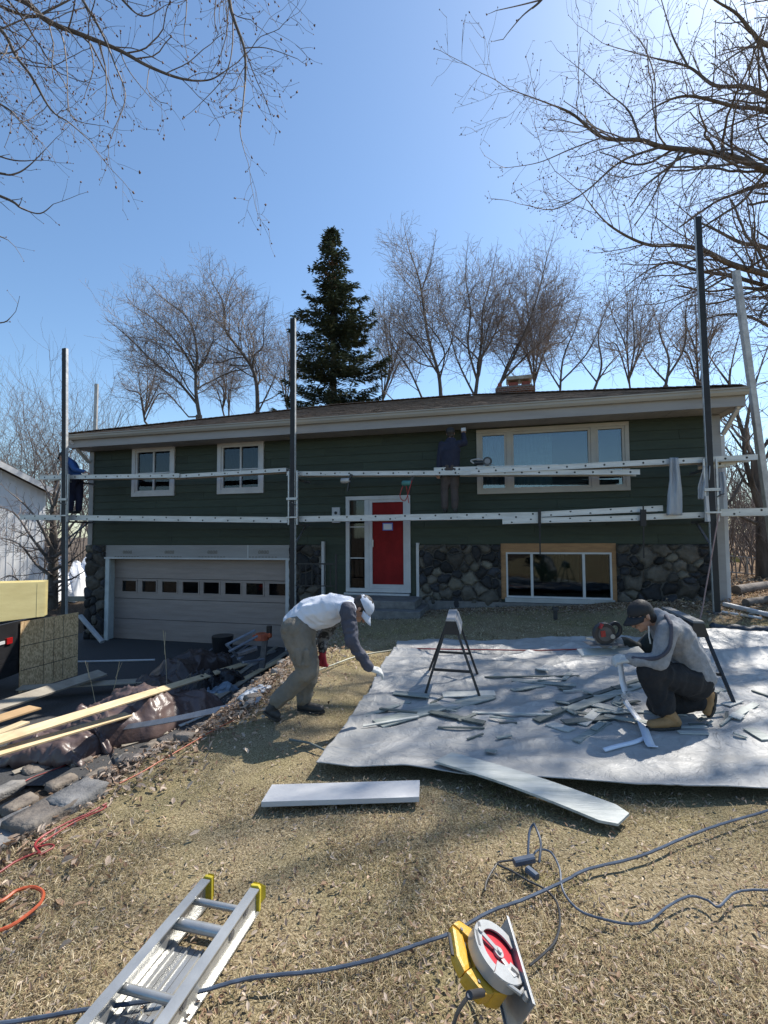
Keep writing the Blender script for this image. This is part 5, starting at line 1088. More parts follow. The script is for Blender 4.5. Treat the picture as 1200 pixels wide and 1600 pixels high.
# ---- foreground ladder
lc0 = Vector((-.677, 2.075, 0)); ld = Vector((-.152, -.622, 0)).normalized(); lsd = Vector((ld.y, -ld.x, 0)) * -1   # towards +x
if lsd.x < 0: lsd = -lsd
lroot = empty('ladder', (lc0.x, lc0.y, G(lc0.x, lc0.y)), 'aluminium ladder with yellow end caps lying in the grass at the bottom left', 'ladder')
lz = G(lc0.x, lc0.y)+.012; LL = 3.0
def lp(s, w_, z): return lc0+Vector((.010, .045, 0))+ld*s+lsd*(w_*1.10)+Vector((0, 0, lz+z))
ladm = mat('ladder_aluminium', (.52, .52, .50), (.36, .36, .35), 3, .30, metal=.55, bump=.05, bscale=60, stretch=(1, 1, 1), rvar=.12)
for sgn in (-1, 1):
    wc = sgn*.113; t = .004; pr = [(wc-sgn*.026, .10), (wc+sgn*.012, .10), (wc+sgn*.012, .094), (wc+sgn*0, .094), (wc, .008), (wc+sgn*.012, .008), (wc+sgn*.012, 0), (wc-sgn*.026, 0), (wc-sgn*.026, .008), (wc-sgn*.006, .008), (wc-sgn*.006, .094), (wc-sgn*.026, .094)]
    m = MB(); m.prism([lp(0.015, a, b) for a, b in pr], ld*LL); m.build('side_rail', ladm, lroot)
    m = MB(); m.prism([lp(-.006, wc-sgn*.028, .004), lp(-.006, wc+sgn*.010, .0), lp(-.006, wc+sgn*.012, .095), lp(-.006, wc+sgn*.004, .106), lp(-.006, wc-sgn*.028, .104)], ld*.014); ycap = m.build('end_cap', mat('yellow_plastic', (.62, .50, .05), (.5, .4, .03), 8, .5), lroot, bevel=.004)
    m = MB(); m.prism([lp(-.013, wc-sgn*.028, .01), lp(-.035, wc-sgn*.010, .03), lp(-.035, wc-sgn*.010, .08), lp(-.013, wc-sgn*.028, .106)], lsd*.03*sgn); m.build('cap_lip', mat('yellow_plastic', (1, 1, 1)), ycap, bevel=.003)
for s_, z_, r_ in ((.10, .072, .0135), (.205, .062, .021), (.49, .072, .0150), (.78, .062, .018), (1.08, .066, .016), (1.38, .066, .016), (1.68, .066, .016), (1.98, .066, .016)):
    m = MB(); m.tube([lp(s_, -.108, z_), lp(s_, .108, z_)], r_, 12); m.build('rung', ladm, lroot, smooth=True)
    for sgn in (-1, 1):
        m = MB(); m.disc(lp(s_, sgn*.1135, z_), lsd*sgn, .018, .003, 16, .017); m.disc(lp(s_, sgn*.1166, z_), lsd*sgn, .010, .001, 12); m.build('rung_ferrule', steel, lroot)
m = MB()
for k in range(4):
    wa = -.104+k*.0522; m.prism([lp(.24, wa, .004), lp(.24, wa+.050, .004), lp(.24, wa+.050, .012), lp(.24, wa+.030, .012), lp(.24, wa+.028, .020), lp(.24, wa+.022, .020), lp(.24, wa+.020, .012), lp(.24, wa, .012)], ld*(LL-.3))
m.prism([lp(.24, -.105, .001), lp(.24, .105, .001), lp(.24, .105, .0038), lp(.24, -.105, .0038)], ld*(LL-.3)); m.build('deck', ladm, lroot)
# ---- hoses and cords on the ground
bluem = mat('blue_hose', (.070, .095, .14), (.04, .055, .085), 14, .42, spec=.6); cordm = mat('black_cord', (.03, .03, .034), (.02, .02, .022), 14, .5)
orgm = mat('orange_hose', (.46, .09, .03), (.32, .06, .02), 14, .5); redl = mat('red_cord', (.30, .022, .022), (.18, .014, .014), 14, .5)
def cord(name, pxs, r, m_, label, cat='hose', lifts=None, dz=None, group=None):
    pts = [onsurf(x, y) for x, y in pxs]; pts = spline(pts, 8); out = []
    rnd = random.Random(len(pxs)*7)
    for i, p in enumerate(pts):
        gz_ = max(p.z, G(p.x, p.y)+.0); out.append(Vector((p.x, p.y, gz_+r+.006+.0015*rnd.random())))
    if lifts:
        for i, p in enumerate(out): p.z += np.interp(i/8, [a for a, b in lifts], [b for a, b in lifts])
    m = MB(); m.tube(out, r, 7); return tag(m.build(name, m_, smooth=True), label, cat, group)
def z8c(L): return [(600+x/2, 1180+y/2) for x, y in L]
cord('air_hose', [(-40, 1612), (62, 1597), (112, 1588), (180, 1578), (250, 1568), (312, 1556), (375, 1538), (421, 1531), (500, 1523), (560, 1511)]+z8c([(0, 640), (100, 605), (215, 565), (330, 500), (440, 460), (560, 405), (640, 365), (800, 325), (930, 270), (1050, 225), (1200, 180), (1330, 130)]), .0068, bluem, 'long blue grey air hose running from the ladder past the yellow saw')
cord('extension_cord', z8c([(450, 345), (455, 290), (470, 280), (490, 310), (485, 345)]), .006, bluem, 'small loop of blue cord rising beside the plug', 'cord', lifts=[(0, 0), (1, .06), (2, .09), (3, .05), (4, 0)])
cord('extension_cord', z8c([(460, 335), (480, 305), (520, 310), (548, 360), (556, 420), (580, 465), (620, 500), (680, 520), (760, 537), (830, 527), (890, 480), (955, 450), (1010, 462), (1045, 482), (1090, 442), (1140, 430), (1200, 430), (1300, 420)]), .005, bluem, 'blue grey extension cord curving from the plug to the right edge', 'cord')
cord('saw_cord', z8c([(455, 668), (500, 630), (535, 590), (550, 530), (540, 470), (505, 428), (450, 400), (400, 370), (355, 345), (420, 335), (445, 345)]), .0048, cordm, 'black power cord arching from the yellow saw up to the plug', 'cord')
cord('cord_end', z8c([(355, 345), (335, 375), (320, 405), (316, 432)]), .0045, cordm, 'black cord end curling away left of the plug', 'cord')
pg = onsurf(*z8c([(440, 352)])[0]); m = MB(); m.beam(pg+Vector((-.05, 0, .025)), pg+Vector((.05, .02, .03)), .035, .03, bev=.006); m.beam(pg+Vector((.0, -.04, .022)), pg+Vector((.03, -.09, .02)), .03, .028, bev=.006); tag(m.build('cord_plug', bluem), 'plug and socket joining the saw cord and the blue cord', 'plug')
def z4(L): return [(x/3, 830+y/3) for x, y in L]
def z7c(L): return [(x/2.4, 1200+y/2.4) for x, y in L]
cord('air_line', z4([(60, 1215), (140, 1165), (260, 1120), (400, 1065), (520, 1020), (600, 1000), (680, 960), (740, 900), (780, 860), (850, 850)]), .0055, redl, 'red line running along the stones below the brown tarp', 'air line', group='red and orange lines at the left')
cord('air_line', z7c([(-60, 440), (0, 400), (60, 360), (130, 330), (150, 330), (130, 300), (160, 265), (250, 215), (330, 180), (400, 140)]), .0055, redl, 'red line with a kink on the grass above the orange loop', 'air line', group='red and orange lines at the left')
cord('air_line', z7c([(150, 335), (200, 305), (185, 295), (135, 305), (200, 260), (290, 205), (380, 165), (395, 150), (340, 170)]), .0045, redl, 'tangled doubled red line beside the kinked red one', 'air line', group='red and orange lines at the left')
cord('orange_hose', z7c([(-120, 560), (0, 515), (60, 474), (120, 460), (160, 478), (150, 520), (100, 565), (50, 600), (0, 622), (-120, 660)]), .0075, orgm, 'orange hose looping in from the left edge on the grass', 'hose', group='red and orange lines at the left')
cord('air_line', z4([(560, 1190), (660, 1140), (760, 1080), (880, 1010), (1000, 940), (1100, 890)]), .0045, orgm, 'thin orange line along the upper edge of the grass left of the bending man', 'air line', group='red and orange lines at the left')
cord('red_rope', [(616, 1014), (680, 1016), (760, 1017), (840, 1018), (910, 1016)], .009, redl, 'thin red rope along the far edge of the silver tarp', 'rope')
cord('garden_hose', [(436, 1072), (470, 1060), (515, 1043), (560, 1027), (612, 1018)], .010, mat('pale_hose', (.30, .30, .22), (.22, .22, .16), 9, .5), 'pale hose crossing the grass behind the bending man\'s legs', 'hose')
# ---- foreground circular saw
sn = Vector((.50, -.12, .80)).normalized(); sL = Vector((.06, -1, -.12)); sL = (sL-sn*sL.dot(sn)).normalized(); sm_ = sL.cross(sn); 
if sm_.x < 0: sm_ = -sm_
sc0 = P(779, 1481, 1.63)
k_ = .90; sc0 = P(778, 1489, 1.62)
SF = Matrix(((sL.x*k_, sm_.x*k_, sn.x*k_, sc0.x), (sL.y*k_, sm_.y*k_, sn.y*k_, sc0.y), (sL.z*k_, sm_.z*k_, sn.z*k_, sc0.z), (0, 0, 0, 1)))
sroot = empty('circular_saw', (sc0.x, sc0.y, G(sc0.x, sc0.y)), 'yellow circular saw with a red blade lying in the grass at the bottom', 'circular saw')
yel = mat('yellow_tool', (.62, .36, .035), (.50, .28, .025), 6, .42, bump=.1, bscale=120); silv = mat('cast_silver', (.46, .46, .45), (.34, .34, .335), 9, .35, metal=.3); redb = mat('red_blade', (.50, .03, .045), (.42, .02, .03), 6, .35); drk = mat('dark_tool', (.035, .035, .04), (.02, .02, .022), 9, .45)
def arc(r0, r1, a0, a1, z0, z1, n=28, rfun=None):
    m = MB(SF); V = []
    for i in range(n+1):
        a = R(a0+(a1-a0)*i/n); c, s = math.cos(a), math.sin(a); ra, rb2 = (r0, r1) if not rfun else rfun(i/n)
        V += [(c*ra, s*ra, z0), (c*rb2, s*rb2, z0), (c*rb2, s*rb2, z1), (c*ra, s*ra, z1)]
    F = []
    for i in range(n):
        k = 4*i; F += [(k, k+4, k+5, k+1), (k+1, k+5, k+6, k+2), (k+2, k+6, k+7, k+3), (k+3, k+7, k+4, k)]
    if abs(a1-a0) < 359: F += [(0, 1, 2, 3), (4*n+3, 4*n+2, 4*n+1, 4*n)]
    m.raw(V, F); return m
# angles: 0 = along the shoe (sL), 90 = towards the shoe (sm_), so the upper guard is centred on 270
arc(.0, .103, 0, 360, -.030, -.026).build('guard_back', drk, sroot)
arc(.100, .106, 0, 360, -.034, .008).build('guard_rim', silv, sroot, smooth=True)
arc(.074, .106, 118, 330, .006, .012).build('upper_guard', silv, sroot, smooth=True)
arc(.046, .104, -28, 62, .004, .010).build('lower_guard', silv, sroot, smooth=True)
arc(.086, .104, 62, 118, .004, .010).build('lower_guard', silv, sroot, smooth=True)
bl = arc(.0, .080, 0, 360, -.008, -.004).build('blade', redb, sroot)
m = MB(SF)
for k in range(24):
    a = R(k*15); c, s = math.cos(a), math.sin(a); m.raw([(c*.078, s*.078, -.0085), (math.cos(a+.1)*.078, math.sin(a+.1)*.078, -.0085), (math.cos(a+.08)*.085, math.sin(a+.08)*.085, -.006), (c*.078, s*.078, -.0035), (math.cos(a+.1)*.078, math.sin(a+.1)*.078, -.0035)], [(0, 1, 2), (3, 2, 4), (0, 2, 3), (1, 4, 2)])
m.build('blade_teeth', steel, bl)
m = MB(SF); m.disc((0, 0, -.003), (0, 0, 1), .020, .010, 18); m.disc((0, 0, .007), (0, 0, 1), .010, .008, 6); m.build('arbor', silv, sroot, smooth=False)
m = MB(SF); m.beam((.0, .0, .006), (-.04, -.075, .012), .018, .006); m.disc((-.04, -.075, .012), (0, 0, 1), .010, .008, 10); m.beam((.02, .01, .004), (.07, .045, .010), .020, .006); m.build('guard_lever', silv, sroot, bevel=.002)
m = MB(SF); m.beam((.045, .035, .011), (.062, .062, .011), .016, .002); m.build('guard_slot', drk, sroot)
m = MB(SF); m.box(-.035, .02, -.097, -.088, .0123, .0133); m.box(-.075, -.05, -.078, -.066, .0123, .0133); m.build('badge', mat('badge_grey', (.12, .13, .14), (.08, .08, .09), 9, .5), sroot)
# shoe: a plate at right angles to the blade
m = MB(SF); m.box(-.15, .155, .078, .082, -.125, .030); m.box(-.15, .155, .070, .078, .028, .031); m.box(-.15, .155, .070, .078, -.128, -.124); m.build('base_plate', mat('shoe_steel', (.48, .48, .48), (.34, .34, .34), 8, .38, metal=.6), sroot, bevel=.001)
m = MB(SF); m.tube([(.09, .076, .005), (.115, .05, .004), (.10, .0, .0), (.085, -.04, -.006)], .007, 8); m.disc((.12, .07, .0), (0, 0, 1), .012, .018, 10); m.build('depth_bracket', silv, sroot, smooth=True)
# yellow motor housing and loop handle behind the blade
m = MB(SF); m.disc((.01, -.012, -.036), (0, 0, -1), .058, .085, 20, .050); m.disc((.01, -.012, -.122), (0, 0, -1), .050, .022, 20, .034); m.build('motor_housing', yel, sroot, bevel=.004)
m = MB(SF); m.disc((.01, -.012, -.086), (0, 0, -1), .0595, .010, 20); m.build('motor_vent', drk, sroot)
m = MB(SF)
def poly(pts, z0, z1): m.prism([(a, b, z0) for a, b in pts], (0, 0, z1-z0))
poly([(-.075, -.155), (-.105, -.120), (-.095, -.060), (-.060, -.030), (-.045, -.075), (-.060, -.110)], -.085, -.040)
poly([(-.075, -.155), (-.060, -.110), (.055, -.098), (.085, -.135), (.040, -.158)], -.085, -.045)
poly([(.085, -.135), (.055, -.098), (.050, -.040), (.110, -.020), (.135, -.070)], -.090, -.040)
poly([(-.060, -.030), (-.045, -.070), (.050, -.060), (.110, -.020), (.095, .040), (-.055, .045)], -.110, -.038)
hd = m.build('handle', yel, sroot, bevel=.012)
m = MB(SF); m.beam((-.03, -.108, -.062), (.03, -.104, -.062), .022, .026, bev=.005); m.beam((-.05, -.160, -.062), (.03, -.160, -.062), .02, .006, bev=.002); m.build('trigger_grip', drk, hd)
m = MB(SF); m.tube([(-.06, -.03, -.04), (-.02, -.07, -.045), (.05, -.06, -.05)], .030, 10); m.build('gear_housing', yel, sroot, smooth=True)
for a_, b_x in ((-.040, .030), (.060, .022), (.020, -.010), (-.065, -.118), (.100, -.085)): m = MB(SF); m.disc((a_, b_x, -.1095 if b_x > -.05 else -.039), (0, 0, -1 if b_x > -.05 else 1), .006, .003, 8); m.build('screw', steel, sroot)
m = MB(SF); m.box(-.055, -.042, -.062, -.0, -.0865, -.0500); m.box(.030, .080, .0452, .0462, -.095, -.060); m.build('label_patch', mat('label_black', (.03, .03, .032), (.02, .02, .02), 9, .5), hd)
# power lead with its rubber sleeve, towards the camera
a = SF @ Vector((.105, -.05, -.06)); m = MB(); d0 = (P(737, 1552, a.y-.10)-a); s1 = P(733, 1555, 1.42); s1.z = max(s1.z, .06); m.tube([a, a.lerp(s1, .5), s1], .011, 10); m.build('cord_sleeve', drk, sroot, smooth=True)
e0 = GP(700, 1625); m = MB(); m.tube(spline([s1, s1.lerp(e0, .5)+Vector((0, 0, .02)), e0+Vector((0, 0, .01)), e0+Vector((-.15, -.2, .01))], 6), .006, 8); m.build('power_lead', mat('lead_grey', (.16, .16, .17), (.11, .11, .12), 9, .45), sroot, smooth=True)
# ---- small things by the house
g_ = GP(612, 966); rr = random.Random(2); m = MB(); V = []
for k in range(5): m.tube(spline([g_+Vector((-.10+k*.045, 0, .02)), g_+Vector((-.07+k*.05, rr.gauss(0, .05), .06+rr.random()*.03)), g_+Vector((-.03+k*.05, rr.gauss(0, .05), .02))], 4), .03, 8)
tag(m.build('work_glove', mat('yellow_leather', (.60, .36, .10), (.42, .24, .06), 8, .8, bump=.4, bscale=20), smooth=True), 'crumpled yellow work glove lying on the shaded lawn before the stoop', 'glove')
g_ = GP(868, 968); m = MB(); m.disc(g_, (0, 0, 1), .035, .16, 12); m.disc(g_+Vector((0, 0, .16)), (0, 0, 1), .06, .05, 12, .055); tag(m.build('vent_pipe', drk, bevel=.003), 'short dark capped pipe standing in the lawn below the basement window', 'pipe')
def spout(p, q_, label, w_=.09, group='loose downspout pieces'): m = MB(); m.beam(p, q_, w_, w_*.75, bev=.012); return tag(m.build('loose_downspout', white), label, 'downspout', group)
spout(GP(1132, 944, .06), GP(1232, 968, .06), 'white downspout piece lying on the leaves right of the house'); spout(GP(1128, 956, .04), GP(1190, 966, .04), 'short white pipe lying close to the right corner of the house', .05)
a = Hpx(125, 962, -.55); b = Hpx(160, 1003, -.75); spout(a, b, 'grey downspout piece leaning against the stone left of the garage door', .10)
spout(GP(120, 1034, .05), GP(242, 1031, .05), 'long white strip lying on the driveway in front of the garage', .05)
# ================================================================ piles at the left edge
pine = mat('pine_board', (.62, .50, .32), (.50, .38, .22), 3, .65, bump=.1, bscale=40, stretch=(6, 1, 1)); greyw = mat('weathered_board', (.34, .31, .25), (.24, .21, .17), 4, .8, bump=.3, bscale=30)
flash = mat('blue_grey_flashing', (.23, .26, .31), (.17, .19, .23), 4, .45, metal=.2)
def P3(px, py, z):
    d = ray(px, py); t = (z-EYE)/d.z; return CAM+d*t
BG = 'loose boards at the left edge'
def lboard(a, b, w_, th, m_, label, up=(0, 0, 1), bow=0):
    a = Vector(a); b = Vector(b); m = MB()
    if bow:
        n = 10
        pts = [a.lerp(b, i/n)-Vector((0, 0, bow*math.sin(math.pi*i/n))) for i in range(n+1)]
        for i in range(n): m.beam(pts[i], pts[i+1]+(pts[i+1]-pts[i])*.004, w_, th, up=up)
    else: m.beam(a, b, w_, th, up=up)
    return tag(m.build('board', m_, bevel=.0 if bow else .002), label, 'board', BG)
lboard(P3(-160, 1205, -.12), GP(386, 1036, .06), .135, .022, pine, 'long pale pine board running from the left edge up over the brown tarp', up=(.25, -.25, 1), bow=.0)
lboard(P3(-160, 1222, -.17), GP(290, 1090, .06), .11, .022, pine, 'pine board lying just under the longest pine board', up=(.3, -.3, 1))
lboard(GP(165, 1140, .08), GP(405, 1094, .05), .08, .012, flash, 'blue grey metal flashing lying on the leaf litter below the pine boards', up=(.1, -.8, 1), bow=.03)
lboard(P3(-60, 1122, -.75), P3(160, 1051, -.75), .22, .03, greyw, 'weathered grey board lying in front of the leaning strand board sheet', up=(.2, -.3, 1))
lboard(P3(30, 1075, -.85), P3(250, 1062, -.9), .25, .02, greyw, 'dull flat board behind the brown tarp on the driveway')
lboard(P3(-40, 1135, -.62), P3(55, 1105, -.62), .25, .02, mat('orange_ply', (.48, .32, .17), (.36, .23, .11), 4, .7), 'orange tinted plywood scrap at the left edge above the pine boards')
lboard(P3(-40, 1160, -.5), P3(40, 1128, -.5), .12, .02, pine, 'short pale board end at the left edge under the plywood scrap')
for (a, b, m_, lab) in (((300, 1110), (440, 1035), pine, 'pale board lying on the stones just left of the bending man'), ((325, 1105), (452, 1022), greyw, 'grey brown board lying beside the pale board left of the bending man'), ((345, 1115), (462, 1030), pine, 'narrow white edged board next to the grass left of the bending man')):
    p = GP(*a); q_ = GP(*b); p.z += .05; q_.z += .07; lboard(p, q_, .11, .022, m_, lab, up=(.1, -.1, 1))
for (a, b, w_, m_, lab) in (((228, 1108), (352, 1028), .07, greyw, 'grey strip running beside the brown tarp towards the tool stand'), ((262, 1126), (372, 1052), .06, pine, 'tan strip on the slabs between the pine boards and the bending man'), ((300, 1076), (392, 1008), .05, flash, 'blue grey strip pointing at the orange tool'), ((208, 1150), (286, 1100), .08, greyw, 'short grey plank by the lower edge of the brown tarp'), ((330, 1126), (428, 1060), .05, pine, 'thin tan strip along the edge of the grass left of the bending man'),
        ((250, 1070), (340, 1012), .05, flash, 'blue grey strip between brown tarp and black bag'), ((355, 1070), (440, 1008), .09, greyw, 'dull board behind the bending man\'s trailing leg'), ((280, 1140), (330, 1118), .06, sidl, 'short pale scrap on the leaf litter by the flashing'), ((190, 1172), (262, 1150), .06, greyw, 'weathered scrap lying under the red line'), ((20, 1215), (110, 1180), .07, greyw, 'grey scrap board across the stones at the left'), ((376, 1090), (436, 1046), .04, pine, 'pale lath beside the crumpled white film')):
    p = GP(*a); q_ = GP(*b); p.z += .05; q_.z += .05; lboard(p, q_, w_, .014, m_, lab, up=(.15, -.2, 1))
# printed strand board sheet, standing on its edge
osb = bpy.data.materials.new('strand_board'); osb.use_nodes = True; q = osb.node_tree; tc_ = q.nodes.new('ShaderNodeTexCoord'); v_ = q.nodes.new('ShaderNodeTexVoronoi'); v_.inputs['Scale'].default_value = 34; mp_ = q.nodes.new('ShaderNodeMapping'); mp_.inputs['Scale'].default_value = (1, 1.6, .8); mp_.inputs['Rotation'].default_value = (.4, .3, .5)
q.links.new(tc_.outputs['Object'], mp_.inputs[0]); q.links.new(mp_.outputs[0], v_.inputs[0]); r_ = q.nodes.new('ShaderNodeValToRGB'); e = r_.color_ramp.elements; e[0].position = .1; e[0].color = (.44, .28, .14, 1); e[1].position = .9; e[1].color = (.78, .56, .32, 1); sp_ = q.nodes.new('ShaderNodeSeparateColor'); q.links.new(v_.outputs['Color'], sp_.inputs[0]); q.links.new(sp_.outputs[0], r_.inputs[0]); q.links.new(r_.outputs[0], q.nodes['Principled BSDF'].inputs['Base Color']); q.nodes['Principled BSDF'].inputs['Roughness'].default_value = .75
inkm = mat('printed_line', (.07, .05, .035), (.05, .04, .03), 9, .8)
c0 = P3(30, 1083, DRV+.03); c1 = P3(121, 1055, DRV+.03); hO = 1.20; nrm = (c1-c0).cross(Vector((0, 0, 1))).normalized(); ex = (c1-c0); Lo = ex.length; ex = ex.normalized(); lean = Vector((0, 0, 1))-nrm*.012; lean.normalize()
m = MB(); m.prism([c0, c1, c1+lean*hO, c0+lean*hO], -nrm*.014); m.use(1)
def osq(s0, s1, t0, t1): m.prism([c0+ex*s0+lean*t0+nrm*.0012, c0+ex*s1+lean*t0+nrm*.0012, c0+ex*s1+lean*t1+nrm*.0012, c0+ex*s0+lean*t1+nrm*.0012], -nrm*.0015)
for f in (.38, .55, .72): osq(Lo*f-.004, Lo*f+.004, .02, hO-.02)
for t in (.37, .78): osq(.02, Lo-.02, t-.006, t+.006)
tag(m.build('strand_board_sheet', [osb, inkm]), 'square strand board sheet printed with grid lines, leaning on the dark trailer', 'board')
# trailer, mostly outside the picture
tr_ = empty('utility_trailer', (-7.4, 7.6, DRV), 'dark utility trailer cut off by the left edge behind the strand board sheet', 'trailer')
blkp = mat('trailer_paint', (.022, .022, .025), (.014, .014, .016), 6, .4)
tx1 = P(27, 1000, 7.9).x-.22
m = MB(); m.box(tx1-3.2, tx1, 7.15, 8.75, -.48, -.40); m.box(tx1-.06, tx1, 7.15, 8.75, -.72, -.48); m.box(tx1-3.2, tx1-.061, 7.15, 7.21, -.6, -.481); m.build('frame', blkp, tr_, bevel=.01)
m = MB(); m.box(tx1-3.2, tx1-.02, 7.12, 7.17, -.40, .19); m.box(tx1-.05, tx1-.0, 7.171, 8.75, -.40, .17); m.box(tx1-3.2, tx1-.02, 8.70, 8.75, -.40, .19); m.build('side_panel', blkp, tr_, bevel=.006)
m = MB(); m.tube([(tx1-1.0, 7.14, DRV+.33), (tx1-1.0, 6.92, DRV+.33)], .33, 24); wl = m.build('wheel', rub, tr_, bevel=.02); m = MB(); m.disc((tx1-1.0, 6.915, DRV+.33), (0, -1, 0), .17, .012, 20); m.build('rim', alu, wl, bevel=.003)
m = MB(); m.tube([(tx1-1.42, 7.03, DRV+.40), (tx1-1.3, 7.03, DRV+.68), (tx1-1.0, 7.03, DRV+.74), (tx1-.7, 7.03, DRV+.68), (tx1-.58, 7.03, DRV+.40)], .13, 8, flat=.12); m.build('mudguard', blkp, tr_)
m = MB(); m.box(tx1+.001, tx1+.03, 7.93, 8.05, -.17, -.07); m.build('tail_lamp', mat('red_lens', (.35, .01, .012), (.3, .01, .01), 5, .25), tr_, bevel=.004)
m = MB(); m.box(tx1+.001, tx1+.02, 7.62, 7.90, -.15, -.10); m.build('reflector_strip', white, tr_, bevel=.003)
# pale yellow insulation boards standing in the trailer
ins = mat('yellow_insulation', (.72, .62, .30), (.62, .52, .24), 2, .7, bump=.1, bscale=30, stretch=(1, 1, 4))
x1 = P(70, 935, 7.5).x; zt = P(70, 909, 7.5).z; zb = P(70, 962, 7.5).z
a0 = P(71, 909, 8.0); a1 = P(69, 963, 8.0); b0 = P(-60, 913, 7.0); b1 = P(-60, 979, 7.0); dI = (b0-a0); dI.z = 0; dI.normalize(); nI = Vector((dI.y, -dI.x, 0)); nI = nI if nI.y > 0 else -nI
for k, lab in enumerate(('pale yellow insulation board standing on the trailer, nearest one', 'second yellow insulation board right behind the nearest one', 'third yellow insulation board at the back of the stack')):
    m = MB(); o_ = nI*(.055*k)+dI*(-.05*k); up_ = Vector((0, 0, .008*k)); ax_ = Vector((a0.x, a0.y, 0)); bx_ = Vector((b0.x, b0.y, 0))
    m.prism([ax_+Vector((0, 0, a1.z))+o_, bx_+Vector((0, 0, b1.z))+o_, bx_+Vector((0, 0, b0.z))+o_+up_, ax_+Vector((0, 0, a0.z))+o_+up_], nI*.05)
    if k == 0: s_ = ax_.lerp(bx_, .10); m.prism([s_+Vector((0, 0, a1.z+.01))-nI*.003, s_+dI*.012+Vector((0, 0, a1.z+.01))-nI*.003, s_+dI*.012+Vector((0, 0, a0.z-.01))-nI*.003, s_+Vector((0, 0, a0.z-.01))-nI*.003], nI*.002)
    tag(m.build('insulation_board', ins, bevel=.004), lab, 'insulation board', 'insulation boards on the trailer')
# ---- brown tarp draped over a pile
brt = mat('brown_tarp', (.120, .085, .080), (.085, .058, .055), 3, .38, bump=.35, bscale=16, rvar=.08, spec=.5)
def mound(name, cen, halfw, length, height, m_, label, cat, seed, res=.03, base=None, rough_=1.0, group=None):
    """cloth over a pile; cen: list of ground centres along its ridge"""
    c = spline(cen, 26); n = len(c); nu = int(halfw*2/res*1.9)+30; V = []
    for i, p in enumerate(c):
        t = (c[min(n-1, i+1)]-c[max(0, i-1)]).normalized(); s_ = Vector((t.y, -t.x, 0)).normalized(); e = i/(n-1); endf = min(1, (e*5)**.6, ((1-e)*5)**.6)
        for k in range(nu+1):
            u = -1+2*k/nu; hw = halfw*(.75+.25*endf)*(1+.12*math.sin(i*.19+seed)); q = Vector((p.x, p.y, 0))+s_*(u*hw); gz_ = G(q.x, q.y)
            prof = max(0, 1-abs(u)**3.2)**.8; peaks = .75+.25*math.sin(e*9+seed)+.16*math.sin(e*23+seed*2)
            au = abs(u); wob = .35*noise.noise(Vector((u*1.6+seed, e*length*1.2, 4)))
            f1 = 1-min(1, abs(noise.noise(Vector((e*length*3.1+wob*2+(.5 if u > 0 else 0)+seed, u*.55, 1)))*3.0)); f2 = 1-min(1, abs(noise.noise(Vector((e*length*6.5-wob*3+seed*2, u*.9, 6)))*3.2))
            dia = 1-min(1, abs(noise.noise(Vector((e*length*1.5+u*1.4+seed, e*length*1.1-u*1.6, 9)))*5)); big_ = noise.noise(Vector((e*length*1.1+seed, u*.9, 3)))
            z = gz_+.02+height*prof*peaks*endf*(1+.35*big_)+rough_*(.060*f1*f1*min(1, au*1.6+.25)+.024*f2*f2+.018*dia**3)*min(1, prof*2.5)
            z = max(z, gz_+.015)
            V.append((q.x+.05*noise.noise(Vector((u*3, e*9, seed))), q.y+.05*noise.noise(Vector((u*3, e*9, seed+5))), z))
    W_ = nu+1; F = [(i*W_+k, i*W_+k+1, (i+1)*W_+k+1, (i+1)*W_+k) for i in range(n-1) for k in range(nu)]
    o = arr_mesh(name, np.array(V), [f[::-1] for f in F], m_, smooth=True); md = o.modifiers.new('t', 'SOLIDIFY'); md.thickness = .008
    return tag(o, label, cat, group)
mound('brown_tarp', [P3(60, 1165, -.8), P3(110, 1140, -.85), P3(180, 1120, -.85), P3(260, 1095, -.85), P3(300, 1075, -.85)], .62, 3.0, .44, brt, 'glossy dark brown tarp draped over a pile beside the pine boards', 'tarp', 3, rough_=1.5)
mound('brown_tarp', [P3(225, 1075, -.95), P3(265, 1060, -.95), P3(310, 1040, -.95), P3(345, 1030, -1.0)], .42, 1.8, .38, mat('dark_brown_tarp', (.075, .055, .05), (.04, .03, .028), 4, .35, bump=.3, bscale=26), 'smaller dark brown sheet crumpled over junk nearer the garage', 'tarp', 9, rough_=1.4)
mound('black_bag', [P3(285, 1066, -.8), P3(315, 1056, -.8), P3(345, 1048, -.8), P3(372, 1040, -.8)], .26, 1.0, .28, mat('black_bag_plastic', (.02, .02, .024), (.012, .012, .015), 8, .3, bump=.5, bscale=30), 'black plastic bag heaped at the top of the stones', 'bag', 5, rough_=1.2)
mound('blue_plastic', [P3(318, 1046, -.62), P3(340, 1043, -.62), P3(368, 1036, -.62)], .13, .5, .12, mat('pale_blue_plastic', (.24, .31, .38), (.16, .21, .27), 8, .35, bump=.4, bscale=30), 'crumpled pale blue plastic lying on the black bag', 'plastic sheet', 8, rough_=.5)
mound('white_plastic', [GP(372, 1100), GP(395, 1088), GP(412, 1078)], .11, .4, .035, mat('white_film', (.50, .53, .56), (.40, .43, .48), 8, .35, bump=.4, bscale=30), 'crumpled white plastic film just left of the bending man\'s shoe', 'plastic sheet', 11, rough_=.35)
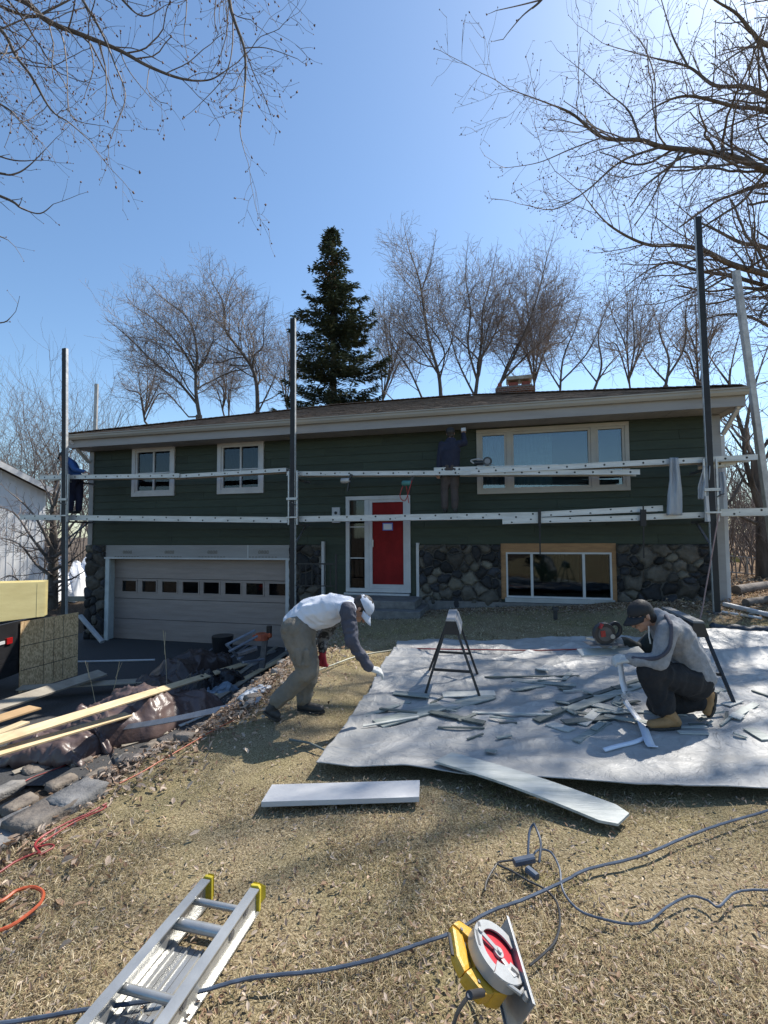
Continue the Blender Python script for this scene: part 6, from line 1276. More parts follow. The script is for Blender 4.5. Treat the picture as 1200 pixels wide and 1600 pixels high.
# saw stand and bucket by the garage
def at3(px, py, z): return P3(px, py, z)
sd = at3(375, 1030, -.75); sr = empty('tool_stand', sd, 'blue grey folding tool stand lying among the junk before the garage', 'tool stand')
for (a, b) in (((353, 1008), (398, 985)), ((358, 1018), (402, 994)), ((372, 1030), (396, 1012)), ((380, 1035), (412, 1030)), ((355, 1008), (380, 1036))):
    m = MB(); m.beam(P(a[0], a[1], 8.2), P(b[0], b[1], 8.6), .05, .035, bev=.006); m.build('tube_frame', flash, sr)
m = MB(); m.beam(P(372, 1022, 8.3), P(402, 1012, 8.4), .16, .07, bev=.01); m.build('table', steel, sr)
bp_ = P(414, 992, 9.2); ob_ = empty('orange_tool', bp_, 'orange power tool with a black top beside the garage door edge', 'power tool')
m = MB(); m.disc(bp_+Vector((-.06, 0, -.09)), (0, 0, 1), .14, .12, 14, .12); m.beam(bp_+Vector((-.22, 0, -.05)), bp_+Vector((.12, 0, .0)), .12, .10, bev=.02); m.build('body', orgm, ob_, bevel=.006)
m = MB(); m.beam(bp_+Vector((.08, 0, .03)), bp_+Vector((.08, 0, .17)), .09, .09, bev=.01); m.build('motor', blk, ob_)
m = MB(); m.beam(bp_+Vector((.0, 0, -.08)), bp_+Vector((-.05, 0, -.62)), .1, .08); m.build('leg', steel, ob_)
bk = at3(316, 1040, -1.0); m = MB(); m.disc(Vector((bk.x, bk.y+1.2, -1.05)), (0, 0, 1), .20, .40, 24, .24); tag(m.build('bucket', blk, bevel=.008), 'round black tub standing behind the dark brown sheet', 'tub')
# ---- stones of the low retaining edge
stone = mat('wall_stone', (.26, .25, .24), (.14, .135, .13), 5, .9, bump=.8, bscale=28)
stone2 = mat('wall_stone_brown', (.22, .19, .16), (.12, .10, .085), 5, .9, bump=.8, bscale=28)
rr = random.Random(17)
def rock(p, sx, sy, sz, rz, m_, label, grp='stones edging the lawn'):
    bm = bmesh.new(); bmesh.ops.create_cube(bm, size=1); bmesh.ops.subdivide_edges(bm, edges=bm.edges[:], cuts=3, use_grid_fill=True)
    for v in bm.verts:
        c = v.co.copy(); l = c.length; v.co = c.lerp(c.normalized()*.60, .14) + Vector(noise.noise_vector(c*2.3+Vector((p.x*7, p.y*5, 0))))*.10; v.co.x *= sx; v.co.y *= sy; v.co.z *= sz
    bmesh.ops.rotate(bm, verts=bm.verts, cent=(0, 0, 0), matrix=Matrix.Rotation(rz, 3, 'Z')@Matrix.Rotation(rr.gauss(0, .12), 3, 'X'))
    for f in bm.faces: f.smooth = True
    me = bpy.data.meshes.new('edging_stone'); bm.to_mesh(me); bm.free(); me.materials.append(m_); o = bpy.data.objects.new('edging_stone', me); COL.objects.link(o); o.location = p; return tag(o, label, 'stone', grp)
st_px = [((12, 1312), .42, 'flat grey edging stone at the left edge below all the others'), ((66, 1282), .40, 'flat grey edging stone second from the bottom left'), ((120, 1252), .36, 'grey edging stone above the kinked red cord'), ((95, 1228), .34, 'edging stone left of the leafy gap below the brown tarp'), ((30, 1262), .36, 'darker stone beside the flat stone second from the bottom left'), ((150, 1215), .32, 'edging stone where the orange cord starts'), ((60, 1205), .36, 'broad stone just under the brown tarp corner'),
         ((195, 1190), .26, 'small stone under the red cord'), ((235, 1168), .26, 'small stone between red cord and blue grey flashing'), ((125, 1195), .30, 'stone in the leaf litter below the pine boards'), ((290, 1105), .40, 'flat slab right of the pine board tip, lowest of the upper slabs'), ((325, 1085), .42, 'flat slab between the pine board and the bending man'), ((362, 1062), .42, 'flat slab left of the bending man\'s knee'), ((395, 1040), .36, 'slab by the tool stand'), ((422, 1022), .36, 'slab behind the bending man\'s hip'), ((5, 1240), .4, 'dark stone at the left edge under the tarp')]
for k, ((px_, py_), s_, lab) in enumerate(st_px):
    p = GP(px_, py_); s_ *= .78; rock(Vector((p.x, p.y, p.z+.02)), s_, s_*.66, .09, rr.uniform(.9, 1.4), rr.choice((stone, stone, stone2)), lab)
for k in range(30):
    y = rr.uniform(2.6, 7.0); x = float(np.interp(y, _xe[:, 0], _xe[:, 1]))-abs(rr.gauss(.25, .3)); s_ = rr.uniform(.05, .12)
    rock(Vector((x, y, G(x, y)+s_*.2)), s_*1.3, s_, s_*.6, rr.uniform(0, 3), *(lambda c: (c, '%s %s rock %s %s' % ('tiny' if s_ < .065 else 'small' if s_ < .08 else 'egg sized' if s_ < .095 else 'fist sized' if s_ < .108 else 'brick sized', 'grey' if c is stone else 'brown', 'at the turf edge' if x > np.interp(y, _xe[:, 0], _xe[:, 1])-.15 else 'down the slope' if x < np.interp(y, _xe[:, 0], _xe[:, 1])-.4 else 'in the litter', 'by the kinked red line' if y < 3.3 else 'below the pine boards' if y < 4.0 else 'at the start of the orange line' if y < 4.8 else 'among the upper slabs' if y < 5.8 else 'near the tool stand')))(rr.choice((stone, stone2))), 'small loose rocks along the lawn edge')
# dry weed stems sticking up before the driveway
for k, (a, b, lab) in enumerate((((150, 1069), (132, 1033), 'thin tan weed stem left of the pair in front of the driveway'), ((172, 1066), (186, 1033), 'thin tan weed stem right of the pair in front of the driveway'), ((262, 1010), (254, 985), 'pair of dry weed stems before the garage door'), ((241, 1130), (245, 1095), 'weed stem rising through the pine boards'))):
    p = P(a[0], a[1], 7.6 if k < 2 else 8.2); q_ = P(b[0], b[1], 7.6 if k < 2 else 8.2); p = Vector((p.x, p.y, min(p.z, G(p.x, p.y)+.05))); m = MB(); m.tube([p, p.lerp(q_, .5)+Vector((.02, 0, 0)), q_+Vector((.01, 0, 0))], .0045, 5); m.tube([p.lerp(q_, .6), q_+Vector((.05, 0, -.02))], .003, 4); tag(m.build('weed_stem', pine), lab, 'weed', 'dry weed stems')
# ================================================================ neighbour
nm = mat('white_siding', (.78, .78, .77), (.70, .70, .70), 2, .7); Yn = 21
nb = empty('neighbour_house', P(0, 905, Yn), 'white gabled neighbour house at the left edge', 'house')
R0 = P(70, 836, Yn); av = Vector((-.36, -.93, 0)).normalized(); dv = Vector((-.93, .36, 0)).normalized(); zb = -.75; slp = .43; ze0 = 3.52; S_ = 3.6
def NB(s, d, z): return Vector((R0.x, R0.y, 0))+av*s+dv*d+Vector((0, 0, z))
zr_ = lambda s: ze0+slp*(.4+(s if s < S_ else 2*S_-s))
m = MB(); m.prism([NB(0, 0, zb), NB(2*S_, 0, zb), NB(2*S_, 0, zr_(2*S_)-.1), NB(S_, 0, zr_(S_)-.1), NB(0, 0, zr_(0)-.1)], dv*10); s_ = .1
while s_ < 2*S_-.1: m.prism([NB(s_, -.015, zb), NB(s_+.03, -.015, zb), NB(s_+.03, -.015, zr_(s_)-.15), NB(s_, -.015, zr_(s_)-.15)], dv*.0145); s_ += .28
m.build('wall', nm, nb)
m = MB()
for (p_, q_) in ((-.4, S_), (S_, 2*S_+.4)): zz = lambda s: ze0+slp*(.4+(s if s <= S_ else 2*S_-s)); m.prism([NB(p_, -.4, zz(p_)), NB(q_, -.4, zz(q_)), NB(q_, -.4, zz(q_)+.11), NB(p_, -.4, zz(p_)+.11)], dv*11)
m.build('roof', shm, nb)
for (p_, q_) in ((-.4, S_), (S_, 2*S_+.4)): m = MB(); m.prism([NB(p_, -.43, zz(p_)-.17), NB(q_, -.43, zz(q_)-.17), NB(q_, -.43, zz(q_)+.08), NB(p_, -.43, zz(p_)+.08)], dv*.028); m.build('fascia', white, nb)
m = MB(); m.prism([NB(1.75, -.05, .25), NB(2.6, -.05, .25), NB(2.6, -.05, .95), NB(1.75, -.05, .95)], dv*.034); f_ = m.build('window', white, nb); m = MB(); m.prism([NB(1.83, -.065, .33), NB(2.52, -.065, .33), NB(2.52, -.065, .87), NB(1.83, -.065, .87)], dv*.014); m.build('pane', mat('dark_pane', (.03, .035, .04), (.02, .02, .025), 2, .15), f_)
# white covered mound between the houses
c_ = P(104, 905, 17.5); mound('white_cover', [P(70, 925, 17)+Vector((0, 0, 0)), P(95, 920, 17.3), P(120, 915, 17.6), P(150, 915, 18)], 1.5, 3, 1.35, mat('white_cover_cloth', (.80, .82, .85), (.70, .72, .76), 2, .5, bump=.4, bscale=3), 'white cover thrown over a car sized mound between the two houses', 'cover', 6)
m = MB(); m.box(P(100, 935, 15).x, P(140, 935, 15).x, 15, 15.06, P(100, 940, 15).z, P(100, 932, 15).z); tag(m.build('low_beam', greyw), 'low grey timber lying in front of the white cover', 'timber')
# fence and logs on the right
fr = empty('yard_fence', GP(1180, 905), 'old rail fence among the brush right of the house', 'fence')
for px_ in (1138, 1168, 1203): b = P(px_, 905, 15); m = MB(); m.tube([(b.x, b.y, G(b.x, b.y)-.1), (b.x, b.y, b.z+.7)], .035, 8); m.build('post', alud, fr)
for z_ in (.66, .15): a = P(1125, 905, 15); b = P(1240, 905, 15); m = MB(); m.tube([(a.x, a.y, a.z+z_+.1), (b.x, b.y, b.z+z_-.1)], .022, 6); m.build('rail', alud, fr)
logm = mat('log_bark', (.20, .17, .15), (.10, .085, .075), 6, .9, bump=.8, bscale=20)
for k, (a, b, r_, lab) in enumerate((((1150, 930), (1230, 918), .10, 'grey log lying in the leaves right of the house, upper one'), ((1165, 948), (1240, 940), .07, 'thin grey log lying in the leaves near the lying downspout'))):
    p = GP(*a); q_ = GP(*b); p.z += r_; q_.z += r_; m = MB(); m.tube([p, p.lerp(q_, .5)+Vector((0, 0, .02)), q_], r_, 9, radii=[r_, r_*.9, r_*.8]); tag(m.build('fallen_log', logm, smooth=True), lab, 'log', 'logs in the side yard')
b = P(1145, 870, 22); m = MB(); m.prism([(b.x-.35, b.y, b.z-.5), (b.x+.35, b.y, b.z-.5), (b.x+.35, b.y, b.z-.15), (b.x, b.y, b.z+.15), (b.x-.35, b.y, b.z-.15)], (0, .5, 0)); tag(m.build('birdhouse', mat('yellow_green', (.45, .45, .16), (.35, .35, .12), 5, .8)), 'small yellow green hut shape seen through the brush', 'hut')
# ================================================================ people
skin = mat('skin', (.50, .29, .20), (.40, .22, .15), 12, .55, bump=.05, bscale=80); skin2 = mat('skin_shaded', (.46, .27, .19), (.38, .22, .15), 12, .55)
hairm = mat('dark_hair', (.03, .022, .018), (.015, .012, .010), 30, .6)
_ico = {}
def ico(sub=2):
    if sub not in _ico:
        b = bmesh.new(); bmesh.ops.create_icosphere(b, subdivisions=sub, radius=1); _ico[sub] = [v.co.copy() for v in b.verts]; b.free()
    return _ico[sub]
class Body:
    def __init__(s): s.parts = []
    def cap(s, p0, r0, p1, r1, flat=None):
        """tapered limb from p0 to p1; flat = (axis, factor) squeezes it along an axis"""
        pts = []
        for p, r in ((p0, r0), (p1, r1)):
            for c in ico(2):
                q = c*r
                if flat: ax, k = flat; q = q + ax*(q.dot(ax)*(k-1))
                pts.append(Vector(p)+q)
        s.parts.append(pts); return s
    def ell(s, c, X, Y, Z):
        s.parts.append([Vector(c)+X*v.x+Y*v.y+Z*v.z for v in ico(3)]); return s
    def chain(s, pts, rs, flat=None):
        for i in range(len(pts)-1): s.cap(pts[i], rs[i], pts[i+1], rs[i+1], flat)
        return s
    def make(s, name, m, parent, voxel=.010, smooth=4, wrinkle=0, wscale=9, wdir=None, seed=0, cut=None):
        bm = bmesh.new()
        for pts in s.parts:
            vs = [bm.verts.new(p) for p in pts]; r = bmesh.ops.convex_hull(bm, input=vs); bad = [g for g in r['geom_interior']+r['geom_unused'] if isinstance(g, bmesh.types.BMVert)]
            if bad: bmesh.ops.delete(bm, geom=list(set(bad)), context='VERTS')
        bmesh.ops.recalc_face_normals(bm, faces=bm.faces)
        me = bpy.data.meshes.new(name); bm.to_mesh(me); bm.free(); o = bpy.data.objects.new(name, me); COL.objects.link(o)
        md = o.modifiers.new('r', 'REMESH'); md.mode = 'VOXEL'; md.voxel_size = voxel; md.adaptivity = 0
        sm2 = o.modifiers.new('s', 'SMOOTH'); sm2.factor = .5; sm2.iterations = smooth
        dg = bpy.context.evaluated_depsgraph_get(); dg.update(); nm_ = bpy.data.meshes.new_from_object(o.evaluated_get(dg)); o.modifiers.clear(); o.data = nm_; bpy.data.meshes.remove(me); nm_.name = name
        n = len(nm_.vertices); co = np.empty(n*3, np.float32); nm_.vertices.foreach_get('co', co); co = co.reshape(-1, 3)
        if wrinkle:
            no = np.empty(n*3, np.float32); nm_.vertices.foreach_get('normal', no); no = no.reshape(-1, 3); wd = Vector(wdir) if wdir else Vector((0, 0, 1)); off = Vector((seed*3.1, seed*1.7, seed))
            wd.normalize(); d = np.empty(n, np.float32)
            for i in range(n):
                p = Vector(co[i]); al = p.dot(wd); q = (p-wd*al*.72)*wscale+off; w_ = noise.noise(q+noise.noise_vector(q*.4)*.8); w2 = noise.noise(q*2.3+off); d[i] = (1-abs(w_)*2.6)*.9+w2*.35
            co = co+no*(d*wrinkle)[:, None]
        iw = np.array(WM(parent).inverted()) if parent is not None else np.eye(4); co = (co@iw[:3, :3].T+iw[:3, 3]).astype(np.float32); nm_.vertices.foreach_set('co', co.ravel())
        nm_.polygons.foreach_set('use_smooth', [True]*len(nm_.polygons)); nm_.materials.clear(); nm_.materials.append(m); nm_.update(); o.parent = parent; return o
def frame(f, u):
    f = Vector(f).normalized(); r = f.cross(Vector(u)).normalized(); u = r.cross(f); return f, u, r
def head(b, c, f, u, s=1.0):
    f, u, r = frame(f, u); c = Vector(c)
    b.ell(c+u*.025*s, r*.077*s, f*.095*s, u*.098*s); b.ell(c+f*.028*s-u*.045*s, r*.060*s, f*.062*s, u*.072*s); b.cap(c+f*.068*s-u*.093*s, .020*s, c+f*.05*s-u*.06*s, .04*s)
    b.cap(c+f*.092*s+u*.005*s, .011*s, c+f*.112*s-u*.032*s, .014*s); b.cap(c+f*.094*s-u*.060*s-r*.016*s, .008*s, c+f*.094*s-u*.060*s+r*.016*s, .008*s); b.cap(c+f*.085*s+u*.028*s-r*.035*s, .011*s, c+f*.085*s+u*.028*s+r*.035*s, .011*s)
    for k in (-1, 1):
        b.cap(c+r*k*.078*s-f*.008*s+u*.012*s, .014*s, c+r*k*.080*s-f*.004*s-u*.025*s, .010*s, flat=(r, .5))
        b.cap(c+f*.06*s-u*.02*s+r*k*.035*s, .028*s, c+f*.04*s-u*.05*s+r*k*.035*s, .025*s)
def face_parts(root, c, f, u, s=1.0, hair_back=True):
    f, u, r = frame(f, u); c = Vector(c); ey = mat('eye', (.05, .04, .035), (.02, .02, .02), 9, .2)
    for k in (-1, 1): b = Body(); b.ell(c+f*.083*s+u*.012*s+r*k*.031*s, r*.013*s, f*.011*s, u*.008*s); b.make('eye', ey, root, voxel=.003, smooth=1)
    if hair_back: b = Body(); b.ell(c+u*.035*s-f*.014*s, r*.084*s, f*.096*s, u*.098*s); b.ell(c-f*.045*s-u*.03*s, r*.070*s, f*.055*s, u*.070*s); b.make('hair', hairm, root, voxel=.007, smooth=2, wrinkle=.002, wscale=60)
def cap_hat(root, c, f, u, m, s=1.0, brim=.075, name='cap', brimdown=.25):
    f, u, r = frame(f, u); c = Vector(c); b = Body(); b.ell(c+u*.050*s-f*.006*s, r*.087*s, f*.101*s, u*.080*s); o = b.make(name, m, root, voxel=.006, smooth=2, wrinkle=.0012, wscale=25)
    # cut away what lies below the cap's edge so that the face stays free
    bm = bmesh.new(); bm.from_mesh(o.data); iw = WM(root).inverted(); pl = iw @ (c+u*.040*s); bmesh.ops.bisect_plane(bm, geom=bm.verts[:]+bm.edges[:]+bm.faces[:], plane_co=pl, plane_no=(iw.to_3x3() @ (u+f*.12)), clear_inner=True); bm.to_mesh(o.data); bm.free()
    md = o.modifiers.new('t', 'SOLIDIFY'); md.thickness = .004
    V = []; n = 12
    for i in range(n+1):
        a = math.pi*(i/n-.5)*.86; 
        for k in range(4):
            e = k/3; p = c+u*(.042-brimdown*.10*e - .018*(abs(math.sin(a))**2)*1.0)*s+f*(math.cos(a)*.100*s+e*brim*math.cos(a)**.5*s)+r*(math.sin(a)*(.088*s+.004*e)); V.append(tuple(p))
    F = [(i*4+k, i*4+k+1, (i+1)*4+k+1, (i+1)*4+k) for i in range(n) for k in range(3)]
    q = arr_mesh('brim', np.array(V), F, m, o if False else root, smooth=True); md = q.modifiers.new('t', 'SOLIDIFY'); md.thickness = .004; return o
def hand(b, w_, d, n, s=1.0, curl=.6, extra=0.0, side=1, spread=.12):
    """w_: wrist, d: towards the fingers, n: back-of-hand normal"""
    d = Vector(d).normalized(); sd = d.cross(Vector(n)).normalized(); n = sd.cross(d).normalized(); w_ = Vector(w_); e = extra
    b.cap(w_, .026*s+e, w_+d*.03*s, .028*s+e, flat=(n, .7)); 
    for k in (-1, 1): b.cap(w_+d*.025*s+sd*k*.012*s, .020*s+e, w_+d*.082*s+sd*k*.026*s, .015*s+e, flat=(n, .85))
    for i, (o_, L) in enumerate(((-.033, .062), (-.011, .075), (.011, .080), (.032, .072))):
        p = w_+d*.085*s+sd*o_*s; ang = curl*(.5+.1*i); dd = (d*math.cos(ang)-n*math.sin(ang)+sd*spread*o_*20*.12).normalized(); p1 = p+dd*L*.42*s; a2 = ang+curl*1.1; d2 = (d*math.cos(a2)-n*math.sin(a2)).normalized(); p2 = p1+d2*L*.32*s; a3 = a2+curl*.7; d3 = (d*math.cos(a3)-n*math.sin(a3)).normalized(); p3 = p2+d3*L*.26*s
        b.cap(p, .0098*s+e, p1, .0090*s+e); b.cap(p1, .0090*s+e, p2, .0082*s+e); b.cap(p2, .0082*s+e, p3, .0072*s+e)
    t0 = w_+d*.028*s+sd*side*.028*s-n*.004; td = (d*.62+sd*side*.70-n*.35).normalized(); t1 = t0+td*.042*s; td2 = (d*.85+sd*side*.25-n*.5).normalized(); b.cap(t0, .015*s+e, t1, .0115*s+e); b.cap(t1, .0115*s+e, t1+td2*.032*s, .0092*s+e)
def shoe(root, heel, toe, m, sole_m, w_=.05, ankle=None, high=.0, name='shoe', upv=(0, 0, 1)):
    h = Vector(heel); t = Vector(toe); d = (t-h).normalized(); up = Vector(upv); up = (up-d*up.dot(d)).normalized(); s_ = d.cross(up); L = (t-h).length; b = Body()
    b.cap(h+up*.045+d*.04, .040, h+d*L*.45+up*.045, .043, flat=(s_, .95)); b.cap(h+d*L*.45+up*.042, .042, h+d*(L-.045)+up*.032, .034, flat=(s_, 1.15))
    if ankle is not None: b.cap(h+up*.055+d*.05, .043, Vector(ankle), .043+high)
    o = b.make(name, m, root, voxel=.007, smooth=3, wrinkle=.0025, wscale=22)
    q = MB(); n = 14; P_ = []
    for i in range(n*2):
        a = math.pi*i/n; c, sn_ = math.cos(a), math.sin(a); wid = w_*(.78 if c < 0 else 1.0); P_.append(h+d*(L*.5+c*L*.5)+s_*sn_*wid)
    q.prism([p-up*.002 for p in P_], up*.018); sh = q.build('sole', sole_m, o, bevel=.003); return o
khaki = mat('khaki_trousers', (.215, .19, .155), (.14, .125, .10), 5, .85, bump=.3, bscale=55); tee = mat('white_tee', (.70, .72, .78), (.60, .62, .68), 3, .8, bump=.2, bscale=70); navy = mat('navy_sleeve', (.075, .078, .105), (.045, .048, .068), 7, .8, bump=.25, bscale=70)
hoodie = mat('heather_grey_sweater', (.30, .305, .32), (.21, .215, .23), 22, .85, bump=.3, bscale=90); blackp = mat('black_trousers', (.018, .018, .02), (.010, .010, .012), 9, .85, bump=.3, bscale=60); tanboot = mat('tan_boot', (.38, .22, .095), (.27, .15, .06), 7, .75, bump=.2, bscale=60); blkshoe = mat('black_shoe', (.03, .03, .032), (.02, .02, .021), 9, .6)
glovew = mat('pale_glove', (.60, .60, .58), (.46, .46, .45), 14, .8, bump=.3, bscale=80); glover = mat('red_glove', (.42, .03, .05), (.30, .02, .035), 14, .75, bump=.3, bscale=80); solem = mat('dark_sole', (.05, .045, .04), (.03, .028, .025), 9, .8); capw = mat('pale_cap', (.60, .64, .72), (.48, .52, .60), 12, .8); capb = mat('black_cap', (.022, .022, .025), (.014, .014, .016), 12, .75)
X_, Y_, Z_ = Vector((1, 0, 0)), Vector((0, 1, 0)), Vector((0, 0, 1))
# ---------- the man bending over
def bending():
    g0 = Vector((P(455, 985, 4.28).x, 4.28, G(-.85, 4.28)))
    root = empty('person', g0, 'man in white shirt, khaki trousers and pale cap bending over beside the tarp', 'person')
    sN = P(543, 953, 4.09); eN = P(550, 1003, 4.03); wN = P(577, 1044, 4.08); hN = P(600, 1050, 4.12)
    sF = P(530, 958, 4.47); eF = P(505, 996, 4.56); wF = P(504, 1022, 4.52)
    hipN = P(463, 984, 4.18); kN = P(481, 1048, 4.14); aN = P(433, 1096, 4.16); hipF = P(470, 984, 4.40); kF = P(484, 1048, 4.44); aF = P(473, 1096, 4.42)
    pel = P(466, 975, 4.29); wst = P(483, 957, 4.29); chs = P(515, 950, 4.29); nkb = P(543, 947, 4.29); hc = P(563, 951, 4.27); hf = Vector((.50, -.06, -.86)); hu = Vector((.86, 0, .50))
    b = Body()
    b.cap(pel, .125, wst, .11, flat=(Y_, 1.25)); b.cap(wst, .11, chs, .12, flat=(Y_, 1.3)); b.cap(chs, .12, nkb, .07, flat=(Y_, 1.4)); b.cap(nkb, .06, hc-hf*.03-hu*.05, .052); b.cap(chs+X_*.09, .07, sN, .055); b.cap(chs+X_*.09, .07, sF, .055)
    head(b, hc, hf, hu)
    for s_, e_, w_ in ((sN, eN, wN), (sF, eF, wF)): b.cap(s_, .052, e_, .040); b.cap(e_, .041, w_, .027)
    hand(b, wN, hN-wN, Vector((.25, -.3, 1)), curl=.45, side=-1); hand(b, wF, Vector((.0, 0, -1)), Vector((-.3, -1, 0)), curl=.8)
    for h_, k_, a_ in ((hipN, kN, aN), (hipF, kF, aF)): b.cap(h_, .095, k_, .058); b.cap(k_, .056, a_, .038)
    b.make('body', skin, root, voxel=.0065, smooth=2)
    c = Body(); c.cap(pel+Vector((-.0, 0, .0)), .138, wst, .125, flat=(Y_, 1.25)); c.cap(wst, .125, chs-Z_*.01, .138, flat=(Y_, 1.25)); c.cap(wst-Z_*.05+X_*.04, .11, chs-Z_*.035, .125, flat=(Y_, 1.2)); c.cap(chs, .128, nkb, .085, flat=(Y_, 1.5)); c.cap(chs+X_*.10, .08, sN+X_*.0+Y_*.03, .072); c.cap(chs+X_*.10, .08, sF, .072)
    c.make('shirt', tee, root, voxel=.009, smooth=5, wrinkle=.011, wscale=11, wdir=(.5, 0, -.7), seed=2)
    c = Body(); c.cap(sN, .070, eN, .056); c.cap(eN, .056, wN-(wN-eN).normalized()*.01, .040); c.make('sleeve', navy, root, voxel=.008, smooth=3, wrinkle=.009, wscale=17, wdir=(1, 0, .2), seed=3)
    c = Body(); c.cap(sF, .066, eF, .052); c.cap(eF, .050, wF+Z_*.03, .040); c.make('sleeve', mat('dark_patterned_sleeve', (.16, .16, .16), (.02, .02, .022), 24, .85, lo=.48, hi=.55), root, voxel=.008, smooth=3, wrinkle=.006, wscale=13, seed=4)
    c = Body(); hand(c, wN, hN-wN, Vector((.25, -.3, 1)), curl=.45, extra=.0035, side=-1); c.cap(wN-(wN-eN).normalized()*.04, .036, wN, .033); c.make('glove', glovew, root, voxel=.0045, smooth=2)
    c = Body(); hand(c, wF, Vector((.0, 0, -1)), Vector((-.3, -1, 0)), curl=.8, extra=.0045); c.cap(wF+Z_*.03, .038, wF, .034); c.make('glove', glover, root, voxel=.0045, smooth=2)
    c = Body(); c.cap(pel-Z_*.02-X_*.01, .140, pel+Vector((.03, 0, -.06)), .135, flat=(Y_, 1.25))
    for h_, k_, a_, kk in ((hipN, kN, aN, 1), (hipF, kF, aF, 0)): c.cap(h_-X_*.01, .125, k_, .088); c.cap(k_, .086, a_+(k_-a_).normalized()*.03, .068); c.cap(a_+(k_-a_).normalized()*.10, .074, a_+(k_-a_).normalized()*.01, .064)
    c.make('trousers', khaki, root, voxel=.009, smooth=4, wrinkle=.013, wscale=12, wdir=(.2, .3, .3), seed=6)
    c = Body(); c.cap(pel+Vector((.055, 0, .065)), .118, pel+Vector((.062, 0, .05)), .120, flat=(Y_, 1.28)); 
    c = Body(); kp = hipN.lerp(kN, .62)+Vector((.0, -.098, 0)); c.cap(kp+Vector((-.03, 0, .06)), .028, kp+Vector((-.02, 0, -.05)), .028, flat=(Y_, .45)); c.cap(kp+Vector((.04, 0, .05)), .028, kp+Vector((.045, 0, -.05)), .028, flat=(Y_, .45)); c.make('cargo_pocket', khaki, root, voxel=.007, smooth=3, wrinkle=.003, wscale=20)
    hl = P(411, 1098, 4.16); tN = GP(444, 1117, .005); tN.y = 4.16; tN.z = G(tN.x, 4.16)+.012; shoe(root, Vector((hl.x, 4.16, tN.z+.075)), tN, blkshoe, solem, ankle=aN-Z_*.0, high=.01)
    hF_ = P(464, 1104, 4.42); zf = G(-.7, 4.42)+.012; shoe(root, Vector((hF_.x, 4.42, zf)), Vector((hF_.x+.265, 4.36, zf)), blkshoe, solem, ankle=aF, high=.005)
    face_parts(root, hc, hf, hu); cap_hat(root, hc, hf, hu, capw, brimdown=.4)
bending()
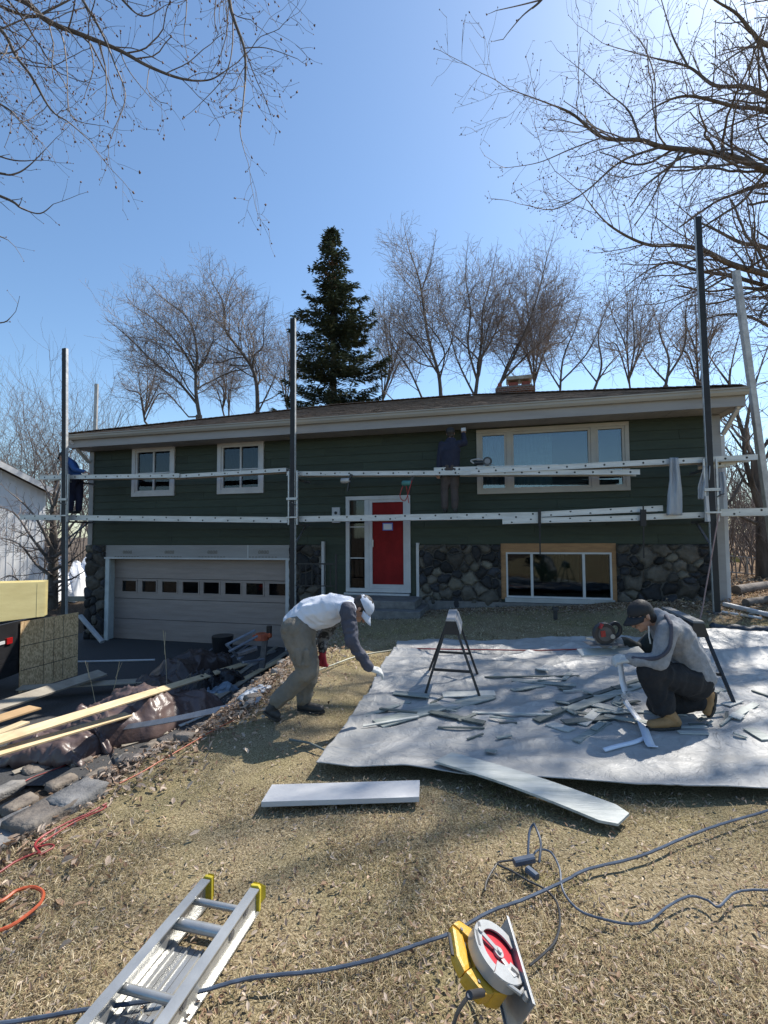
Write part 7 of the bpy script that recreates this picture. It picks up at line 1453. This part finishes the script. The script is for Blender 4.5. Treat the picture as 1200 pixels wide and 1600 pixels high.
# ---------- the kneeling man
def kneeling():
    z0 = .045
    root = empty('person', Vector((P(1060, 1100, 3.98).x, 3.98, G(2.5, 3.98)+z0)), 'man in grey sweater, black trousers, black cap and tan boots kneeling on the tarp', 'person')
    hL = P(1078, 1064, 3.90); kL = P(1015, 1050, 3.84); aL_ = P(1036, 1108, 3.85); hR = P(1082, 1064, 4.10); kR = P(1030, 1102, 4.10); aR_ = P(1096, 1097, 3.99)
    pel = P(1082, 1056, 3.99); mid = P(1072, 1022, 3.99); chs = P(1050, 990, 3.99); nkb = P(1030, 969, 3.99); hc = P(1003, 962, 3.97); hf = Vector((-.86, -.08, -.50)); hu = Vector((-.50, 0, .86))
    sL_ = P(1043, 984, 3.81); eL = P(1031, 1034, 3.77); wL = P(985, 1030, 3.88); sR = P(1036, 984, 4.17); eR = P(1002, 1018, 4.24); wR = P(966, 1004, 4.16)
    b = Body(); b.cap(pel, .125, mid, .11, flat=(Y_, 1.25)); b.cap(mid, .11, chs, .125, flat=(Y_, 1.3)); b.cap(chs, .12, nkb, .06, flat=(Y_, 1.4)); b.cap(nkb, .058, hc-hf*.03-hu*.05, .052); b.cap(chs+Vector((-.02, -.08, .03)), .07, sL_, .055); b.cap(chs+Vector((-.02, .08, .03)), .07, sR, .055); head(b, hc, hf, hu)
    for s_, e_, w_ in ((sL_, eL, wL), (sR, eR, wR)): b.cap(s_, .052, e_, .040); b.cap(e_, .040, w_, .027)
    hand(b, wL, Vector((-1, .05, .02)), Vector((0, -.5, .9)), curl=.65, side=1); hand(b, wR, Vector((-1, 0, .1)), Vector((0, -.6, .8)), curl=.75, side=-1)
    for h_, k_, a_ in ((hL, kL, aL_), (hR, kR, aR_)): b.cap(h_, .095, k_, .058); b.cap(k_, .056, a_, .038)
    b.make('body', skin, root, voxel=.0065, smooth=2)
    c = Body(); c.cap(pel+Vector((.01, 0, .02)), .150, mid, .135, flat=(Y_, 1.22)); c.cap(mid, .135, chs, .145, flat=(Y_, 1.25)); c.cap(chs, .140, nkb, .085, flat=(Y_, 1.45)); c.cap(nkb, .075, nkb+Vector((-.02, 0, .03)), .068)
    for s_, e_, w_, sg in ((sL_, eL, wL, -1), (sR, eR, wR, 1)): c.cap(chs+Vector((-.02, sg*.08, .03)), .09, s_, .075); c.cap(s_, .078, e_, .064); c.cap(e_, .064, w_, .046)
    c.make('sweater', hoodie, root, voxel=.009, smooth=3, wrinkle=.009, wscale=12, wdir=(.5, 0, .8), seed=9)
    # dark stripe running down the outer sleeve
    def side_off(p, r): return p+Vector((0, -1, .12)).normalized()*r
    pts = spline([side_off(P(1038, 962, 3.90), .02), side_off(sL_+Vector((-.02, 0, .04)), .082), side_off(sL_.lerp(eL, .5), .080), side_off(eL+Vector((-.0, 0, .03)), .068)+Vector((-.03, 0, .02)), side_off(eL.lerp(wL, .5)+Z_*.02, .060), side_off(wL+Z_*.015, .042)], 6)
    q = Body(); q.chain(pts, [.018]*len(pts), flat=(Vector((0, 1, 0)), .45)); q.make('sleeve_stripe', navy, root, voxel=.007, smooth=2)
    c = Body(); hand(c, wL, Vector((-1, .05, .02)), Vector((0, -.5, .9)), curl=.65, side=1, extra=.0045); c.cap(wL+X_*.05, .044, wL, .036); c.make('glove', glovew, root, voxel=.0045, smooth=2)
    c = Body(); hand(c, wR, Vector((-1, 0, .1)), Vector((0, -.6, .8)), curl=.75, side=-1, extra=.004); c.cap(wR+X_*.04, .040, wR, .034); c.make('glove', glovew, root, voxel=.0045, smooth=2)
    c = Body(); c.cap(pel+Vector((.0, 0, -.02)), .145, pel+Vector((-.02, 0, -.05)), .14, flat=(Y_, 1.25)); c.cap(hL, .125, kL, .098); c.cap(kL, .095, aL_+Z_*.03, .078); c.cap(hR, .125, kR, .092); c.cap(kR, .085, aR_-X_*.02, .066); c.cap(aL_+Z_*.10, .085, aL_+Z_*.02, .08)
    c.make('trousers', blackp, root, voxel=.009, smooth=3, wrinkle=.013, wscale=12, wdir=(.3, 0, 1), seed=12)
    zf = tarp_z(2.25, 3.85)+.012; h1 = P(1064, 1128, 3.84); shoe(root, Vector((h1.x, 3.84, zf)), Vector((h1.x-.29, 3.82, zf)), tanboot, solem, w_=.052, ankle=aL_+Z_*.02, high=.014, name='boot')
    # rear boot: toe on the ground, sole turned back
    tz = tarp_z(2.65, 3.93)+.02; t2 = P(1110, 1130, 3.93); h2 = P(1117, 1088, 3.97); o = shoe(root, Vector((h2.x+.01, h2.y, max(h2.z, tz+.20))), Vector((t2.x, 3.94, tz)), tanboot, solem, w_=.05, ankle=aR_+X_*.01, high=.012, name='boot', upv=(-1, 0, .1))
    face_parts(root, hc, hf, hu); cap_hat(root, hc, hf, hu, capb, brimdown=.35)
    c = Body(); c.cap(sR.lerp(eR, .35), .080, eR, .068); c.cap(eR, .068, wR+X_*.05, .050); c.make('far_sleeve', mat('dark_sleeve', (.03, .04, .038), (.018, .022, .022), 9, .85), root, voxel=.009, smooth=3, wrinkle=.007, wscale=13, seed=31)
    # draw cord
    q = MB()
    for dx in (0, .018): a = P(1013+dx*60, 978, 3.84); q.tube([a, a+Vector((-.005, -.01, -.08)), a+Vector((.005, -.01, -.14))], .003, 5)
    q.build('draw_cord', glovew, root)
kneeling()
# ---------- his circular saw and the strip he is cutting
sw = P(944, 992, 4.14); root = empty('circular_saw', Vector((sw.x, sw.y, tarp_z(sw.x, sw.y))), 'black and red circular saw held by the kneeling man', 'circular saw')
m = MB(); m.disc(sw+Vector((-.02, -.03, .02)), (0, -1, 0), .098, .035, 26, .09); m.build('blade_guard', drk, root, bevel=.004)
m = MB(); m.disc(sw+Vector((-.02, -.066, .02)), (0, -1, 0), .060, .006, 24); m.build('guard_plate', mat('guard_grey', (.10, .10, .105), (.06, .06, .065), 9, .4), root)
m = MB(); m.disc(sw+Vector((-.02, -.055, -.01)), (0, -1, 0), .088, .003, 24); m.build('blade', steel, root)
m = MB(); m.disc(sw+Vector((.0, -.02, .02)), (.1, 1, 0), .05, .15, 18, .045); m.build('motor_housing', drk, root, bevel=.004)
m = MB(); m.beam(sw+Vector((-.07, -.075, .07)), sw+Vector((-.05, -.075, .11)), .05, .012, bev=.003); m.beam(sw+Vector((-.04, -.075, -.0)), sw+Vector((-.045, -.075, .05)), .04, .012, bev=.003); m.build('red_panel', mat('red_tool', (.38, .03, .03), (.28, .02, .02), 9, .4), root)
m = MB(); m.tube(spline([sw+Vector((.04, -.01, .08)), sw+Vector((.10, .0, .10)), sw+Vector((.14, .0, .06)), sw+Vector((.12, .0, .0)), sw+Vector((.05, -.01, -.03))], 6), .018, 8); m.build('handle', drk, root, smooth=True)
m = MB(); m.box(sw.x-.16, sw.x+.12, sw.y-.10, sw.y+.06, sw.z-.072, sw.z-.068); m.build('base_plate', steel, root)
m = MB(); m.beam(sw+Vector((-.11, -.05, -.03)), sw+Vector((-.18, -.05, -.015)), .02, .02); m.disc(sw+Vector((.04, -.06, .0)), (0, -1, 0), .02, .015, 12); m.build('adjustment_knob', silv, root, bevel=.003)
a = P(818, 1012, 4.5); b_ = P(998, 1016, 4.0); m = MB(); a = P(905, 1020, 4.1); b_ = P(1003, 1016, 4.08); m.beam(a, b_, .11, .012, up=(0, -.3, 1)); tag(m.build('siding_plank', sidl), 'pale siding plank held level by the kneeling man under his saw', 'siding plank')
bg_ = P(990, 1000, 4.36); m = Body(); m.cap(bg_+Vector((-.10, 0, .02)), .06, bg_+Vector((.10, 0, .0)), .075, flat=(Y_, .8)); m.cap(bg_+Vector((0, 0, .03)), .05, bg_+Vector((.06, 0, -.06)), .05); 
# ---------- the man in dark blue on the scaffold
def standing(name_label, J, mats, s=1.0, v=0, headdir=((0, 1, 0), (0, 0, 1)), capm=None, handn=(0, 0, 1)):
    """J: dict of world joints"""
    root = empty('person', (J['aL']+J['aR'])/2-Z_*.08, name_label, 'person'); side = (J['sR']-J['sL']).normalized()
    hf, hu = Vector(headdir[0]), Vector(headdir[1]); b = Body(); b.cap(J['pel'], .12, J['chs'], .125, flat=(side, 1.3)); b.cap(J['chs'], .12, J['nk'], .06, flat=(side, 1.4)); b.cap(J['nk'], .055, J['hd']-hu*.06-hf*.02, .052); head(b, J['hd'], hf, hu)
    for k in 'LR':
        b.cap(J['chs']+Z_*.06, .08, J['s'+k], .055); b.cap(J['s'+k], .052, J['e'+k], .040); b.cap(J['e'+k], .040, J['w'+k], .027); d = (J['w'+k]-J['e'+k]); hand(b, J['w'+k], d, handn, curl=.6); b.cap(J['h'+k], .092, J['k'+k], .058); b.cap(J['k'+k], .056, J['a'+k], .038)
    b.make('body', skin2, root, voxel=.008, smooth=2)
    c = Body(); c.cap(J['pel']+Z_*.02, .142, J['chs'], .145, flat=(side, 1.3)); c.cap(J['chs'], .14, J['nk'], .08, flat=(side, 1.45))
    for k in 'LR': c.cap(J['chs']+Z_*.06, .095, J['s'+k], .075); c.cap(J['s'+k], .075, J['e'+k], .060); c.cap(J['e'+k], .058, J['w'+k], .043)
    c.make('jacket', mats[0], root, voxel=.011, smooth=3, wrinkle=.008, wscale=9, seed=20)
    c = Body(); c.cap(J['pel'], .138, J['pel']-Z_*.05, .13, flat=(side, 1.25))
    for k in 'LR': c.cap(J['h'+k], .115, J['k'+k], .082); c.cap(J['k'+k], .08, J['a'+k]+Z_*.03, .068)
    c.make('trousers', mats[1], root, voxel=.011, smooth=3, wrinkle=.008, wscale=9, seed=22)
    for k in 'LR': f_ = J['f'+k]; shoe(root, J['a'+k]-Z_*.075-f_*.06, J['a'+k]-Z_*.075+f_*.20, mats[2], solem, ankle=J['a'+k])
    face_parts(root, J['hd'], hf, hu)
    if capm: cap_hat(root, J['hd'], hf, hu, capm)
    return root
hv_ = (HM.to_3x3() @ Vector((0, 1, 0))); hu_ = (HM.to_3x3() @ Vector((1, 0, 0)))
VV = PV+.27
zt = wall(705, 805, PV+.10)[1]+.062
def q_(px, py, dv=0.0): return Hpx(px, py, VV+dv)
def zfix(p, z): p = p.copy(); p.z = z; return p
aL1 = zfix(q_(695, 797), zt+.085); aR1 = zfix(q_(711, 797), zt+.085)
J = dict(aL=aL1, aR=aR1, kL=zfix(q_(695, 770, .03), zt+.47), kR=zfix(q_(710, 770, .03), zt+.47), hL=zfix(q_(698, 740), zt+.86), hR=zfix(q_(710, 740), zt+.86), pel=zfix(q_(704, 735), zt+.93), chs=zfix(q_(704, 708), zt+1.24), nk=zfix(q_(704, 697), zt+1.44), hd=zfix(q_(704, 688, .03), zt+1.60),
         sL=zfix(q_(691, 706), zt+1.37), sR=zfix(q_(717, 706), zt+1.37), eL=zfix(q_(687, 728), zt+1.08), wL=zfix(q_(685, 750, -.05), zt+.82), eR=zfix(q_(726, 703, .08), zt+1.40), wR=zfix(q_(724, 688, .15), zt+1.60), fL=hv_, fR=hv_)
standing('man in dark blue jacket with one arm raised on the scaffold by the wide window', J, (mat('dark_blue_jacket', (.018, .022, .045), (.010, .012, .028), 6, .85), mat('brown_trousers', (.075, .060, .055), (.05, .04, .038), 6, .85), solem), headdir=(hv_+Vector((0, 0, .25)), Z_), capm=capb)
m = MB(); wr = J['wR']+Z_*.09+hv_*.02; m.beam(wr-hu_*.04, wr+hu_*.05, .07, .07); tag(m.build('caulk_tin', white, bevel=.006), 'small white block held up in the hand of the man in dark blue', 'block')
# ---------- the man in a bright blue jacket at the far left
zt = wall(115, 806, PV+.10)[1]+.065; VV = PV+.30
J = dict(aL=zfix(q_(110, 797, -.05), zt+.085), aR=zfix(q_(123, 797, .12), zt+.085), kL=zfix(q_(112, 775), zt+.47), kR=zfix(q_(124, 775, .1), zt+.47), hL=zfix(q_(114, 750, -.08), zt+.86), hR=zfix(q_(122, 750, .1), zt+.86), pel=zfix(q_(118, 748), zt+.90), chs=zfix(q_(112, 725), zt+1.20), nk=zfix(q_(105, 715), zt+1.36), hd=zfix(q_(99, 712), zt+1.44),
         sL=zfix(q_(108, 722, -.2), zt+1.28), sR=zfix(q_(110, 722, .2), zt+1.28), eL=zfix(q_(118, 735, -.24), zt+1.05), wL=zfix(q_(132, 738, -.2), zt+1.0), eR=zfix(q_(100, 735, .25), zt+1.02), wR=zfix(q_(92, 745, .2), zt+.92), fL=-hu_, fR=-hu_)
standing('man in bright blue jacket bent forward behind the leftmost pole on the scaffold', J, (mat('bright_blue_jacket', (.02, .085, .26), (.012, .05, .17), 6, .75), mat('navy_trousers', (.015, .018, .05), (.010, .012, .035), 6, .85), solem), headdir=(-hu_-Z_*.5, Z_-hu_*.5), capm=mat('dark_teal_cap', (.02, .035, .045), (.015, .025, .03), 6, .8))
